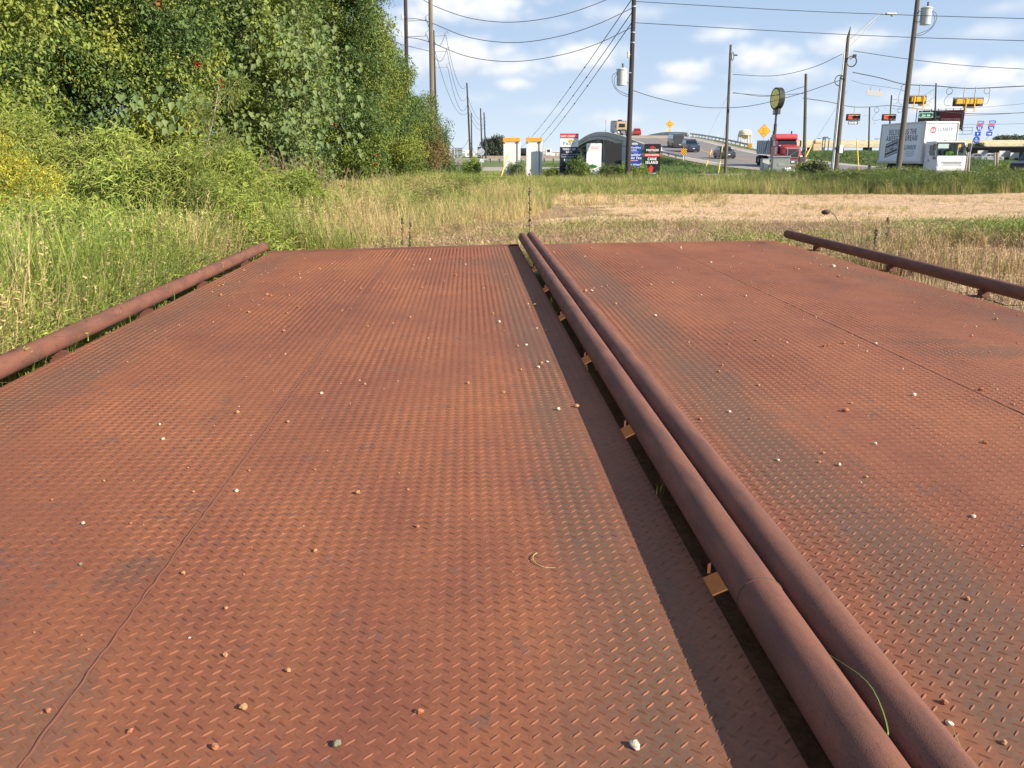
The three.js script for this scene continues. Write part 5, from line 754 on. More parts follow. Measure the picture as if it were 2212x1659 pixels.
// ---- white box truck with lettering ----
{
  const dF = 57.5, p = at(1985, dF, 0), turn = 3 * Math.PI / 180, t = thing('box_truck', 'white box truck with dark lettering waiting at the signals', 'box truck', V(p.x, 0.08, p.z), FACE + turn, undefined), HB = 2.75, y0 = 0.85, BW = 2.35, BL = 6.2;
  // origin: front corner of the box on the side that shows; box runs back along -z and across +x
  const white = new THREE.MeshPhysicalMaterial({ map: whitePaint.map, color: new THREE.Color(0.78, 0.79, 0.8), roughness: 0.4 });
  const sideTex = print(1024, Math.round(1024 * (HB - 0.3) / (BL - 0.3)), (g, w, h) => {
    g.fillStyle = '#e3e6ea'; g.fillRect(0, 0, w, h); const k = '#3a4250';
    text(g, 'DELIVERING THE', w * .54, h * .20, h * .215, k, { max: w * .80 }); text(g, 'AMERICAN DREAM', w * .535, h * .375, h * .215, k, { max: w * .80 });
    g.save(); g.translate(w * .30, h * .66); g.transform(1, -0.20, 0, 1, 0, 0); g.fillStyle = k; g.fillRect(-w * .16, -h * .20, w * .32, h * .40); g.fillStyle = '#e3e6ea'; g.fillRect(-w * .15, -h * .165, w * .30, h * .02); g.fillRect(-w * .15, h * .145, w * .30, h * .02); text(g, 'SINCE 1956', 0, h * .0, h * .20, '#dfe3e8', { max: w * .29 }); g.restore();
    g.fillStyle = '#c9363e'; g.beginPath(); g.arc(w * .565, h * .635, h * .115, 0, 7); g.fill(); text(g, '84', w * .565, h * .64, h * .15, '#f0e2e2'); text(g, 'LUMBER', w * .775, h * .635, h * .175, k, { max: w * .30 });
    ['PROFESSIONAL BUILDING', 'MATERIALS SUPPLIER', '84LUMBER.COM'].forEach((s, i) => text(g, s, w * .785, h * (.755 + i * .055), h * .055, '#5a626e', { bold: false, max: w * .22 }));
    const r = rng(12); for (let i = 0; i < 160; i++) { g.fillStyle = 'rgba(110,108,104,' + (0.04 + r() * 0.08) + ')'; g.fillRect(r() * w, h * (0.55 + 0.45 * r()), 2 + r() * 4, 6 + r() * 40); }
  }, 0.45);
  const bx = new THREE.Group(); bx.name = 'cargo_box'; t.add(bx);
  mesh('box_shell', rbox(BW, HB, BL, BW / 2, y0 + HB / 2, -BL / 2, 0.04), white, bx);
  mesh('lettered_side', quad(V(-0.006, y0 + 0.16, -BL + 0.15), V(-0.006, y0 + 0.16, -0.45), V(-0.006, y0 + HB - 0.12, -0.45), V(-0.006, y0 + HB - 0.12, -BL + 0.15)), sideTex, bx);
  mesh('lettered_front', quad(V(0.12, y0 + 0.5, 0.006), V(BW - 0.12, y0 + 0.5, 0.006), V(BW - 0.12, y0 + HB - 0.1, 0.006), V(0.12, y0 + HB - 0.1, 0.006)), print(384, 384, (g, w, h) => { g.fillStyle = '#e8eaec'; g.fillRect(0, 0, w, h); g.fillStyle = '#d0545a'; g.beginPath(); g.arc(w * .22, h * .21, w * .105, 0, 7); g.fill(); text(g, '84', w * .22, h * .215, w * .13, '#f2e4e4'); text(g, 'LUMBER', w * .62, h * .19, w * .16, '#5b6880', { max: w * .5 }); text(g, 'Build on what we know', w * .6, h * .285, w * .05, '#6a7386', { bold: false, max: w * .48 }); text(g, 'PROFESSIONAL BUILDERS', w * .5, h * .45, w * .065, '#9aa0ac', { bold: false, max: w * .72 }); text(g, 'CALL YOUR LOCAL STORE', w * .5, h * .54, w * .06, '#9aa0ac', { bold: false, max: w * .6 }); }, 0.4), bx);
  const trim = mat(0.52, 0.5, 0.48, 0.5); for (const [a, b] of [[V(0, y0, 0), V(0, y0 + HB, 0)], [V(BW, y0, 0), V(BW, y0 + HB, 0)], [V(0, y0, -BL), V(0, y0 + HB, -BL)]]) mesh('corner_post', bar(a.clone().add(V(a.x ? -0.03 : 0.03, 0, a.z ? 0.03 : -0.03)), b.clone().add(V(a.x ? -0.03 : 0.03, 0, a.z ? 0.03 : -0.03)), 0.075, 0.075, 10), trim, bx);
  mesh('bottom_rail', merge([box(0.09, 0.13, BL, -0.002, y0 + 0.045, -BL / 2), box(BW, 0.13, 0.09, BW / 2, y0 + 0.045, 0.01)]), trim, bx); mesh('top_rail', merge([box(0.08, 0.09, BL, 0.0, y0 + HB - 0.02, -BL / 2), rbox(BW + 0.04, 0.16, 0.16, BW / 2, y0 + HB - 0.06, -0.03, 0.06)]), white, bx);
  // cab
  const cabW = 2.05, cx = BW / 2, cabP = [[0.12, 0.42], [1.62, 0.42], [1.72, 0.6], [1.72, 1.02], [1.62, 1.30], [1.36, 2.12], [1.2, 2.24], [0.12, 2.28]];
  { // hollow cab: sides, roof, floor, back, nose, so the driver shows behind the glass
    const sideShape = (s) => { const sh = new THREE.Shape(cabP.map(([z, y]) => new THREE.Vector2(-z, y))); const hole = new THREE.Path([[-0.62, 1.36], [-1.42, 1.36], [-1.26, 2.05], [-0.62, 2.05]].map((q) => new THREE.Vector2(...q))); sh.holes.push(hole); return new THREE.ExtrudeGeometry(sh, { depth: 0.06, bevelEnabled: true, bevelSize: 0.012, bevelThickness: 0.012, bevelSegments: 2 }).rotateY(Math.PI / 2).translate(cx + s * (cabW / 2 - 0.03) - 0.03, 0, 0); };
    mesh('cab_side', sideShape(-1), white, t); mesh('cab_side', sideShape(1), white, t);
    mesh('cab_roof', rbox(cabW, 0.10, 1.25, cx, 2.25, 0.72, 0.05, 3), white, t); mesh('cab_back', rbox(cabW, 1.85, 0.06, cx, 1.35, 0.13, 0.02), white, t); mesh('cab_floor', rbox(cabW - 0.02, 0.06, 1.5, cx, 0.55, 0.9, 0.02), trimM, t);
    const nose = profile([[1.5, 0.45], [1.66, 0.45], [1.74, 0.62], [1.74, 1.02], [1.65, 1.32], [1.5, 1.32]], cabW, 0.03).translate(cx, 0, 0); mesh('nose_panel', nose, white, t);
    mesh('windshield', quad(V(cx - 0.97, 1.33, 1.652), V(cx + 0.97, 1.33, 1.652), V(cx + 0.90, 2.16, 1.372), V(cx - 0.90, 2.16, 1.372)), mat(0.86, 0.93, 0.92, 0.03, { transmission: 1, thickness: 0, ior: 1.3 }), t);
    mesh('windshield_frame', merge([bar(V(cx - 0.98, 1.31, 1.66), V(cx + 0.98, 1.31, 1.66), 0.022), bar(V(cx - 0.91, 2.17, 1.37), V(cx + 0.91, 2.17, 1.37), 0.03), bar(V(cx - 0.985, 1.31, 1.66), V(cx - 0.93, 2.17, 1.37), 0.03), bar(V(cx + 0.985, 1.31, 1.66), V(cx + 0.93, 2.17, 1.37), 0.03)]), trimM, t);
    for (const s of [-1, 1]) mesh('side_glass', quad(V(cx + s * (cabW / 2 - 0.03), 1.36, 0.62), V(cx + s * (cabW / 2 - 0.03), 1.36, 1.42), V(cx + s * (cabW / 2 - 0.03), 2.05, 1.26), V(cx + s * (cabW / 2 - 0.03), 2.05, 0.62)), mat(0.25, 0.3, 0.3, 0.05, { transmission: 0.6, thickness: 0 }), t);
    mesh('wiper', bar(V(cx - 0.75, 1.37, 1.665), V(cx - 0.1, 1.42, 1.66), 0.012), trimM, t); mesh('wiper', bar(V(cx + 0.15, 1.37, 1.665), V(cx + 0.75, 1.42, 1.66), 0.012), trimM, t);
    mesh('dashboard', rbox(cabW - 0.16, 0.12, 0.4, cx, 1.27, 1.38, 0.04), mat(0.05, 0.055, 0.06, 0.8), t); mesh('dash_papers', rbox(0.6, 0.015, 0.18, cx + 0.25, 1.345, 1.45, 0.004), mat(0.7, 0.72, 0.7, 0.7), t);
    mesh('seat', merge([rbox(0.55, 0.75, 0.16, cx + 0.45, 1.35, 0.38, 0.06), rbox(0.55, 0.16, 0.5, cx + 0.45, 0.95, 0.6, 0.06)]), mat(0.06, 0.06, 0.065, 0.8), t); mesh('seat', merge([rbox(0.8, 0.75, 0.16, cx - 0.45, 1.35, 0.38, 0.06), rbox(0.8, 0.16, 0.5, cx - 0.45, 0.95, 0.6, 0.06)]), mat(0.06, 0.06, 0.065, 0.8), t);
    mesh('steering_wheel', tr(new THREE.TorusGeometry(0.2, 0.018, 8, 24), cx + 0.45, 1.33, 1.12, -1.0), trimM, t);
    mesh('sun_visor', rbox(0.75, 0.3, 0.03, cx - 0.5, 1.98, 1.36, 0.02), mat(0.62, 0.68, 0.66, 0.6), t); mesh('inspection_sticker', rbox(0.18, 0.2, 0.004, cx + 0.58, 2.0, 1.455, 0.001).rotateX(0), mat(0.75, 0.4, 0.05, 0.6), t);
    mesh('grille', merge([0, 1, 2].map((i) => rbox(1.45 - i * 0.02, 0.055, 0.03, cx, 0.78 + i * 0.1, 1.775, 0.02))), mat(0.75, 0.76, 0.77, 0.3), t); mesh('grille_gap', rbox(1.4, 0.28, 0.02, cx, 0.88, 1.77, 0.01), trimM, t);
    for (const s of [-1, 1]) { mesh('headlight', rbox(0.34, 0.2, 0.06, cx + s * 0.8, 0.76, 1.765, 0.05), lampM, t); mesh('clearance_lamp', rbox(0.09, 0.05, 0.08, cx + s * 0.35, 2.32, 1.25, 0.02), mat(0.3, 0.14, 0.03, 0.4), t);
      const mg = new THREE.Group(); mg.name = 'mirror'; t.add(mg); mesh('mirror_head', rbox(0.2, 0.42, 0.09, cx + s * (cabW / 2 + 0.16), 1.95, 1.55, 0.03), trimM, mg); mesh('spot_mirror', rbox(0.18, 0.18, 0.08, cx + s * (cabW / 2 + 0.14), 1.22, 1.6, 0.03), trimM, mg); mesh('mirror_arm', tube([V(cx + s * cabW / 2, 2.05, 1.35), V(cx + s * (cabW / 2 + 0.18), 2.0, 1.5), V(cx + s * (cabW / 2 + 0.16), 1.5, 1.58), V(cx + s * cabW / 2, 1.15, 1.5)], 0.016, 16, 5), trimM, mg); mesh('door_handle', rbox(0.03, 0.16, 0.05, cx + s * (cabW / 2 + 0.02), 1.05, 0.68, 0.01), trimM, t); }
    mesh('front_bumper', rbox(cabW + 0.06, 0.28, 0.16, cx, 0.5, 1.74, 0.05), mat(0.62, 0.63, 0.64, 0.4), t);
    mesh('marker_lights', merge([-0.3, 0, 0.3].map((x) => rbox(0.1, 0.05, 0.05, cx + x, 2.36, 1.1, 0.015))), mat(0.2, 0.1, 0.04, 0.4), t);
  }
  mesh('chassis', merge([box(0.1, 0.22, 7.4, cx - 0.4, 0.66, -2.4), box(0.1, 0.22, 7.4, cx + 0.4, 0.66, -2.4)]), trimM, t); mesh('side_bar', merge([box(0.05, 0.08, 2.4, 0.15, 0.62, -3.0), box(0.6, 0.06, 0.4, 0.3, 0.5, -6.3)]), trimM, t);
  for (const s of [-1, 1]) { wheel(t, cx + s * 0.86, 1.0, 0.39, 0.22); wheel(t, cx + s * 0.86, -4.6, 0.39, 0.46); }
  // driver: one continuous body
  t.updateMatrixWorld(true);
  const J = (x, y, z) => V(cx + 0.45 + x, y, z), bones = [ // two joints with radii, colour
    [J(0, 1.02, 0.56), .15, J(0, 1.25, 0.54), .15, 0], [J(0, 1.25, 0.54), .15, J(0, 1.52, 0.52), .145, 0], [J(-.17, 1.58, .53), .075, J(.17, 1.58, .53), .075, 0], [J(-.2, 1.57, .54), .065, J(-.27, 1.33, .68), .052, 0], [J(-.27, 1.33, .68), .045, J(-.16, 1.36, 1.0), .036, 1], [J(.2, 1.57, .54), .065, J(.27, 1.33, .68), .052, 0], [J(.27, 1.33, .68), .045, J(.16, 1.36, 1.0), .036, 1],
    [J(0, 1.6, .54), .055, J(0, 1.7, .55), .052, 1], [J(0, 1.76, .57), .085, J(0, 1.84, .56), .095, 1], [J(-.1, 1.02, .6), .085, J(-.12, 1.05, .98), .07, 2], [J(.1, 1.02, .6), .085, J(.12, 1.05, .98), .07, 2], [J(-.16, 1.36, 1.0), .03, J(-.13, 1.4, 1.07), .028, 1], [J(.16, 1.36, 1.0), .03, J(.13, 1.4, 1.07), .028, 1]];
  const res = 56, mc = new MarchingCubes(res, whitePaint, false, false, 60000), S = 0.66, C = J(0, 1.42, 0.72); mc.isolation = 0;
  const q = V(), ab = V(), sd = (pt) => { let best = 1e9, smooth = 1e9, col = 0; for (const [a, ra, b, rb, c] of bones) { ab.copy(b).sub(a); const h = clamp(q.copy(pt).sub(a).dot(ab) / ab.lengthSq()), dd = q.copy(pt).sub(a).addScaledVector(ab, -h).length() - lerp(ra, rb, h); if (dd < best) { best = dd; col = c; } const k = 0.035, hh = Math.max(k - Math.abs(smooth - dd), 0) / k; smooth = Math.min(smooth, dd) - hh * hh * k * 0.25; } return [smooth, col]; };
  for (let z = 0; z < res; z++) for (let y = 0; y < res; y++) for (let x = 0; x < res; x++) { const pt = V((x / res * 2 - 1) * S, (y / res * 2 - 1) * S, (z / res * 2 - 1) * S).add(C); mc.field[x + y * res + z * res * res] = -sd(pt)[0]; }
  mc.update(); const n = mc.count ?? 0, pos = new Float32Array(n * 3), col = new Float32Array(n * 3), cols = [[0.45, 0.75, 0.06], [0.36, 0.2, 0.13], [0.05, 0.06, 0.09]];
  for (let i = 0; i < n; i++) { const pt = V(mc.positionArray[i * 3] * S, mc.positionArray[i * 3 + 1] * S, mc.positionArray[i * 3 + 2] * S).add(C), k = sd(pt)[1]; pt.toArray(pos, i * 3); const strap = k === 0 && Math.abs(Math.abs(pt.x - cx - 0.45) - (1.62 - pt.y) * 0.3 - 0.02) < 0.02; col.set(strap ? [0.3, 0.32, 0.3] : k === 1 && pt.y > 1.85 ? [0.6, 0.6, 0.58] : cols[k], i * 3); }
  const pg = new THREE.BufferGeometry(); pg.setAttribute('position', new THREE.BufferAttribute(pos, 3)); pg.setAttribute('color', new THREE.BufferAttribute(col, 3)); pg.computeVertexNormals(); pg.applyMatrix4(t.matrixWorld);
  const person = mesh('person', toCreasedNormals(pg, 1.4), new THREE.MeshPhysicalMaterial({ vertexColors: true, roughness: 0.8 })); tag(person, 'driver in a lime safety shirt behind the box truck windshield', 'person');
}
// ---- far lorry on the highway ----
{
  const d = 205, p = groundAt(1184, d), t = thing('tanker_lorry', 'white lorry cab pulling a dark tank on the highway', 'lorry', V(p.x, 0.12, p.z), FACE + Math.PI / 2 - 0.05), dark = mat(0.02, 0.022, 0.026, 0.5), wh = mat(0.72, 0.72, 0.7, 0.4);
  mesh('cab', merge([rbox(2.4, 1.7, 1.5, 0, 1.75, 0, 0.15, 3), rbox(2.2, 0.9, 1.0, 0, 1.15, 1.1, 0.15, 3)]), wh, t); mesh('windshield', rbox(1.9, 0.75, 0.05, 0, 2.05, 0.76, 0.02), glass, t); mesh('side_window', rbox(0.04, 0.6, 0.7, -1.21, 2.05, 0.1, 0.01), glass, t); mesh('side_window', rbox(0.04, 0.6, 0.7, 1.21, 2.05, 0.1, 0.01), glass, t);
  mesh('tank', tr(new THREE.CapsuleGeometry(0.95, 5.2, 6, 20), 0, 1.75, -5.0, Math.PI / 2), dark, t); mesh('frame', rbox(1.6, 0.2, 8.8, 0, 0.75, -3.6, 0.03), trimM, t);
  for (const s of [-1, 1]) for (const z of [1.0, -1.4, -6.6, -7.7]) wheel(t, s * 0.95, z, 0.45, 0.4);
}

// ================= far background =================
{
  const ca = tileNoise(12, 61), cb = tileNoise(70, 62), ctex = dataTex(256, 256, (u, v) => { const k = 0.8 + 0.25 * (ca(u, v * 0.5) - 0.5) + 0.2 * (cb(u, v) - 0.5); return [k, k * 0.98, k * 0.95]; });
  const cm = (r, g, b) => new THREE.MeshPhysicalMaterial({ map: ctex, color: new THREE.Color(r, g, b), roughness: 0.95 });
  const boxAt = (a, b, h0, h1, thick) => { const d = b.clone().sub(a), l = Math.hypot(d.x, d.z); return new THREE.BoxGeometry(l, h1 - h0, thick).translate(0, (h0 + h1) / 2, 0).rotateY(-Math.atan2(d.z, d.x)).translate((a.x + b.x) / 2, 0, (a.z + b.z) / 2); };
  // weathered wall of panels
  { const d = 97, t = thing('concrete_wall', 'weathered grey and pink concrete wall by the side road', 'wall'), xs = [978, 990, 1002, 1010, 1020, 1030, 1039], top = hAt(344.5, d); for (let i = 0; i < xs.length - 1; i++) mesh('wall_panel', boxAt(at(xs[i], d, 0), at(xs[i + 1] - 0.3, d, 0), -0.1, top - (i === 3 ? -0.04 : 0), 0.2), i === 3 ? cm(0.5, 0.55, 0.62) : i > 3 ? cm(0.5, 0.36, 0.3) : cm(0.38, 0.36, 0.33), t); mesh('coping', boxAt(at(978, d, 0), at(1039, d, 0), top + 0.045, top + 0.13, 0.3), cm(0.4, 0.38, 0.35), t); }
  { const d = 95, a = at(982, d, 0), t = thing('fence_post', 'thin grey post in front of the weathered wall', 'post', a); mesh('post', cyl(0.05, 0.05, 2.3, 0, 1.1, 0, 8), galv, t); mesh('cap', cyl(0.07, 0.07, 0.06, 0, 2.27, 0, 8), galv, t); }
  // highway barrier in sections, guard rail, long white building
  { const d = 186, t = thing('highway_barrier', 'long tan concrete barrier along the highway', 'barrier'); let i = 0; for (let px = 1040; px < 1262; px += 14, i++) { const a = at(px, d, 0), b = at(px + 13.7, d, 0); mesh('barrier_section', boxAt(a, b, 0, 1.05, 0.5), i % 4 === 2 ? cm(0.5, 0.36, 0.28) : cm(0.46, 0.39, 0.32), t); } }
  { const d = 138, t = thing('guard_rail', 'grey guard rail between the side road and highway', 'guard rail'), a = at(1040, d, 0), b = at(1215, d, 0); mesh('rail_beam', boxAt(a, b, 0.45, 0.75, 0.08), galv, t); for (let i = 0; i <= 9; i++) { const q = a.clone().lerp(b, i / 9); mesh('post', box(0.18, 0.8, 0.18, q.x, 0.35, q.z), mat(0.1, 0.09, 0.08, 0.9), t); } }
  { const d = 430, t = thing('warehouse', 'long low white warehouse beyond the highway', 'building'), h = hAt(326.2, d), x = [940, 1010, 1062, 1120, 1185, 1232], dy = [0, -0.4, 0.1, -0.3, -0.5]; for (let i = 0; i < 5; i++) { mesh('wall', boxAt(at(x[i], d + i % 2 * 6, 0), at(x[i + 1], d + i % 2 * 6, 0), 0, h + dy[i], 30), i === 4 ? mat(0.75, 0.6, 0.48, 0.8) : mat(0.82, 0.82, 0.8, 0.8), t); mesh('roof', boxAt(at(x[i] - 0.5, d + i % 2 * 6, 0), at(x[i + 1] + 0.3, d + i % 2 * 6, 0), h + dy[i] + 0.003, h + dy[i] + 0.4, 30.6), mat(0.72, 0.72, 0.7, 0.7), t); }
    for (let px = 948; px < 1228; px += 9) { const q = at(px, d - 15.6, 0); mesh('dock_door', rbox(1.3, 1.4, 0.1, q.x, 1.0, q.z, 0.02), mat(0.32, 0.34, 0.36, 0.6), t); } mesh('roof_pipe', cyl(0.3, 0.3, 5, at(1141, d, 0).x, 4.4, at(1141, d, 0).z, 8), trimM, t); }
  // grey sign back in two panels
  { const d = 140, t = thing('highway_sign', 'grey back of a two-panel highway sign past the trees', 'sign back', W(987.5, 328, d), FACE), m = mpp(d); for (const s of [-1, 1]) mesh('panel', rbox(11 * m, 17 * m, 0.08, s * 5.9 * m, 0, 0, 0.02), mat(0.22, 0.24, 0.27, 0.5), t); mesh('brace', merge([box(24 * m, 0.12, 0.1, 0, 0.35, 0.09), box(24 * m, 0.12, 0.1, 0, -0.4, 0.09)]), galv, t); for (const s of [-1, 1]) mesh('post', cyl(0.1, 0.1, 2.4, s * 6 * m, -1.1, -0.12, 8), galv, t); }
  // back of a stop sign
  { const d = 92, b = groundAt(1039.5, d), t = thing('stop_sign', 'grey back of an octagonal stop sign', 'road sign', b, FACE + 0.35), y = hAt(328, d); mesh('panel', tr(cyl(0.4, 0.4, 0.03, 0, 0, 0, 8), 0, y, 0.06, Math.PI / 2, 0, Math.PI / 8), mat(0.42, 0.46, 0.5, 0.5), t); mesh('post', bar(V(0, -0.1, 0), V(0, y + 0.6, 0), 0.04), galv, t); mesh('lower_plate', rbox(0.5, 0.35, 0.03, 0.03, y - 0.95, 0.06, 0.02), mat(0.42, 0.46, 0.5, 0.5), t); }
  for (const [px, y0, y1, d, l] of [[1016, 330, 342, 300, 'thin lamp pole before the white warehouse'], [1033, 318, 343, 200, 'short thin pole near the stop sign back'], [1141, 296, 330, 380, 'thin pole showing above the white pillar'], [1172, 314, 332, 420, 'thin pole between the second pillar and the navy sign'], [965, 275, 330, 170, 'thin pole at the tip of the tree line']]) { const a = groundAt(px, d), h = hAt(y0, d), t = thing('light_pole', l, 'pole', a); mesh('shaft', cyl(0.1, 0.16, h, 0, h / 2, 0, 8), poleDark, t); mesh('head', rbox(0.5, 0.12, 0.2, 0.1, h, 0, 0.03), trimM, t); }
  // elevated highway on the right
  {
    const t = thing('elevated_highway', 'cream elevated highway on dark piers beyond the field', 'bridge'), a = at(1690, 252, 0), b = at(2420, 250, 0), yb = hAt(318.5, 250), yt = hAt(310.5, 250);
    const seg = 12; for (let i = 0; i < seg; i++) { const p = a.clone().lerp(b, i / seg), q = a.clone().lerp(b, (i + 0.996) / seg); mesh('deck_beam', boxAt(p, q, yb + 0.02 * (i % 2), yt + 0.015 * (i % 2), 11), cm(0.78, 0.68, 0.50), t); mesh('parapet', boxAt(p, q, yt + 0.03, yt + 1.0, 0.35).translate(0, 0, 5.2), cm(0.85, 0.74, 0.55), t); }
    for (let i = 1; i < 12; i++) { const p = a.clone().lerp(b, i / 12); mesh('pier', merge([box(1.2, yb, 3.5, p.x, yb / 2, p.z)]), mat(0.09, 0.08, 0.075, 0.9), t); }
    const t2 = thing('elevated_ramp', 'darker upper ramp behind the cream elevated highway', 'bridge'), c = at(2045, 300, 0), e = at(2500, 296, 0), u0 = hAt(308, 300), u1 = hAt(303.5, 300); for (let i = 0; i < 6; i++) mesh('deck_beam', boxAt(c.clone().lerp(e, i / 6), c.clone().lerp(e, (i + 0.996) / 6), u0, u1, 9), cm(0.3, 0.27, 0.25), t2); for (let i = 0; i <= 6; i++) { const p = c.clone().lerp(e, i / 6); mesh('pier', box(1.4, u0, 2, p.x, u0 / 2, p.z), cm(0.3, 0.27, 0.25), t2); }
  }
  // brick building under it
  { const d = 212, t = thing('brick_building', 'dark brick building with pale doors under the elevated highway', 'building'), h = hAt(319.5, d), brick = new THREE.MeshPhysicalMaterial({ map: ctex, color: new THREE.Color(0.10, 0.06, 0.055), roughness: 0.9 }); mesh('wall', boxAt(at(2052, d, 0), at(2400, d - 30, 0), 0, h, 9), brick, t); mesh('roof', boxAt(at(2051, d, 0), at(2402, d - 30, 0), h + 0.003, h + 0.25, 9.4), mat(0.2, 0.18, 0.17, 0.8), t); for (const [px, w, y] of [[2066, 1.4, 1.2], [2080, 2.4, 1.0], [2128, 3.0, 1.5], [2150, 2.6, 0.9], [2178, 3.0, 1.4], [2200, 2.2, 1.0]]) { const f = (px - 2052) / 348, q = at(2052, d - 5, 0).lerp(at(2400, d - 35, 0), f); mesh('door', box(w, 1.5, 0.2).rotateY(0.06).translate(q.x, y, q.z - 0.1 + 0.6), mat(0.55, 0.53, 0.5, 0.7), t); } }
  for (const [px, y0, d, l, arm] of [[1899, 300, 240, 'double-arm lamp post on the elevated highway', 1], [2011, 297, 250, 'lamp post beside the elevated highway', 0], [2046, 296, 250, 'lamp post above the brick building', 1], [1776, 299, 250, 'lamp post near the beige rounded shed', 1]]) { const a = groundAt(px, d), h = hAt(y0, d), t = thing('highway_lamp', l, 'lamp post', a, FACE, 'lamp posts along the far highway'); mesh('shaft', cyl(0.12, 0.18, h, 0, h / 2, 0, 8), trimM, t); mesh('arm', box(3.2, 0.1, 0.1, arm ? 0 : 1.4, h, 0), trimM, t); for (const s of arm ? [-1, 1] : [1.8]) mesh('lamp_head', rbox(0.8, 0.16, 0.35, s * 1.6, h - 0.06, 0, 0.04), trimM, t); }
  // beige rounded shed with pipe frame
  { const d = 150, b = groundAt(1760, d), t = thing('rounded_shed', 'beige rounded shed with a dark pipe frame behind the berm', 'shed', b, FACE), y = hAt(306, d) - b.y, m = mpp(d); mesh('body', merge([tr(new THREE.CylinderGeometry(5.5 * m, 5.5 * m, 13 * m, 20, 1, false), 2 * m, y - 0.1, 0, 0, 0, Math.PI / 2), box(16 * m, y, 1.0, 0, y / 2 - 0.4, 0)]), mat(0.62, 0.46, 0.3, 0.7), t); mesh('round_door', tr(cyl(4.6 * m, 4.6 * m, 0.08, 0, 0, 0, 20), -5 * m, y - 0.1, 0.3, Math.PI / 2), mat(0.28, 0.16, 0.09, 0.7), t); mesh('pipe_frame', merge([bar(V(13 * m, 0, 0), V(13 * m, y + 9 * m, 0), 0.09), bar(V(13 * m, y + 9 * m, 0), V(24 * m, y + 9 * m, 0), 0.09), bar(V(18 * m, 0, 0), V(18 * m, y + 9 * m, 0), 0.09), bar(V(26 * m, 0, 0), V(26 * m, y + 5 * m, 0), 0.09)]), mat(0.07, 0.09, 0.11, 0.6), t); }
}

// ================= vegetation =================
function leafMat(r, g, b, more = {}) { return new THREE.MeshPhysicalMaterial({ color: new THREE.Color(r, g, b), roughness: 0.75, transmission: 0.28, thickness: 0, side: THREE.DoubleSide, ...more }); }
const foliageM = leafMat(1, 1, 1), strawM = mat(1, 1, 1, 0.9, { side: THREE.DoubleSide });
// a folded leaf, L long, w wide, added to arrays
function addLeaf(P, base, dir, up, L, w, shape = 0) {
  const d = dir.clone().normalize(), s = V().crossVectors(d, up).normalize(), n = V().crossVectors(s, d).normalize();
  const pt = (a, b, c) => base.clone().addScaledVector(d, a * L).addScaledVector(s, b * w).addScaledVector(n, c * L);
  const m = shape ? 0.28 : 0.45, b0 = pt(0, 0, 0), t = pt(1, 0, -0.12), l = pt(m, -0.5, 0.06), r = pt(m, 0.5, 0.06), c = pt(m, 0, -0.03);
  for (const q of [b0, c, l, c, t, l, b0, r, c, c, r, t]) P.push(q.x, q.y, q.z);
}
function rdir(r) { const z = r() * 2 - 1, a = r() * 6.283, k = Math.sqrt(1 - z * z); return V(k * Math.cos(a), z, k * Math.sin(a)); }
function geoOf(P) { const g = new THREE.BufferGeometry(); g.setAttribute('position', new THREE.Float32BufferAttribute(P, 3)); g.computeVertexNormals(); return g; }
function cluster(seed, n, R, L, w, shape) { const r = rng(seed), P = []; for (let i = 0; i < n; i++) { const d = rdir(r), b = d.clone().multiplyScalar(R * (0.25 + 0.75 * Math.cbrt(r()))); const dir = rdir(r).add(d.multiplyScalar(0.7)).add(V(0, -0.35, 0)); addLeaf(P, b, dir, rdir(r).add(V(0, 1.2, 0)), L * (0.65 + r() * 0.7), w * (0.65 + r() * 0.7), shape); } return geoOf(P); }
const SMALL = [cluster(1, 22, 0.20, 0.072, 0.042), cluster(2, 22, 0.22, 0.066, 0.045), cluster(3, 20, 0.20, 0.08, 0.04)];
const BROAD = [cluster(4, 9, 0.26, 0.115, 0.085, 1), cluster(5, 9, 0.28, 0.10, 0.08, 1)];
const VINE = cluster(8, 12, 0.24, 0.10, 0.065, 1);
const WILLOW = [cluster(6, 24, 0.19, 0.13, 0.014), cluster(7, 24, 0.20, 0.12, 0.013)];
const _m = new THREE.Matrix4(), _q = new THREE.Quaternion(), _c = new THREE.Color(), UPV = V(0, 1, 0);
function inst(name, geo, m, list, parent) { const im = new THREE.InstancedMesh(geo, m, list.length); list.forEach((e, i) => { _q.setFromEuler(new THREE.Euler(e[4] ?? 0, e[3], e[5] ?? 0)); _m.compose(V(e[0], e[1], e[2]), _q, V(e[6] * (e[8] ?? 1), e[6] * (e[9] ?? 1), e[6] * (e[8] ?? 1))); im.setMatrixAt(i, _m); im.setColorAt(i, _c.setRGB(...e[7])); }); im.castShadow = im.receiveShadow = true; im.name = parent ? name : numbered(name); im.userData.kind = 'stuff'; (parent ?? scene).add(im); return im; }
const barkM = mat(0.14, 0.11, 0.085, 0.95), twigM = mat(0.30, 0.22, 0.15, 0.95);
function limb(r, a, b, r0, r1) { const mid = a.clone().lerp(b, 0.5).add(rdir(r).multiplyScalar(a.distanceTo(b) * 0.09)); const cv = new THREE.CatmullRomCurve3([a, mid, b]); return new THREE.TubeGeometry(cv, 6, (r0 + r1) / 2, 6, false); }
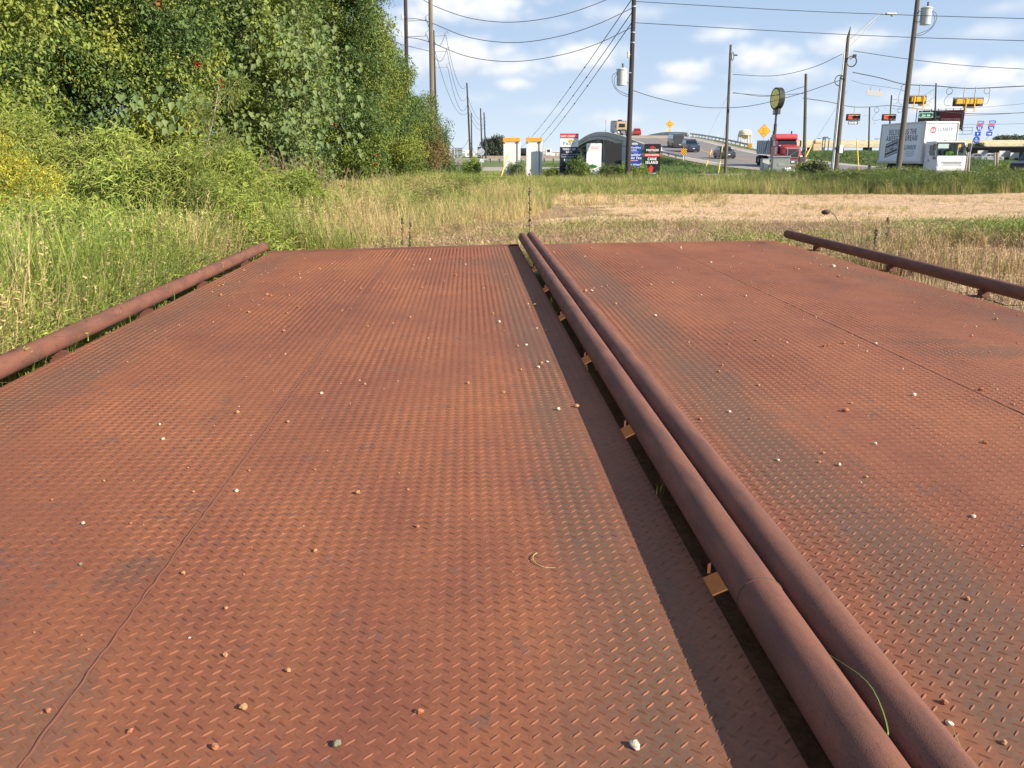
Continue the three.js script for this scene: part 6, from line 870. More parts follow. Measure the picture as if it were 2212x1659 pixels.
// lobes: [X, d, h, rx, ry, rz] spheres of leaves, in camera coordinates
function tree(seed, label, foot, lobes, dens, kinds, colors, group) {
  const r = rng(seed), f = XD(foot[0], foot[1], 0); f.y = GY(f); const t = thing('tree', label, 'tree', f, 0, group);
  const cs = lobes.map((l) => XD(l[0], l[1], 0).setY(l[2]).sub(f)), top = cs.reduce((a, b) => (b.y > a.y ? b : a)), tg = [limb(r, V(0, -0.2, 0), V(top.x * 0.6, top.y * 0.75, top.z * 0.6), 0.16, 0.05)];
  cs.forEach((c) => tg.push(limb(r, V(top.x * 0.6 * 0.5, Math.min(c.y * 0.4, top.y * 0.4), top.z * 0.3), c, 0.06, 0.02))); mesh('trunk', tg, barkM, t);
  const lists = kinds.map(() => []);
  lobes.forEach((l, li) => { const n = Math.round(dens * 1.75 * 4 * Math.PI * Math.pow((l[3] * l[4] + l[3] * l[5] + l[4] * l[5]) / 3, 1) ), tone = 0.72 + r() * 0.5, ck = colors[Math.floor(r() * colors.length)];
    for (let i = 0; i < n; i++) { const d = rdir(r), bump = 1 + 0.38 * n3(d.x * 2.3 + li * 5, d.y * 2.3, d.z * 2.3), k = bump * (1 - 0.5 * r() * r()); const p = V(d.x * l[3] * k, d.y * l[4] * k, d.z * l[5] * k).add(cs[li]); if (p.y + f.y < 0.15) continue; const wx = p.x + f.x, wz = p.z + f.z, pk = n3(wx * 1.5, p.y * 1.5, wz * 1.5); p.addScaledVector(d, pk * 0.55 + n3(wx * 0.75 + 9, p.y * 0.75, wz * 0.75) * 1.1); const hue = n3(wx * 0.7 + 40, p.y * 0.7, wz * 0.7) * 2.2 + 0.5, c = r() < 0.75 ? colors[clamp(Math.floor(hue * colors.length), 0, colors.length - 1)] : colors[Math.floor(r() * colors.length)], v = (0.75 + r() * 0.5); lists[Math.floor(r() * kinds.length)].push([p.x, p.y, p.z, r() * 6.28, (r() - .5) * 1.2, (r() - .5) * 1.2, 0.8 + r() * 0.6, [c[0] * v, c[1] * v, c[2] * v]]); } });
  const cr = new THREE.Group(); cr.name = 'crown'; t.add(cr);
  kinds.forEach((k, i) => inst('leaves', k, foliageM, lists[i], cr)); return t;
}
const G1 = [0.145, 0.205, 0.026], G2 = [0.22, 0.28, 0.036], G3 = [0.085, 0.155, 0.028], G4 = [0.24, 0.30, 0.048], G5 = [0.31, 0.34, 0.04], BR = [0.22, 0.15, 0.05], GY2 = [0.15, 0.215, 0.055];
const tg = 'vine-covered trees in a row';
tree(101, 'vine-draped tree nearest the yellow-flowering bush', [-11.5, 15.5], [[-10.2, 15, 2.6, 2.0, 2.4, 1.6], [-12.5, 16, 4.5, 2.2, 2.3, 2], [-9.9, 15.8, 5.0, 1.8, 1.8, 1.6], [-10.6, 15.2, 1.2, 2.1, 1.3, 1.3], [-12.5, 14.2, 2.0, 1.6, 2.0, 1.5], [-11, 16.5, 6.6, 2, 1.6, 1.6]], 26, [SMALL[0], SMALL[1], SMALL[2], VINE], [G3, G1, G2, G5, G2, G4], tg);
tree(102, 'dense vine-covered tree behind the pale sapling', [-9.6, 19.5], [[-8.7, 18.6, 2.4, 1.8, 2.4, 1.5], [-8.8, 19.2, 5.2, 2.0, 2.0, 1.6], [-10.2, 20, 6.6, 2.2, 1.8, 2], [-7.9, 19.5, 3.6, 1.3, 1.7, 1.3], [-8.6, 18.4, 0.9, 1.6, 1.0, 1.2], [-8.2, 20, 6.6, 1.6, 1.6, 1.5]], 26, [SMALL[0], SMALL[1], SMALL[2], VINE], [G3, G1, G2, G4, G5], tg);
tree(103, 'tree hung with large heart-shaped vine leaves', [-7.6, 23.5], [[-6.9, 22.7, 2.8, 1.5, 2.5, 1.3], [-7.1, 23.2, 5.5, 1.6, 2.1, 1.4], [-6.3, 24, 4.0, 1.1, 1.9, 1.2], [-7.6, 24, 7.4, 1.8, 1.6, 1.6], [-6.4, 23.4, 1.1, 1.3, 1.1, 1.1]], 20, [SMALL[0], BROAD[0], BROAD[1], SMALL[1]], [GY2, GY2, G2, G4, G1], tg);
tree(104, 'tall dark green tree with the highest rounded crown', [-6.8, 31], [[-6.2, 30, 3.2, 1.7, 3.0, 1.7], [-5.9, 30.4, 6.3, 1.5, 2.0, 1.6], [-7.2, 31, 8.2, 2.3, 2.0, 2.2], [-5.35, 30.6, 7.4, 1.0, 1.3, 1.2], [-5.25, 30.8, 4.9, 0.9, 1.2, 1.1], [-8, 28, 6.8, 2, 2.4, 2.0], [-5.4, 30.2, 2.0, 1.0, 1.5, 1.0], [-7.5, 27.5, 3.5, 1.5, 3, 1.5]], 24, [SMALL[0], SMALL[1], SMALL[2]], [G3, G3, [0.05, 0.125, 0.035], G1, G2], tg);
tree(105, 'lower vine-covered tree below the dark pole', [-6.2, 37], [[-5.4, 36, 2.2, 1.3, 2.2, 1.6], [-5.0, 36.8, 3.7, 1.0, 1.3, 1.2], [-5.9, 37.5, 4.6, 1.4, 1.2, 1.4], [-5.0, 36.2, 1.0, 0.9, 1.1, 1.0], [-6.4, 34.5, 3.6, 1.4, 2.0, 1.4]], 26, [SMALL[0], SMALL[1], SMALL[2]], [G3, G1, G2, G1, G5], tg);
tree(106, 'rounded vine thicket around the foot of the tan pole', [-5.6, 42.5], [[-4.9, 42, 1.9, 1.3, 1.9, 1.4], [-4.6, 42.6, 2.9, 0.8, 1.1, 1.1], [-5.6, 43, 3.4, 1.3, 1.3, 1.3]], 28, [SMALL[0], SMALL[1], SMALL[2]], [G1, G3, G1, BR], tg);
tree(107, 'low dark thicket at the tip of the tree line', [-4.8, 47], [[-4.35, 46.6, 1.3, 1.0, 1.35, 1.2], [-4.0, 47.2, 1.5, 0.55, 1.1, 0.9], [-5.0, 47.5, 2.3, 1.1, 1.2, 1.2], [-3.75, 47.0, 0.8, 0.5, 0.7, 0.8]], 30, [SMALL[0], SMALL[1], SMALL[2]], [G3, G1, [0.09, 0.10, 0.04], BR], tg);
tree(114, 'dark tree filling the gap behind the vine-draped tree', [-12, 20], [[-11.5, 19.5, 2.0, 2.2, 2.4, 1.5], [-11.0, 20, 5.0, 2.2, 2.4, 1.5], [-13.5, 20, 4.0, 2.2, 3, 1.6], [-12, 20, 7.5, 2.6, 1.8, 1.6], [-14, 19, 6.8, 2, 1.6, 1.6]], 20, [SMALL[0], SMALL[1], SMALL[2]], [G1, G3, G2], tg);
tree(115, 'dark tree behind the heart-leaved tree', [-9.2, 26], [[-9.5, 25.5, 2.2, 1.8, 2.6, 1.5], [-9.2, 26, 5.6, 1.9, 2.2, 1.6], [-9.5, 26, 8.2, 2.2, 1.8, 1.6], [-7.4, 26.2, 2.4, 1.3, 2.6, 1.2], [-7.6, 26.2, 6, 1.3, 2.2, 1.3]], 20, [SMALL[0], SMALL[1], SMALL[2]], [G1, G3, G2], tg);
// far trees
tree(108, 'grey-green rounded tree beyond the highway', [-7.5, 225], [[-6.3, 222, 2.2, 2.2, 2.3, 2], [-3.6, 222, 2.7, 2.0, 2.9, 2], [-4.9, 224, 3.6, 1.8, 1.5, 2]], 9, [cluster(21, 12, 0.5, 0.35, 0.25), cluster(22, 12, 0.55, 0.35, 0.25)], [[0.07, 0.10, 0.06], [0.09, 0.11, 0.07]], 'far trees');
for (const [s, X, d, l] of [[109, 118, 212, 'small round tree before the brick building'], [110, 128, 205, 'bushy tree at the end of the brick building'], [111, 100, 150, 'thin young tree in the field past the gate posts']]) tree(s, l, [X, d], [[X, d, 1.6, 1.7, 1.6, 1.6], [X + 1, d, 2.6, 1.3, 1.2, 1.3]], 9, [cluster(23, 12, 0.4, 0.3, 0.2)], [[0.08, 0.10, 0.045], [0.1, 0.12, 0.05]], 'far trees');
for (const [s, px, d, l] of [[112, 2160, 420, 'far tree crown above the elevated ramp'], [113, 2195, 430, 'far tree crown at the end of the elevated ramp']]) { const X = (px - CX) / F * d; tree(s, l, [X, d], [[X, d, 6, 5, 3.5, 4], [X + 4, d, 7.2, 4, 2.5, 3]], 3, [cluster(24, 12, 0.8, 0.6, 0.5)], [[0.11, 0.13, 0.09]], 'far trees'); }
// leaf climbing the white pillar's foot etc. : shrubs
function shrub(seed, label, c, lobes, dens, kinds, colors, group, name = 'shrub') {
  const r = rng(seed), f = XD(c[0], c[1], 0); f.y = GY(f); const t = thing(name, label, 'shrub', f, 0, group), lists = kinds.map(() => []), st = [];
  for (const l of lobes) { const n = Math.round(dens * 1.75 * 4 * Math.PI * (l[3] * l[4] + l[3] * l[5] + l[4] * l[5]) / 3), q = XD(l[0], l[1], 0).setY(l[2]).sub(f); for (let k = 0; k < 5; k++) st.push(limb(r, V(q.x * 0.5 + (r() - .5) * 0.3, -0.05, q.z * 0.5 + (r() - .5) * 0.3), q.clone().add(V((r() - .5) * l[3], l[4] * 0.4, (r() - .5) * l[5])), 0.014, 0.006)); for (let i = 0; i < n; i++) { const d = rdir(r), k = (1 + 0.5 * n3(d.x * 2.5 + seed, d.y * 2.5, d.z * 2.5)) * (1 - 0.5 * r()); const p = V(d.x * l[3] * k, d.y * l[4] * k, d.z * l[5] * k).add(q); if (p.y + f.y < 0.05) continue; const hi = clamp(0.5 + d.y); const cc = colors[Math.floor(r() * colors.length)], v = 0.75 + r() * 0.5; lists[Math.floor(r() * kinds.length)].push([p.x, p.y, p.z, r() * 6.28, (r() - .5) * 1.0, (r() - .5) * 1.0, 0.75 + r() * 0.55, cc.map((x) => x * v)]); } }
  mesh('stems', st, twigM, t); const cr = new THREE.Group(); cr.name = 'foliage'; t.add(cr); kinds.forEach((k, i) => inst('leaves', k, foliageM, lists[i], cr)); return t;
}
const YE = [0.56, 0.49, 0.04], LG = [0.36, 0.43, 0.075], LG2 = [0.28, 0.37, 0.06];
const TINY = [cluster(31, 30, 0.15, 0.045, 0.013), cluster(32, 30, 0.15, 0.05, 0.012)];
shrub(201, 'yellow-flowering bush at the edge of the field', [-6.6, 11.3], [[-6.7, 11.2, 1.1, 0.75, 0.55, 0.6], [-6.1, 10.9, 0.75, 0.6, 0.5, 0.5], [-5.6, 11.0, 0.55, 0.5, 0.42, 0.5], [-7.2, 11.2, 1.6, 0.7, 0.5, 0.6], [-6.9, 10.6, 0.6, 0.6, 0.5, 0.5]], 60, TINY, [YE, YE, YE, LG2, [0.28, 0.29, 0.03], G1], undefined, 'flowering_bush');
for (const [s, X, d, h, w, l] of [[202, -3.95, 11.3, 0.58, 0.7, 'feathery lime shrub beside the end of the outer pipe rail'], [203, -4.5, 11.4, 0.95, 0.85, 'feathery lime shrub around the slender sapling'], [204, -5.1, 11.4, 0.85, 1.0, 'broad feathery shrub next to the yellow-flowering bush'], [205, -7.7, 13.2, 1.3, 1.2, 'feathery shrub behind the yellow-flowering bush'], [209, -4.1, 8.8, 0.45, 0.5, 'low feathery shrub pressed against the outer pipe rail'], [210, -4.9, 9.2, 0.6, 0.9, 'low feathery shrub before the yellow-flowering bush'], [206, -4.6, 13.6, 1.0, 1.1, 'tall feathery shrub at the foot of the heart-leaved tree'], [207, -4.6, 18.0, 0.7, 0.9, 'small feathery shrub beside the brown brush'], [208, -6.2, 13.2, 1.1, 1.1, 'feathery shrub below the dense vine tree']])
  shrub(s, l, [X, d], [[X, d, h * 0.8, w * 0.7, h * 0.75, 0.7], [X - 0.5, d + 0.3, h * 1.1, w * 0.55, h * 0.6, 0.6], [X + 0.55, d - 0.1, h * 0.55, w * 0.5, h * 0.55, 0.5], [X + 0.1, d, h * 1.35, w * 0.35, h * 0.4, 0.4]], 34, [WILLOW[0], WILLOW[1], WILLOW[0]], [LG, LG2, LG, [0.33, 0.38, 0.07], G2, [0.36, 0.36, 0.1]], 'feathery light green shrubs');
for (const [s, X, d, h, w, l] of [[241, -4.1, 7.0, 0.34, 0.45, 'low leafy weed clump close to the outer pipe rail'], [242, -4.7, 7.6, 0.4, 0.55, 'leafy weed clump in the tall straw grass'], [243, -5.4, 9.4, 0.45, 0.6, 'leafy weed clump below the yellow-flowering bush'], [244, -4.3, 9.6, 0.42, 0.5, 'leafy weed clump at the foot of the sapling'], [245, -3.6, 5.6, 0.3, 0.35, 'small leafy weed clump beside the rail weld'], [246, -5.9, 10.2, 0.5, 0.6, 'dark leafy clump under the yellow-flowering bush']])
  shrub(s, l, [X, d], [[X, d, h * 0.7, w, h * 0.7, 0.45], [X + 0.25, d + 0.1, h * 1.1, w * 0.5, h * 0.5, 0.35], [X - 0.3, d, h, w * 0.5, h * 0.55, 0.35]], 46, [cluster(s, 16, 0.14, 0.075, 0.03), TINY[1], WILLOW[0]], [LG, LG2, G4, G2, [0.36, 0.38, 0.09]], 'leafy weed clumps');
{ // pale sapling
  const a = W(384, 596, 10.4), t = thing('sapling', 'slender pale sapling leaning over the feathery shrubs', 'sapling', V(a.x, 0, a.z)), q = (x, y, d) => W(x, y, d).sub(t.position), r = rng(66);
  mesh('trunk', new THREE.TubeGeometry(new THREE.CatmullRomCurve3([V(0, -0.05, 0), q(388, 560, 10.4), q(402, 490, 10.6), q(420, 420, 10.9), q(440, 340, 11.3), q(462, 250, 11.7), q(472, 190, 12.0)]), 50, 0.010, 7, false), mat(0.22, 0.19, 0.155, 0.9), t);
  const br = [], list = []; for (const [x0, y0, x1, y1] of [[402, 490, 350, 420], [402, 490, 455, 445], [412, 455, 470, 380], [430, 385, 375, 330], [440, 340, 500, 290], [455, 280, 420, 215], [390, 560, 470, 520], [466, 230, 515, 175], [402, 500, 320, 470]]) { const A = q(x0, y0, 10.7), B = q(x1, y1, 10.5 + r()); br.push(bar(A, B, 0.004, 0.002, 5)); for (let i = 0; i < 14; i++) { const p = A.clone().lerp(B, 0.3 + 0.75 * r()); list.push([p.x + (r() - .5) * .1, p.y + (r() - .5) * .1, p.z + (r() - .5) * .1, r() * 6.28, r() - .5, r() - .5, 0.6 + r() * 0.4, [0.17 + r() * .06, 0.23 + r() * .06, 0.045]]); } }
  mesh('branches', br, twigM, t); inst('leaves', WILLOW[0], foliageM, list, t);
}
// roadside shrubs near the signs and cabinets
for (const [s, X, d, h, w, col, l] of [[221, 4.25, 55.3, 1.0, 0.5, G3, 'dark green shrub growing over the navy builder sign'], [222, 4.75, 55, 0.6, 0.6, G1, 'shrub between the navy and white builder signs'], [223, 6.6, 55, 0.62, 0.7, [0.09, 0.12, 0.035], 'weedy shrub below the blank dark sign'], [224, 7.7, 54.5, 0.55, 0.7, G1, 'shrub at the foot of the dark transformer pole'], [225, 8.5, 54.8, 0.5, 0.5, G2, 'shrub beside the black builder sign'], [226, 0.35, 56.3, 0.75, 0.5, [0.14, 0.19, 0.09], 'pale climbing weed on the white pillar'], [227, -2.9, 60, 0.9, 0.8, LG2, 'bright leafy weed near the pole by the wall'], [228, 17.9, 50, 0.75, 1.2, [0.26, 0.25, 0.05], 'yellowish weed patch before the utility cabinets'], [229, 16.0, 44, 0.85, 0.8, [0.05, 0.07, 0.03], 'dark bush at the gravel edge'], [230, 31.5, 47.5, 1.0, 0.8, G1, 'shrub beside the black SUV'], [231, 28.6, 49, 0.7, 0.7, G2, 'small shrub below the gate cable'], [232, 2.7, 56, 0.45, 0.4, G1, 'low shrub at the foot of the navy builder sign']])
  shrub(s, l, [X, d], [[X, d, h * 0.6, w, h * 0.6, 0.6], [X + 0.2, d, h, w * 0.55, h * 0.5, 0.5], [X - 0.35, d + 0.1, h * 0.8, w * 0.5, h * 0.5, 0.5]], 24, [cluster(s, 16, 0.17, 0.10, 0.055), TINY[0]], [col, col, G2, col.map((x) => x * 1.25)], 'roadside shrubs');
// brown brush, bare twigs and hanging vines
{
  const brush = (seed, label, X, d, w, h, n, m, lean) => { const r = rng(seed), f = XD(X, d, 0), t = thing('dead_brush', label, 'dead brush', f, 0, 'tangles of dead brush'), g = []; for (let i = 0; i < n; i++) { const a = V((r() - .5) * w, -0.05, (r() - .5) * 0.8), b = a.clone().add(V((r() - .5) * 0.9 + lean, h * (0.35 + 0.65 * r()), (r() - .5) * 0.5)), mid = a.clone().lerp(b, 0.6).add(rdir(r).multiplyScalar(0.18)); g.push(new THREE.TubeGeometry(new THREE.CatmullRomCurve3([a, mid, b]), 7, 0.003 + r() * 0.005, 4, false)); } mesh('twigs', g, m, t); };
  brush(301, 'brown tangled brush under the heart-leaved tree', -5.7, 19.9, 2.4, 1.7, 240, mat(0.24, 0.16, 0.11, 0.95), 0); brush(302, 'pale dead twigs behind the yellow-flowering bush', -7.6, 13.9, 2.0, 2.1, 80, mat(0.30, 0.235, 0.175, 0.95), -0.2); brush(303, 'dead twigs under the dense vine tree', -7.0, 16.8, 1.8, 1.8, 80, twigM, 0.2); brush(304, 'brown brush at the tip of the tree line', -4.2, 43.5, 1.8, 1.3, 60, twigM, 0); brush(305, 'brown brush under the tall dark tree', -5.3, 28.5, 1.8, 1.2, 70, twigM, 0.1);
  const vine = (seed, label, x0, y0, x1, y1, d, n, L) => { const r = rng(seed), a = W(x0, y0, d), b = W(x1, y1, d - 0.3), t = thing('hanging_vine', label, 'vine', a, 0, 'hanging vines with heart-shaped leaves'), q = b.clone().sub(a), mid = q.clone().multiplyScalar(0.5).add(V((r() - .5) * 0.5, 0, 0.25)), cv = new THREE.CatmullRomCurve3([V(0, 0, 0), mid, q]); mesh('stem', new THREE.TubeGeometry(cv, 16, 0.004, 5, false), barkM, t); for (let i = 0; i < n; i++) { const p = cv.getPoint(0.1 + 0.9 * r()).add(V((r() - .5) * 1.1, (r() - .5) * 0.5, 0.1 + (r() - .5) * 0.5)), P = []; addLeaf(P, V(0, 0, 0), V((r() - .5) * 1.2, -1, 0.2 + r() * 0.5), V((r() - .5) * 0.8 + 0.3, 0.4, 1), L * (0.7 + r() * 0.6), L * 0.8, 1); const l = mesh('leaf', geoOf(P), heart[Math.floor(r() * 3)], t); l.position.copy(p); } };
  const heart = [leafMat(0.145, 0.21, 0.06), leafMat(0.115, 0.18, 0.05), leafMat(0.19, 0.25, 0.08)];
  [[640, 20, 655, 200], [690, 60, 705, 260], [600, 130, 650, 330], [560, 220, 620, 380], [735, 180, 760, 330], [520, 10, 540, 160], [660, 200, 690, 370], [585, 20, 600, 150], [720, 40, 740, 190], [500, 230, 540, 350]].forEach(([a, b, c, e], i) => vine(400 + i, 'hanging vine strand with heart-shaped leaves on the tree wall', a, b, c, e, 20.6, 26, 0.15));
  [[300, 200, 380, 330], [380, 180, 400, 280], [340, 210, 360, 250]].forEach(([a, b, c, e], i) => vine(430 + i, 'short vine strand with large pale leaves above the feathery shrubs', a, b, c, e, 15.4, 12, 0.16));
  const redM = mat(0.42, 0.09, 0.03, 0.6, { side: THREE.DoubleSide }), fl = (px, py, d, i) => { const r = rng(500 + i), t = thing('trumpet_flower', 'red-orange trumpet flower cluster on the vine-covered trees', 'flower', W(px, py, d), 0, 'red trumpet flowers'); for (let k = 0; k < 4; k++) { const g = new THREE.CylinderGeometry(0.028, 0.007, 0.075, 7, 1, true).translate(0, 0.037, 0); g.applyQuaternion(new THREE.Quaternion().setFromUnitVectors(UPV, V(r() - .2, r() - .6, 0.8).normalize())); mesh('petal_tube', g.translate((r() - .5) * 0.1, (r() - .5) * 0.1, (r() - .5) * 0.1), redM, t); } };
  [[338, 5, 13.8], [424, 142, 14.2], [480, 184, 15], [720, 271, 22], [815, 333, 28], [742, 405, 23], [808, 357, 28]].forEach((a, i) => fl(...a, i));
  // dead upright stalks in the field
  const stalkM = mat(0.10, 0.075, 0.055, 0.95);
  for (const [x0, y0, y1, d, l] of [[1143, 518, 365, 13, 'tall dark dead weed stalk past the twin rail ends'], [868, 545, 465, 12.5, 'dark dead weed stalk in the straw grass'], [884, 540, 480, 12.5, 'short dark dead weed stalk in the straw grass'], [1917, 520, 468, 13.5, 'brown dead stalk behind the dark pipe rail'], [1890, 545, 490, 12, 'short brown dead stalk behind the dark pipe rail']]) {
    const a = W(x0, y0 + 30, d), b = W(x0 + 2, y1, d), t = thing('dead_stalk', l, 'weed stalk', V(a.x, 0, a.z)), h = b.y, r = rng(Math.round(x0)); mesh('stem', bar(V(0, -0.03, 0), V(b.x - a.x, h, b.z - a.z), 0.009, 0.004, 5), stalkM, t); const kn = []; for (let i = 0; i < 22; i++) { const k = 0.25 + 0.75 * r(); kn.push(tr(new THREE.IcosahedronGeometry(0.010 + r() * 0.012, 0), (b.x - a.x) * k + (r() - .5) * 0.03, h * k, (b.z - a.z) * k + (r() - .5) * 0.03)); } mesh('seed_heads', kn, stalkM, t);
  }
  { const t = thing('dead_stalk', 'bent dead stalk carrying a dark dry seed head', 'weed stalk', W(1842, 600, 10.8).setY(0)), q = (x, y, d) => W(x, y, d).sub(t.position); mesh('stem', new THREE.TubeGeometry(new THREE.CatmullRomCurve3([V(0, 0, 0), q(1826, 525, 10.8), q(1812, 480, 10.9), q(1798, 459, 11), q(1787, 455, 11)]), 20, 0.007, 5, false), twigM, t); const g = new THREE.IcosahedronGeometry(0.05, 1), p = g.attributes.position; for (let i = 0; i < p.count; i++) { const k = 1 + 0.5 * n3(p.getX(i) * 30, p.getY(i) * 30, p.getZ(i) * 30); p.setXYZ(i, p.getX(i) * 1.3 * k, p.getY(i) * 0.7 * k, p.getZ(i) * k); } const c = q(1785, 458, 11); mesh('seed_head', g.translate(c.x, c.y, c.z), stalkM, t); }
}

// ================= grasses and weeds =================
function tuft(seed, n, h, spread, w, lean, seg = 3, head = 0) {
  const r = rng(seed), P = [];
  for (let i = 0; i < n; i++) {
    const a = r() * 6.283, b = r() * 6.283, rad = spread * Math.sqrt(r()), L = h * (0.45 + 0.65 * r()), bend = lean * (0.3 + r()), base = V(Math.cos(a) * rad, -0.02, Math.sin(a) * rad), dir = V(Math.cos(b), 0, Math.sin(b)), side = V(-dir.z, 0, dir.x).multiplyScalar(w * (0.7 + 0.6 * r()));
    let pl, pr; for (let k = 0; k <= seg; k++) { const t = k / seg, c = base.clone().addScaledVector(dir, bend * L * t * t).add(V(0, L * (t - 0.32 * bend * t * t), 0)), ww = k === seg ? 0.1 : 1 - t * 0.75, l = c.clone().addScaledVector(side, ww), q = c.clone().addScaledVector(side, -ww); if (k) for (const v of [pl, pr, l, pr, q, l]) P.push(v.x, v.y, v.z); pl = l; pr = q; if (head && k === seg && r() < head) for (let m = 0; m < 6; m++) { const q = c.clone().add(V(0, -0.03 * m * r(), 0)), d = rdir(r).add(V(0, 0.8, 0)).multiplyScalar(0.018 + 0.02 * r()), e = q.clone().add(d); for (const v of [q, e, q.clone().add(V(0.004, 0.008, 0.004))]) P.push(v.x, v.y, v.z); } }
  }
  return geoOf(P);
}
function weed(seed, h, n) { // upright stem with leaves all the way up
  const r = rng(seed), P = []; for (let s = 0; s < n; s++) { const a = r() * 6.28, b = V(Math.cos(a) * 0.12 * r(), 0, Math.sin(a) * 0.12 * r()), top = b.clone().add(V((r() - .5) * 0.3 * h, h * (0.7 + 0.4 * r()), (r() - .5) * 0.3 * h)); const sd = V(0.005, 0, 0.003); for (const v of [b.clone().add(sd), b.clone().sub(sd), top]) P.push(v.x, v.y, v.z); for (let i = 0; i < 12; i++) { const t = 0.15 + 0.85 * r(), p = b.clone().lerp(top, t), q = r() * 6.28; addLeaf(P, p, V(Math.cos(q), 0.5 - r() * 0.6, Math.sin(q)), UPV, h * 0.16 * (1.2 - t * 0.6), h * 0.045 * (1.2 - t * 0.5)); } } return geoOf(P); }
const TALL = [tuft(1, 16, 0.85, 0.16, 0.0052, 0.55, 3, 0.3), tuft(2, 16, 0.8, 0.18, 0.005, 0.8, 3, 0.3), tuft(3, 15, 0.9, 0.15, 0.0055, 0.4, 3, 0.4)];
const SHORT = [tuft(4, 22, 0.30, 0.16, 0.0045, 0.8, 2), tuft(5, 22, 0.27, 0.17, 0.0045, 1.1, 2), tuft(6, 20, 0.34, 0.15, 0.005, 0.6, 2, 0.3)];
const LEAFY = [weed(7, 0.7, 4), weed(8, 0.65, 4), weed(9, 0.8, 3)];
const FAR = [tuft(10, 16, 0.4, 0.4, 0.02, 0.7, 2), tuft(11, 16, 0.36, 0.45, 0.022, 0.9, 2)];
const grassM = mat(1, 1, 1, 0.7, { side: THREE.DoubleSide, transmission: 0.22, thickness: 0 });
const STRAW = [0.62, 0.48, 0.22], STRAW2 = [0.50, 0.35, 0.19], BROWN = [0.27, 0.175, 0.11], GREEN = [0.18, 0.25, 0.035], GREEN2 = [0.13, 0.2, 0.03], LIME = [0.30, 0.36, 0.06], OLIVE = [0.27, 0.26, 0.075];
const mix = (a, b, t) => a.map((x, i) => lerp(x, b[i], t));
function onScale(p, pad = 0) { return p.x > -3.02 - pad && p.x < 4.80 + pad && p.z > -11.95 - pad && p.z < 3; }
function field(name, label, category, geos, m, n, seed, place) { // place(r) -> null or [X, d, scale, color, tall]
  const r = rng(seed), lists = geos.map(() => []); let tries = 0, k = 0;
  while (k < n && tries < n * 12) { tries++; const q = place(r); if (!q) continue; const p = XD(q[0], q[1], 0); if (onScale(p)) continue; p.y = groundH(q[0], q[1]); lists[Math.floor(r() * geos.length)].push([p.x, p.y, p.z, r() * 6.28, (r() - .5) * 0.25, (r() - .5) * 0.25, q[2], q[3], 1, q[4] ?? 1]); k++; }
  const t = new THREE.Group(); t.name = numbered(name); scene.add(t); tag(t, label, category, undefined, 'stuff'); geos.forEach((g, i) => inst('tufts', g, m, lists[i], t)); return t;
}
const inView = (X, d, pad = 1.08) => Math.abs(X / d) < 0.62 * pad + 0.4 / d;
const leftEdge = (d) => (d < 20 ? lerp(-9.4, -7.6, (d - 12) / 8) : d < 30 ? lerp(-7.6, -5.6, (d - 20) / 10) : lerp(-5.6, -4.0, clamp((d - 30) / 16)));
const vary = (r, c) => { const v = 0.72 + r() * 0.56; return [c[0] * v, c[1] * v, c[2] * v]; };
// tall straw and green grass left of the scales and up to the trees
field('tall_grass', 'tall mixed straw and green grass between the scales and the trees', 'grass', TALL, grassM, 26000, 601, (r) => {
  const d = 3.2 + Math.pow(r(), 1.25) * 40, X = lerp(Math.max(leftEdge(d) - 0.6, -0.66 * d - 0.4), Math.min(1.2, -2.4 + (d - 12) * 0.28), r()); if (d < 11.5 && X > -2.4) return null;
  const n = fbm(X * 0.45, d * 0.3, 3, 3), right = sstep(-4.2, 0.2, X), g = clamp(0.40 - n * 1.6 + sstep(-3.2, -4.2, X) * sstep(20, 13, d) * 0.5 + sstep(11, 6, d) * 0.35 + sstep(30, 40, d) * 0.5 - (d > 11 && d < 26 ? 0.08 : 0)); const t = r();
  const c = t < g ? (r() < 0.5 ? GREEN : LIME) : t < g + 0.12 ? OLIVE : r() < 0.75 ? STRAW : STRAW2; const near = X > -3.4 && d < 11.5; return [X, d, (near ? 0.45 : d < 12 ? 0.75 : 0.62) + r() * 0.45 - right * 0.38 * (d > 11 ? 1 : 0), vary(r, c)];
});
field('dry_grass', 'short brown dry grass past the far end of the scales', 'grass', SHORT, grassM, 26000, 602, (r) => {
  const d = 11.2 + Math.pow(r(), 1.2) * (r() < 0.12 ? 14 : 7.6), X = lerp(-3.5, Math.min(0.66 * d, 14), r()); const gm = gravelMask(X, d); if (gm > 0.42 && r() < 0.965) return null; const n = fbm(X * 0.5, d * 0.6, 8, 3), g = clamp(0.16 + n * 1.3 + sstep(7.5, 9.5, X) * 0.65 * sstep(13, 15, d)), t = r();
  return [X, d, (0.55 + r() * 0.45 + g * 0.5) * (d > 17 ? 0.6 : 1), vary(r, t < g ? (r() < .5 ? GREEN : LIME) : t < g + 0.45 - clamp(-n * 1.5, 0, 0.3) ? [0.58, 0.42, 0.23] : t < g + 0.60 ? BROWN : [0.54, 0.38, 0.22])];
});
field('lot_grass', 'sparse straw tufts creeping over the gravel lot', 'grass', SHORT, grassM, 5200, 603, (r) => { const d = 7 + Math.pow(r(), 0.8) * 30, X = lerp(0, 0.67 * d, r()); const n = fbm(X * 0.3, d * 0.8, 4, 3); if (n < 0.08 && r() < 0.93) return null; return [X, d, 0.22 + r() * 0.3, vary(r, r() < 0.45 ? OLIVE : STRAW)]; });
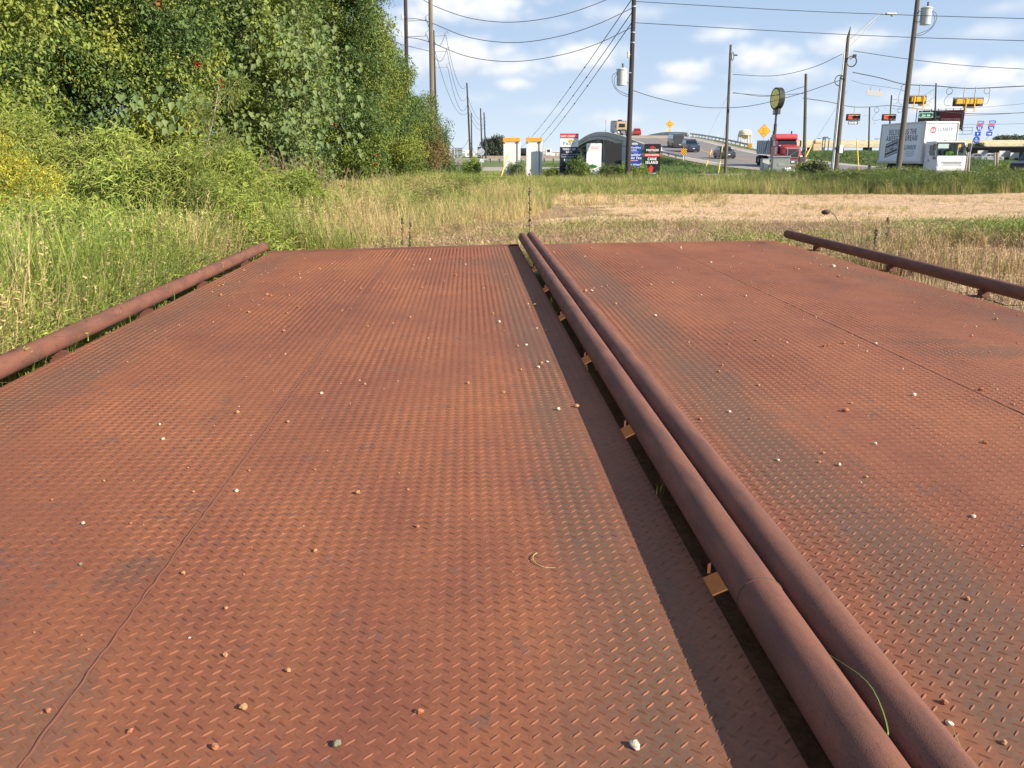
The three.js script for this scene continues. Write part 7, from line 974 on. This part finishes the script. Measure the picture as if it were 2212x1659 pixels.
field('green_grass', 'bright green grass strip before the builder signs', 'grass', SHORT, grassM, 26000, 604, (r) => { const d = 25 + Math.pow(r(), 0.9) * 31, X = lerp(leftEdge(d), Math.min(0.26 * d, 13), r()); if (d < 33.5 && X > -1.2 + (33 - d) * 0.05 && r() < 0.9) return null; const n = fbm(X * 0.25, d * 0.25, 6, 3), g = clamp(sstep(26, 40, d) * 0.9 + n * 1.2); return [X, d, (0.8 + r() * 0.9) * (X > 0 ? 0.7 : 1) * (d > 42 ? 0.33 : 1), vary(r, r() < g ? (r() < .55 ? LIME : GREEN) : r() < .6 ? STRAW : OLIVE)]; });
field('roadside_weeds', 'leafy green weeds in a band along the road edge', 'weeds', LEAFY, foliageM, 15000, 605, (r) => { const d = 34.3 + Math.pow(r(), 1.1) * 16, X = lerp(d > 46 ? 4 : 9 - sstep(38, 34, d) * 0 + (46 - d) * 0.35, 0.66 * d, r()); const n = fbm(X * 0.3, d * 0.3, 2, 3); if (n < -0.14 && r() < 0.7) return null; if (d > 47 && X > 22 && r() < .5) return null; if (X < 12 && d > 43 && r() < 0.85) return null; return [X, d, (0.5 + r() * 0.55 + n * 1.1) * (0.8 + 0.2 * sstep(34, 37, d)) * (X < 14 ? 0.75 : 1), vary(r, r() < 0.18 ? OLIVE : n > 0.12 ? [0.21, 0.27, 0.05] : n < -0.1 ? [0.085, 0.15, 0.03] : [0.135, 0.21, 0.035])]; });
field('verge_grass', 'seeding grass among the roadside weeds', 'grass', TALL, grassM, 9000, 606, (r) => { const d = 33.5 + r() * 20, X = lerp(-3, 0.66 * d, r()); if (d < 36 && X < 7) return null; if (d > 47 && r() < 0.5) return null; if (X < 12 && d > 43 && r() < 0.9) return null; return [X, d, 0.42 + r() * 0.45, vary(r, r() < 0.5 ? OLIVE : r() < .6 ? LIME : STRAW)]; });
field('bank_grass', 'long green grass on the overpass bank and berm', 'grass', FAR, grassM, 32000, 607, (r) => { const d = 56 + r() * 130, side = r() < 0.5, X = side ? lerp(2, ROAD_X - ROAD_W - 1.0, Math.pow(r(), 0.7)) : lerp(ROAD_X + ROAD_W + 1.3, 0.68 * d, Math.pow(r(), 1.3)); if (d < 66 && X > 13) return null; if (d > 73 && d < 97 && X < 8) return null; if (X < 12 && r() < 0.3) return null; if (d > ABUT - 1 || (side && d > 122)) return null; const n = fbm(X * 0.12, d * 0.12, 6, 3); return [X, d, 0.5 + r() * 0.5, vary(r, n > 0.05 ? [0.12, 0.20, 0.035] : r() < 0.2 ? OLIVE : [0.085, 0.16, 0.03])]; });
field('plain_grass', 'grass on the flat field under the elevated highway', 'grass', FAR, grassM, 9000, 608, (r) => { const d = 66 + r() * 130, X = lerp(40, 0.72 * d, r()); if (X < 40) return null; return [X, d, 0.45 + r() * 0.5, vary(r, r() < 0.25 ? OLIVE : [0.12, 0.19, 0.04])]; });
field('wall_verge', 'grass between the trees and the concrete wall', 'grass', FAR, grassM, 6000, 609, (r) => { const d = 48 + r() * 46, X = lerp(-9, 5, r()); if (d > 73 && X > -11 && X < 8) return null; return [X, d, 0.35 + r() * 0.35, vary(r, r() < 0.3 ? OLIVE : LIME)]; });
field('meadow_weeds', 'leafy weeds mixed into the tall grass by the trees', 'weeds', LEAFY, foliageM, 1500, 612, (r) => { const d = 9 + Math.pow(r(), 1.1) * 26, X = lerp(Math.max(leftEdge(d) - 0.4, -0.66 * d), d < 11.5 ? -3.0 : Math.min(-1.0, -3.2 + (d - 12) * 0.15), r()); if (fbm(X * 0.6, d * 0.4, 5, 2) < -0.02) return null; return [X, d, 0.7 + r() * 0.5, vary(r, r() < 0.5 ? LIME : r() < .5 ? GREEN : OLIVE)]; });
field('meadow_grass', 'tall straw and green grass close to the outer pipe rail', 'grass', TALL, grassM, 2700, 613, (r) => { const d = 2.6 + Math.pow(r(), 0.9) * 10, X = lerp(-0.68 * d - 0.5, -3.05, r()); if (X > -3.05) return null; const n = fbm(X * 0.9, d * 0.6, 9, 3), k = r(); return [X, d, 0.7 + r() * 0.6, vary(r, k < 0.14 + n ? STRAW : k < 0.22 + n ? STRAW2 : r() < .55 ? LIME : GREEN), 0.8 + r() * 0.45]; });
// weeds beside the rails and in the gap
field('rail_weeds', 'green grass growing along the outer pipe rail', 'grass', TALL, grassM, 900, 610, (r) => { const u = 2.2 + r() * 9, x = -2.95 - r() * 0.5, p = toXD(V(x, 0, -u)); return [p[0], p[1], 0.55 + r() * 0.3, vary(r, r() < 0.55 ? GREEN : r() < .5 ? LIME : STRAW)]; });
field('dry_stalks', 'thin dry weed stalks behind the dark pipe rail', 'weeds', [tuft(40, 9, 0.8, 0.22, 0.0035, 0.6, 4, 0.5)], strawM, 420, 611, (r) => { const u = 4 + r() * 9, x = 5.0 + r() * 2.6, p = toXD(V(x, 0, -u)); return [p[0], p[1], 0.5 + r() * 0.5, vary(r, r() < 0.4 ? BROWN : r() < 0.6 ? STRAW2 : OLIVE)]; });
{ // blades leaning over the outer rail and tufts in the gap between the scales
  const r = rng(620), list = []; for (let i = 0; i < 34; i++) { const u = [4.6, 5.1, 5.3, 6.1, 3.3, 3.6, 7.0][i % 7] + r() * 0.35; list.push([-2.68 - r() * 0.06 + (i % 3 === 0 ? 0.14 : 0), 0.08, -u, r() * 6.28, 0, -0.1 - r() * 0.15, 0.62 + r() * 0.25, vary(r, r() < 0.5 ? LIME : GREEN)]); }
  const t = new THREE.Group(); t.name = numbered('edge_grass'); scene.add(t); tag(t, 'grass blades pushing up between the deck edge and outer rail', 'grass', undefined, 'stuff'); inst('tufts', tuft(41, 7, 0.85, 0.06, 0.004, 0.35, 4), grassM, list, t);
  const l2 = []; for (const u of [5.0, 5.15, 7.4, 7.5, 9.3, 3.1, 6.8]) l2.push([0.76 + (r() - .5) * 0.03, 0.05, -u, r() * 6.28, 0, -0.06, 0.32 + r() * 0.1, vary(r, LIME)]); const t2 = new THREE.Group(); t2.name = numbered('gap_grass'); scene.add(t2); tag(t2, 'small grass tufts in the gap between the two scales', 'grass', undefined, 'stuff'); inst('tufts', tuft(42, 9, 0.9, 0.03, 0.004, 0.3, 4), grassM, l2, t2);
}
{ // loose gravel stones
  const r = rng(640), list = []; const g = new THREE.IcosahedronGeometry(0.02, 0); while (list.length < 26000) { const d = 8 + Math.pow(r(), 0.9) * 27, X = lerp(-1, 0.67 * d, r()), p = XD(X, d, 0); if (gravelMask(X, d) < 0.45 || onScale(p, 0.1)) continue; const k = 0.62 + r() * 0.45; list.push([p.x, groundH(X, d) + 0.014, p.z, r() * 6.28, r(), r(), 0.4 + r() * r() * 1.3, [0.66 * k, 0.47 * k, 0.30 * k], 1, 0.7]); } const t = inst('gravel_stones', g, mat(1, 1, 1, 0.95), list); tag(t, 'loose tan stones scattered over the gravel lot', 'gravel', undefined, 'stuff');
}

scene.traverse((o) => { if (o.isMesh) o.castShadow = o.receiveShadow = true; });
renderer.render(scene, camera);
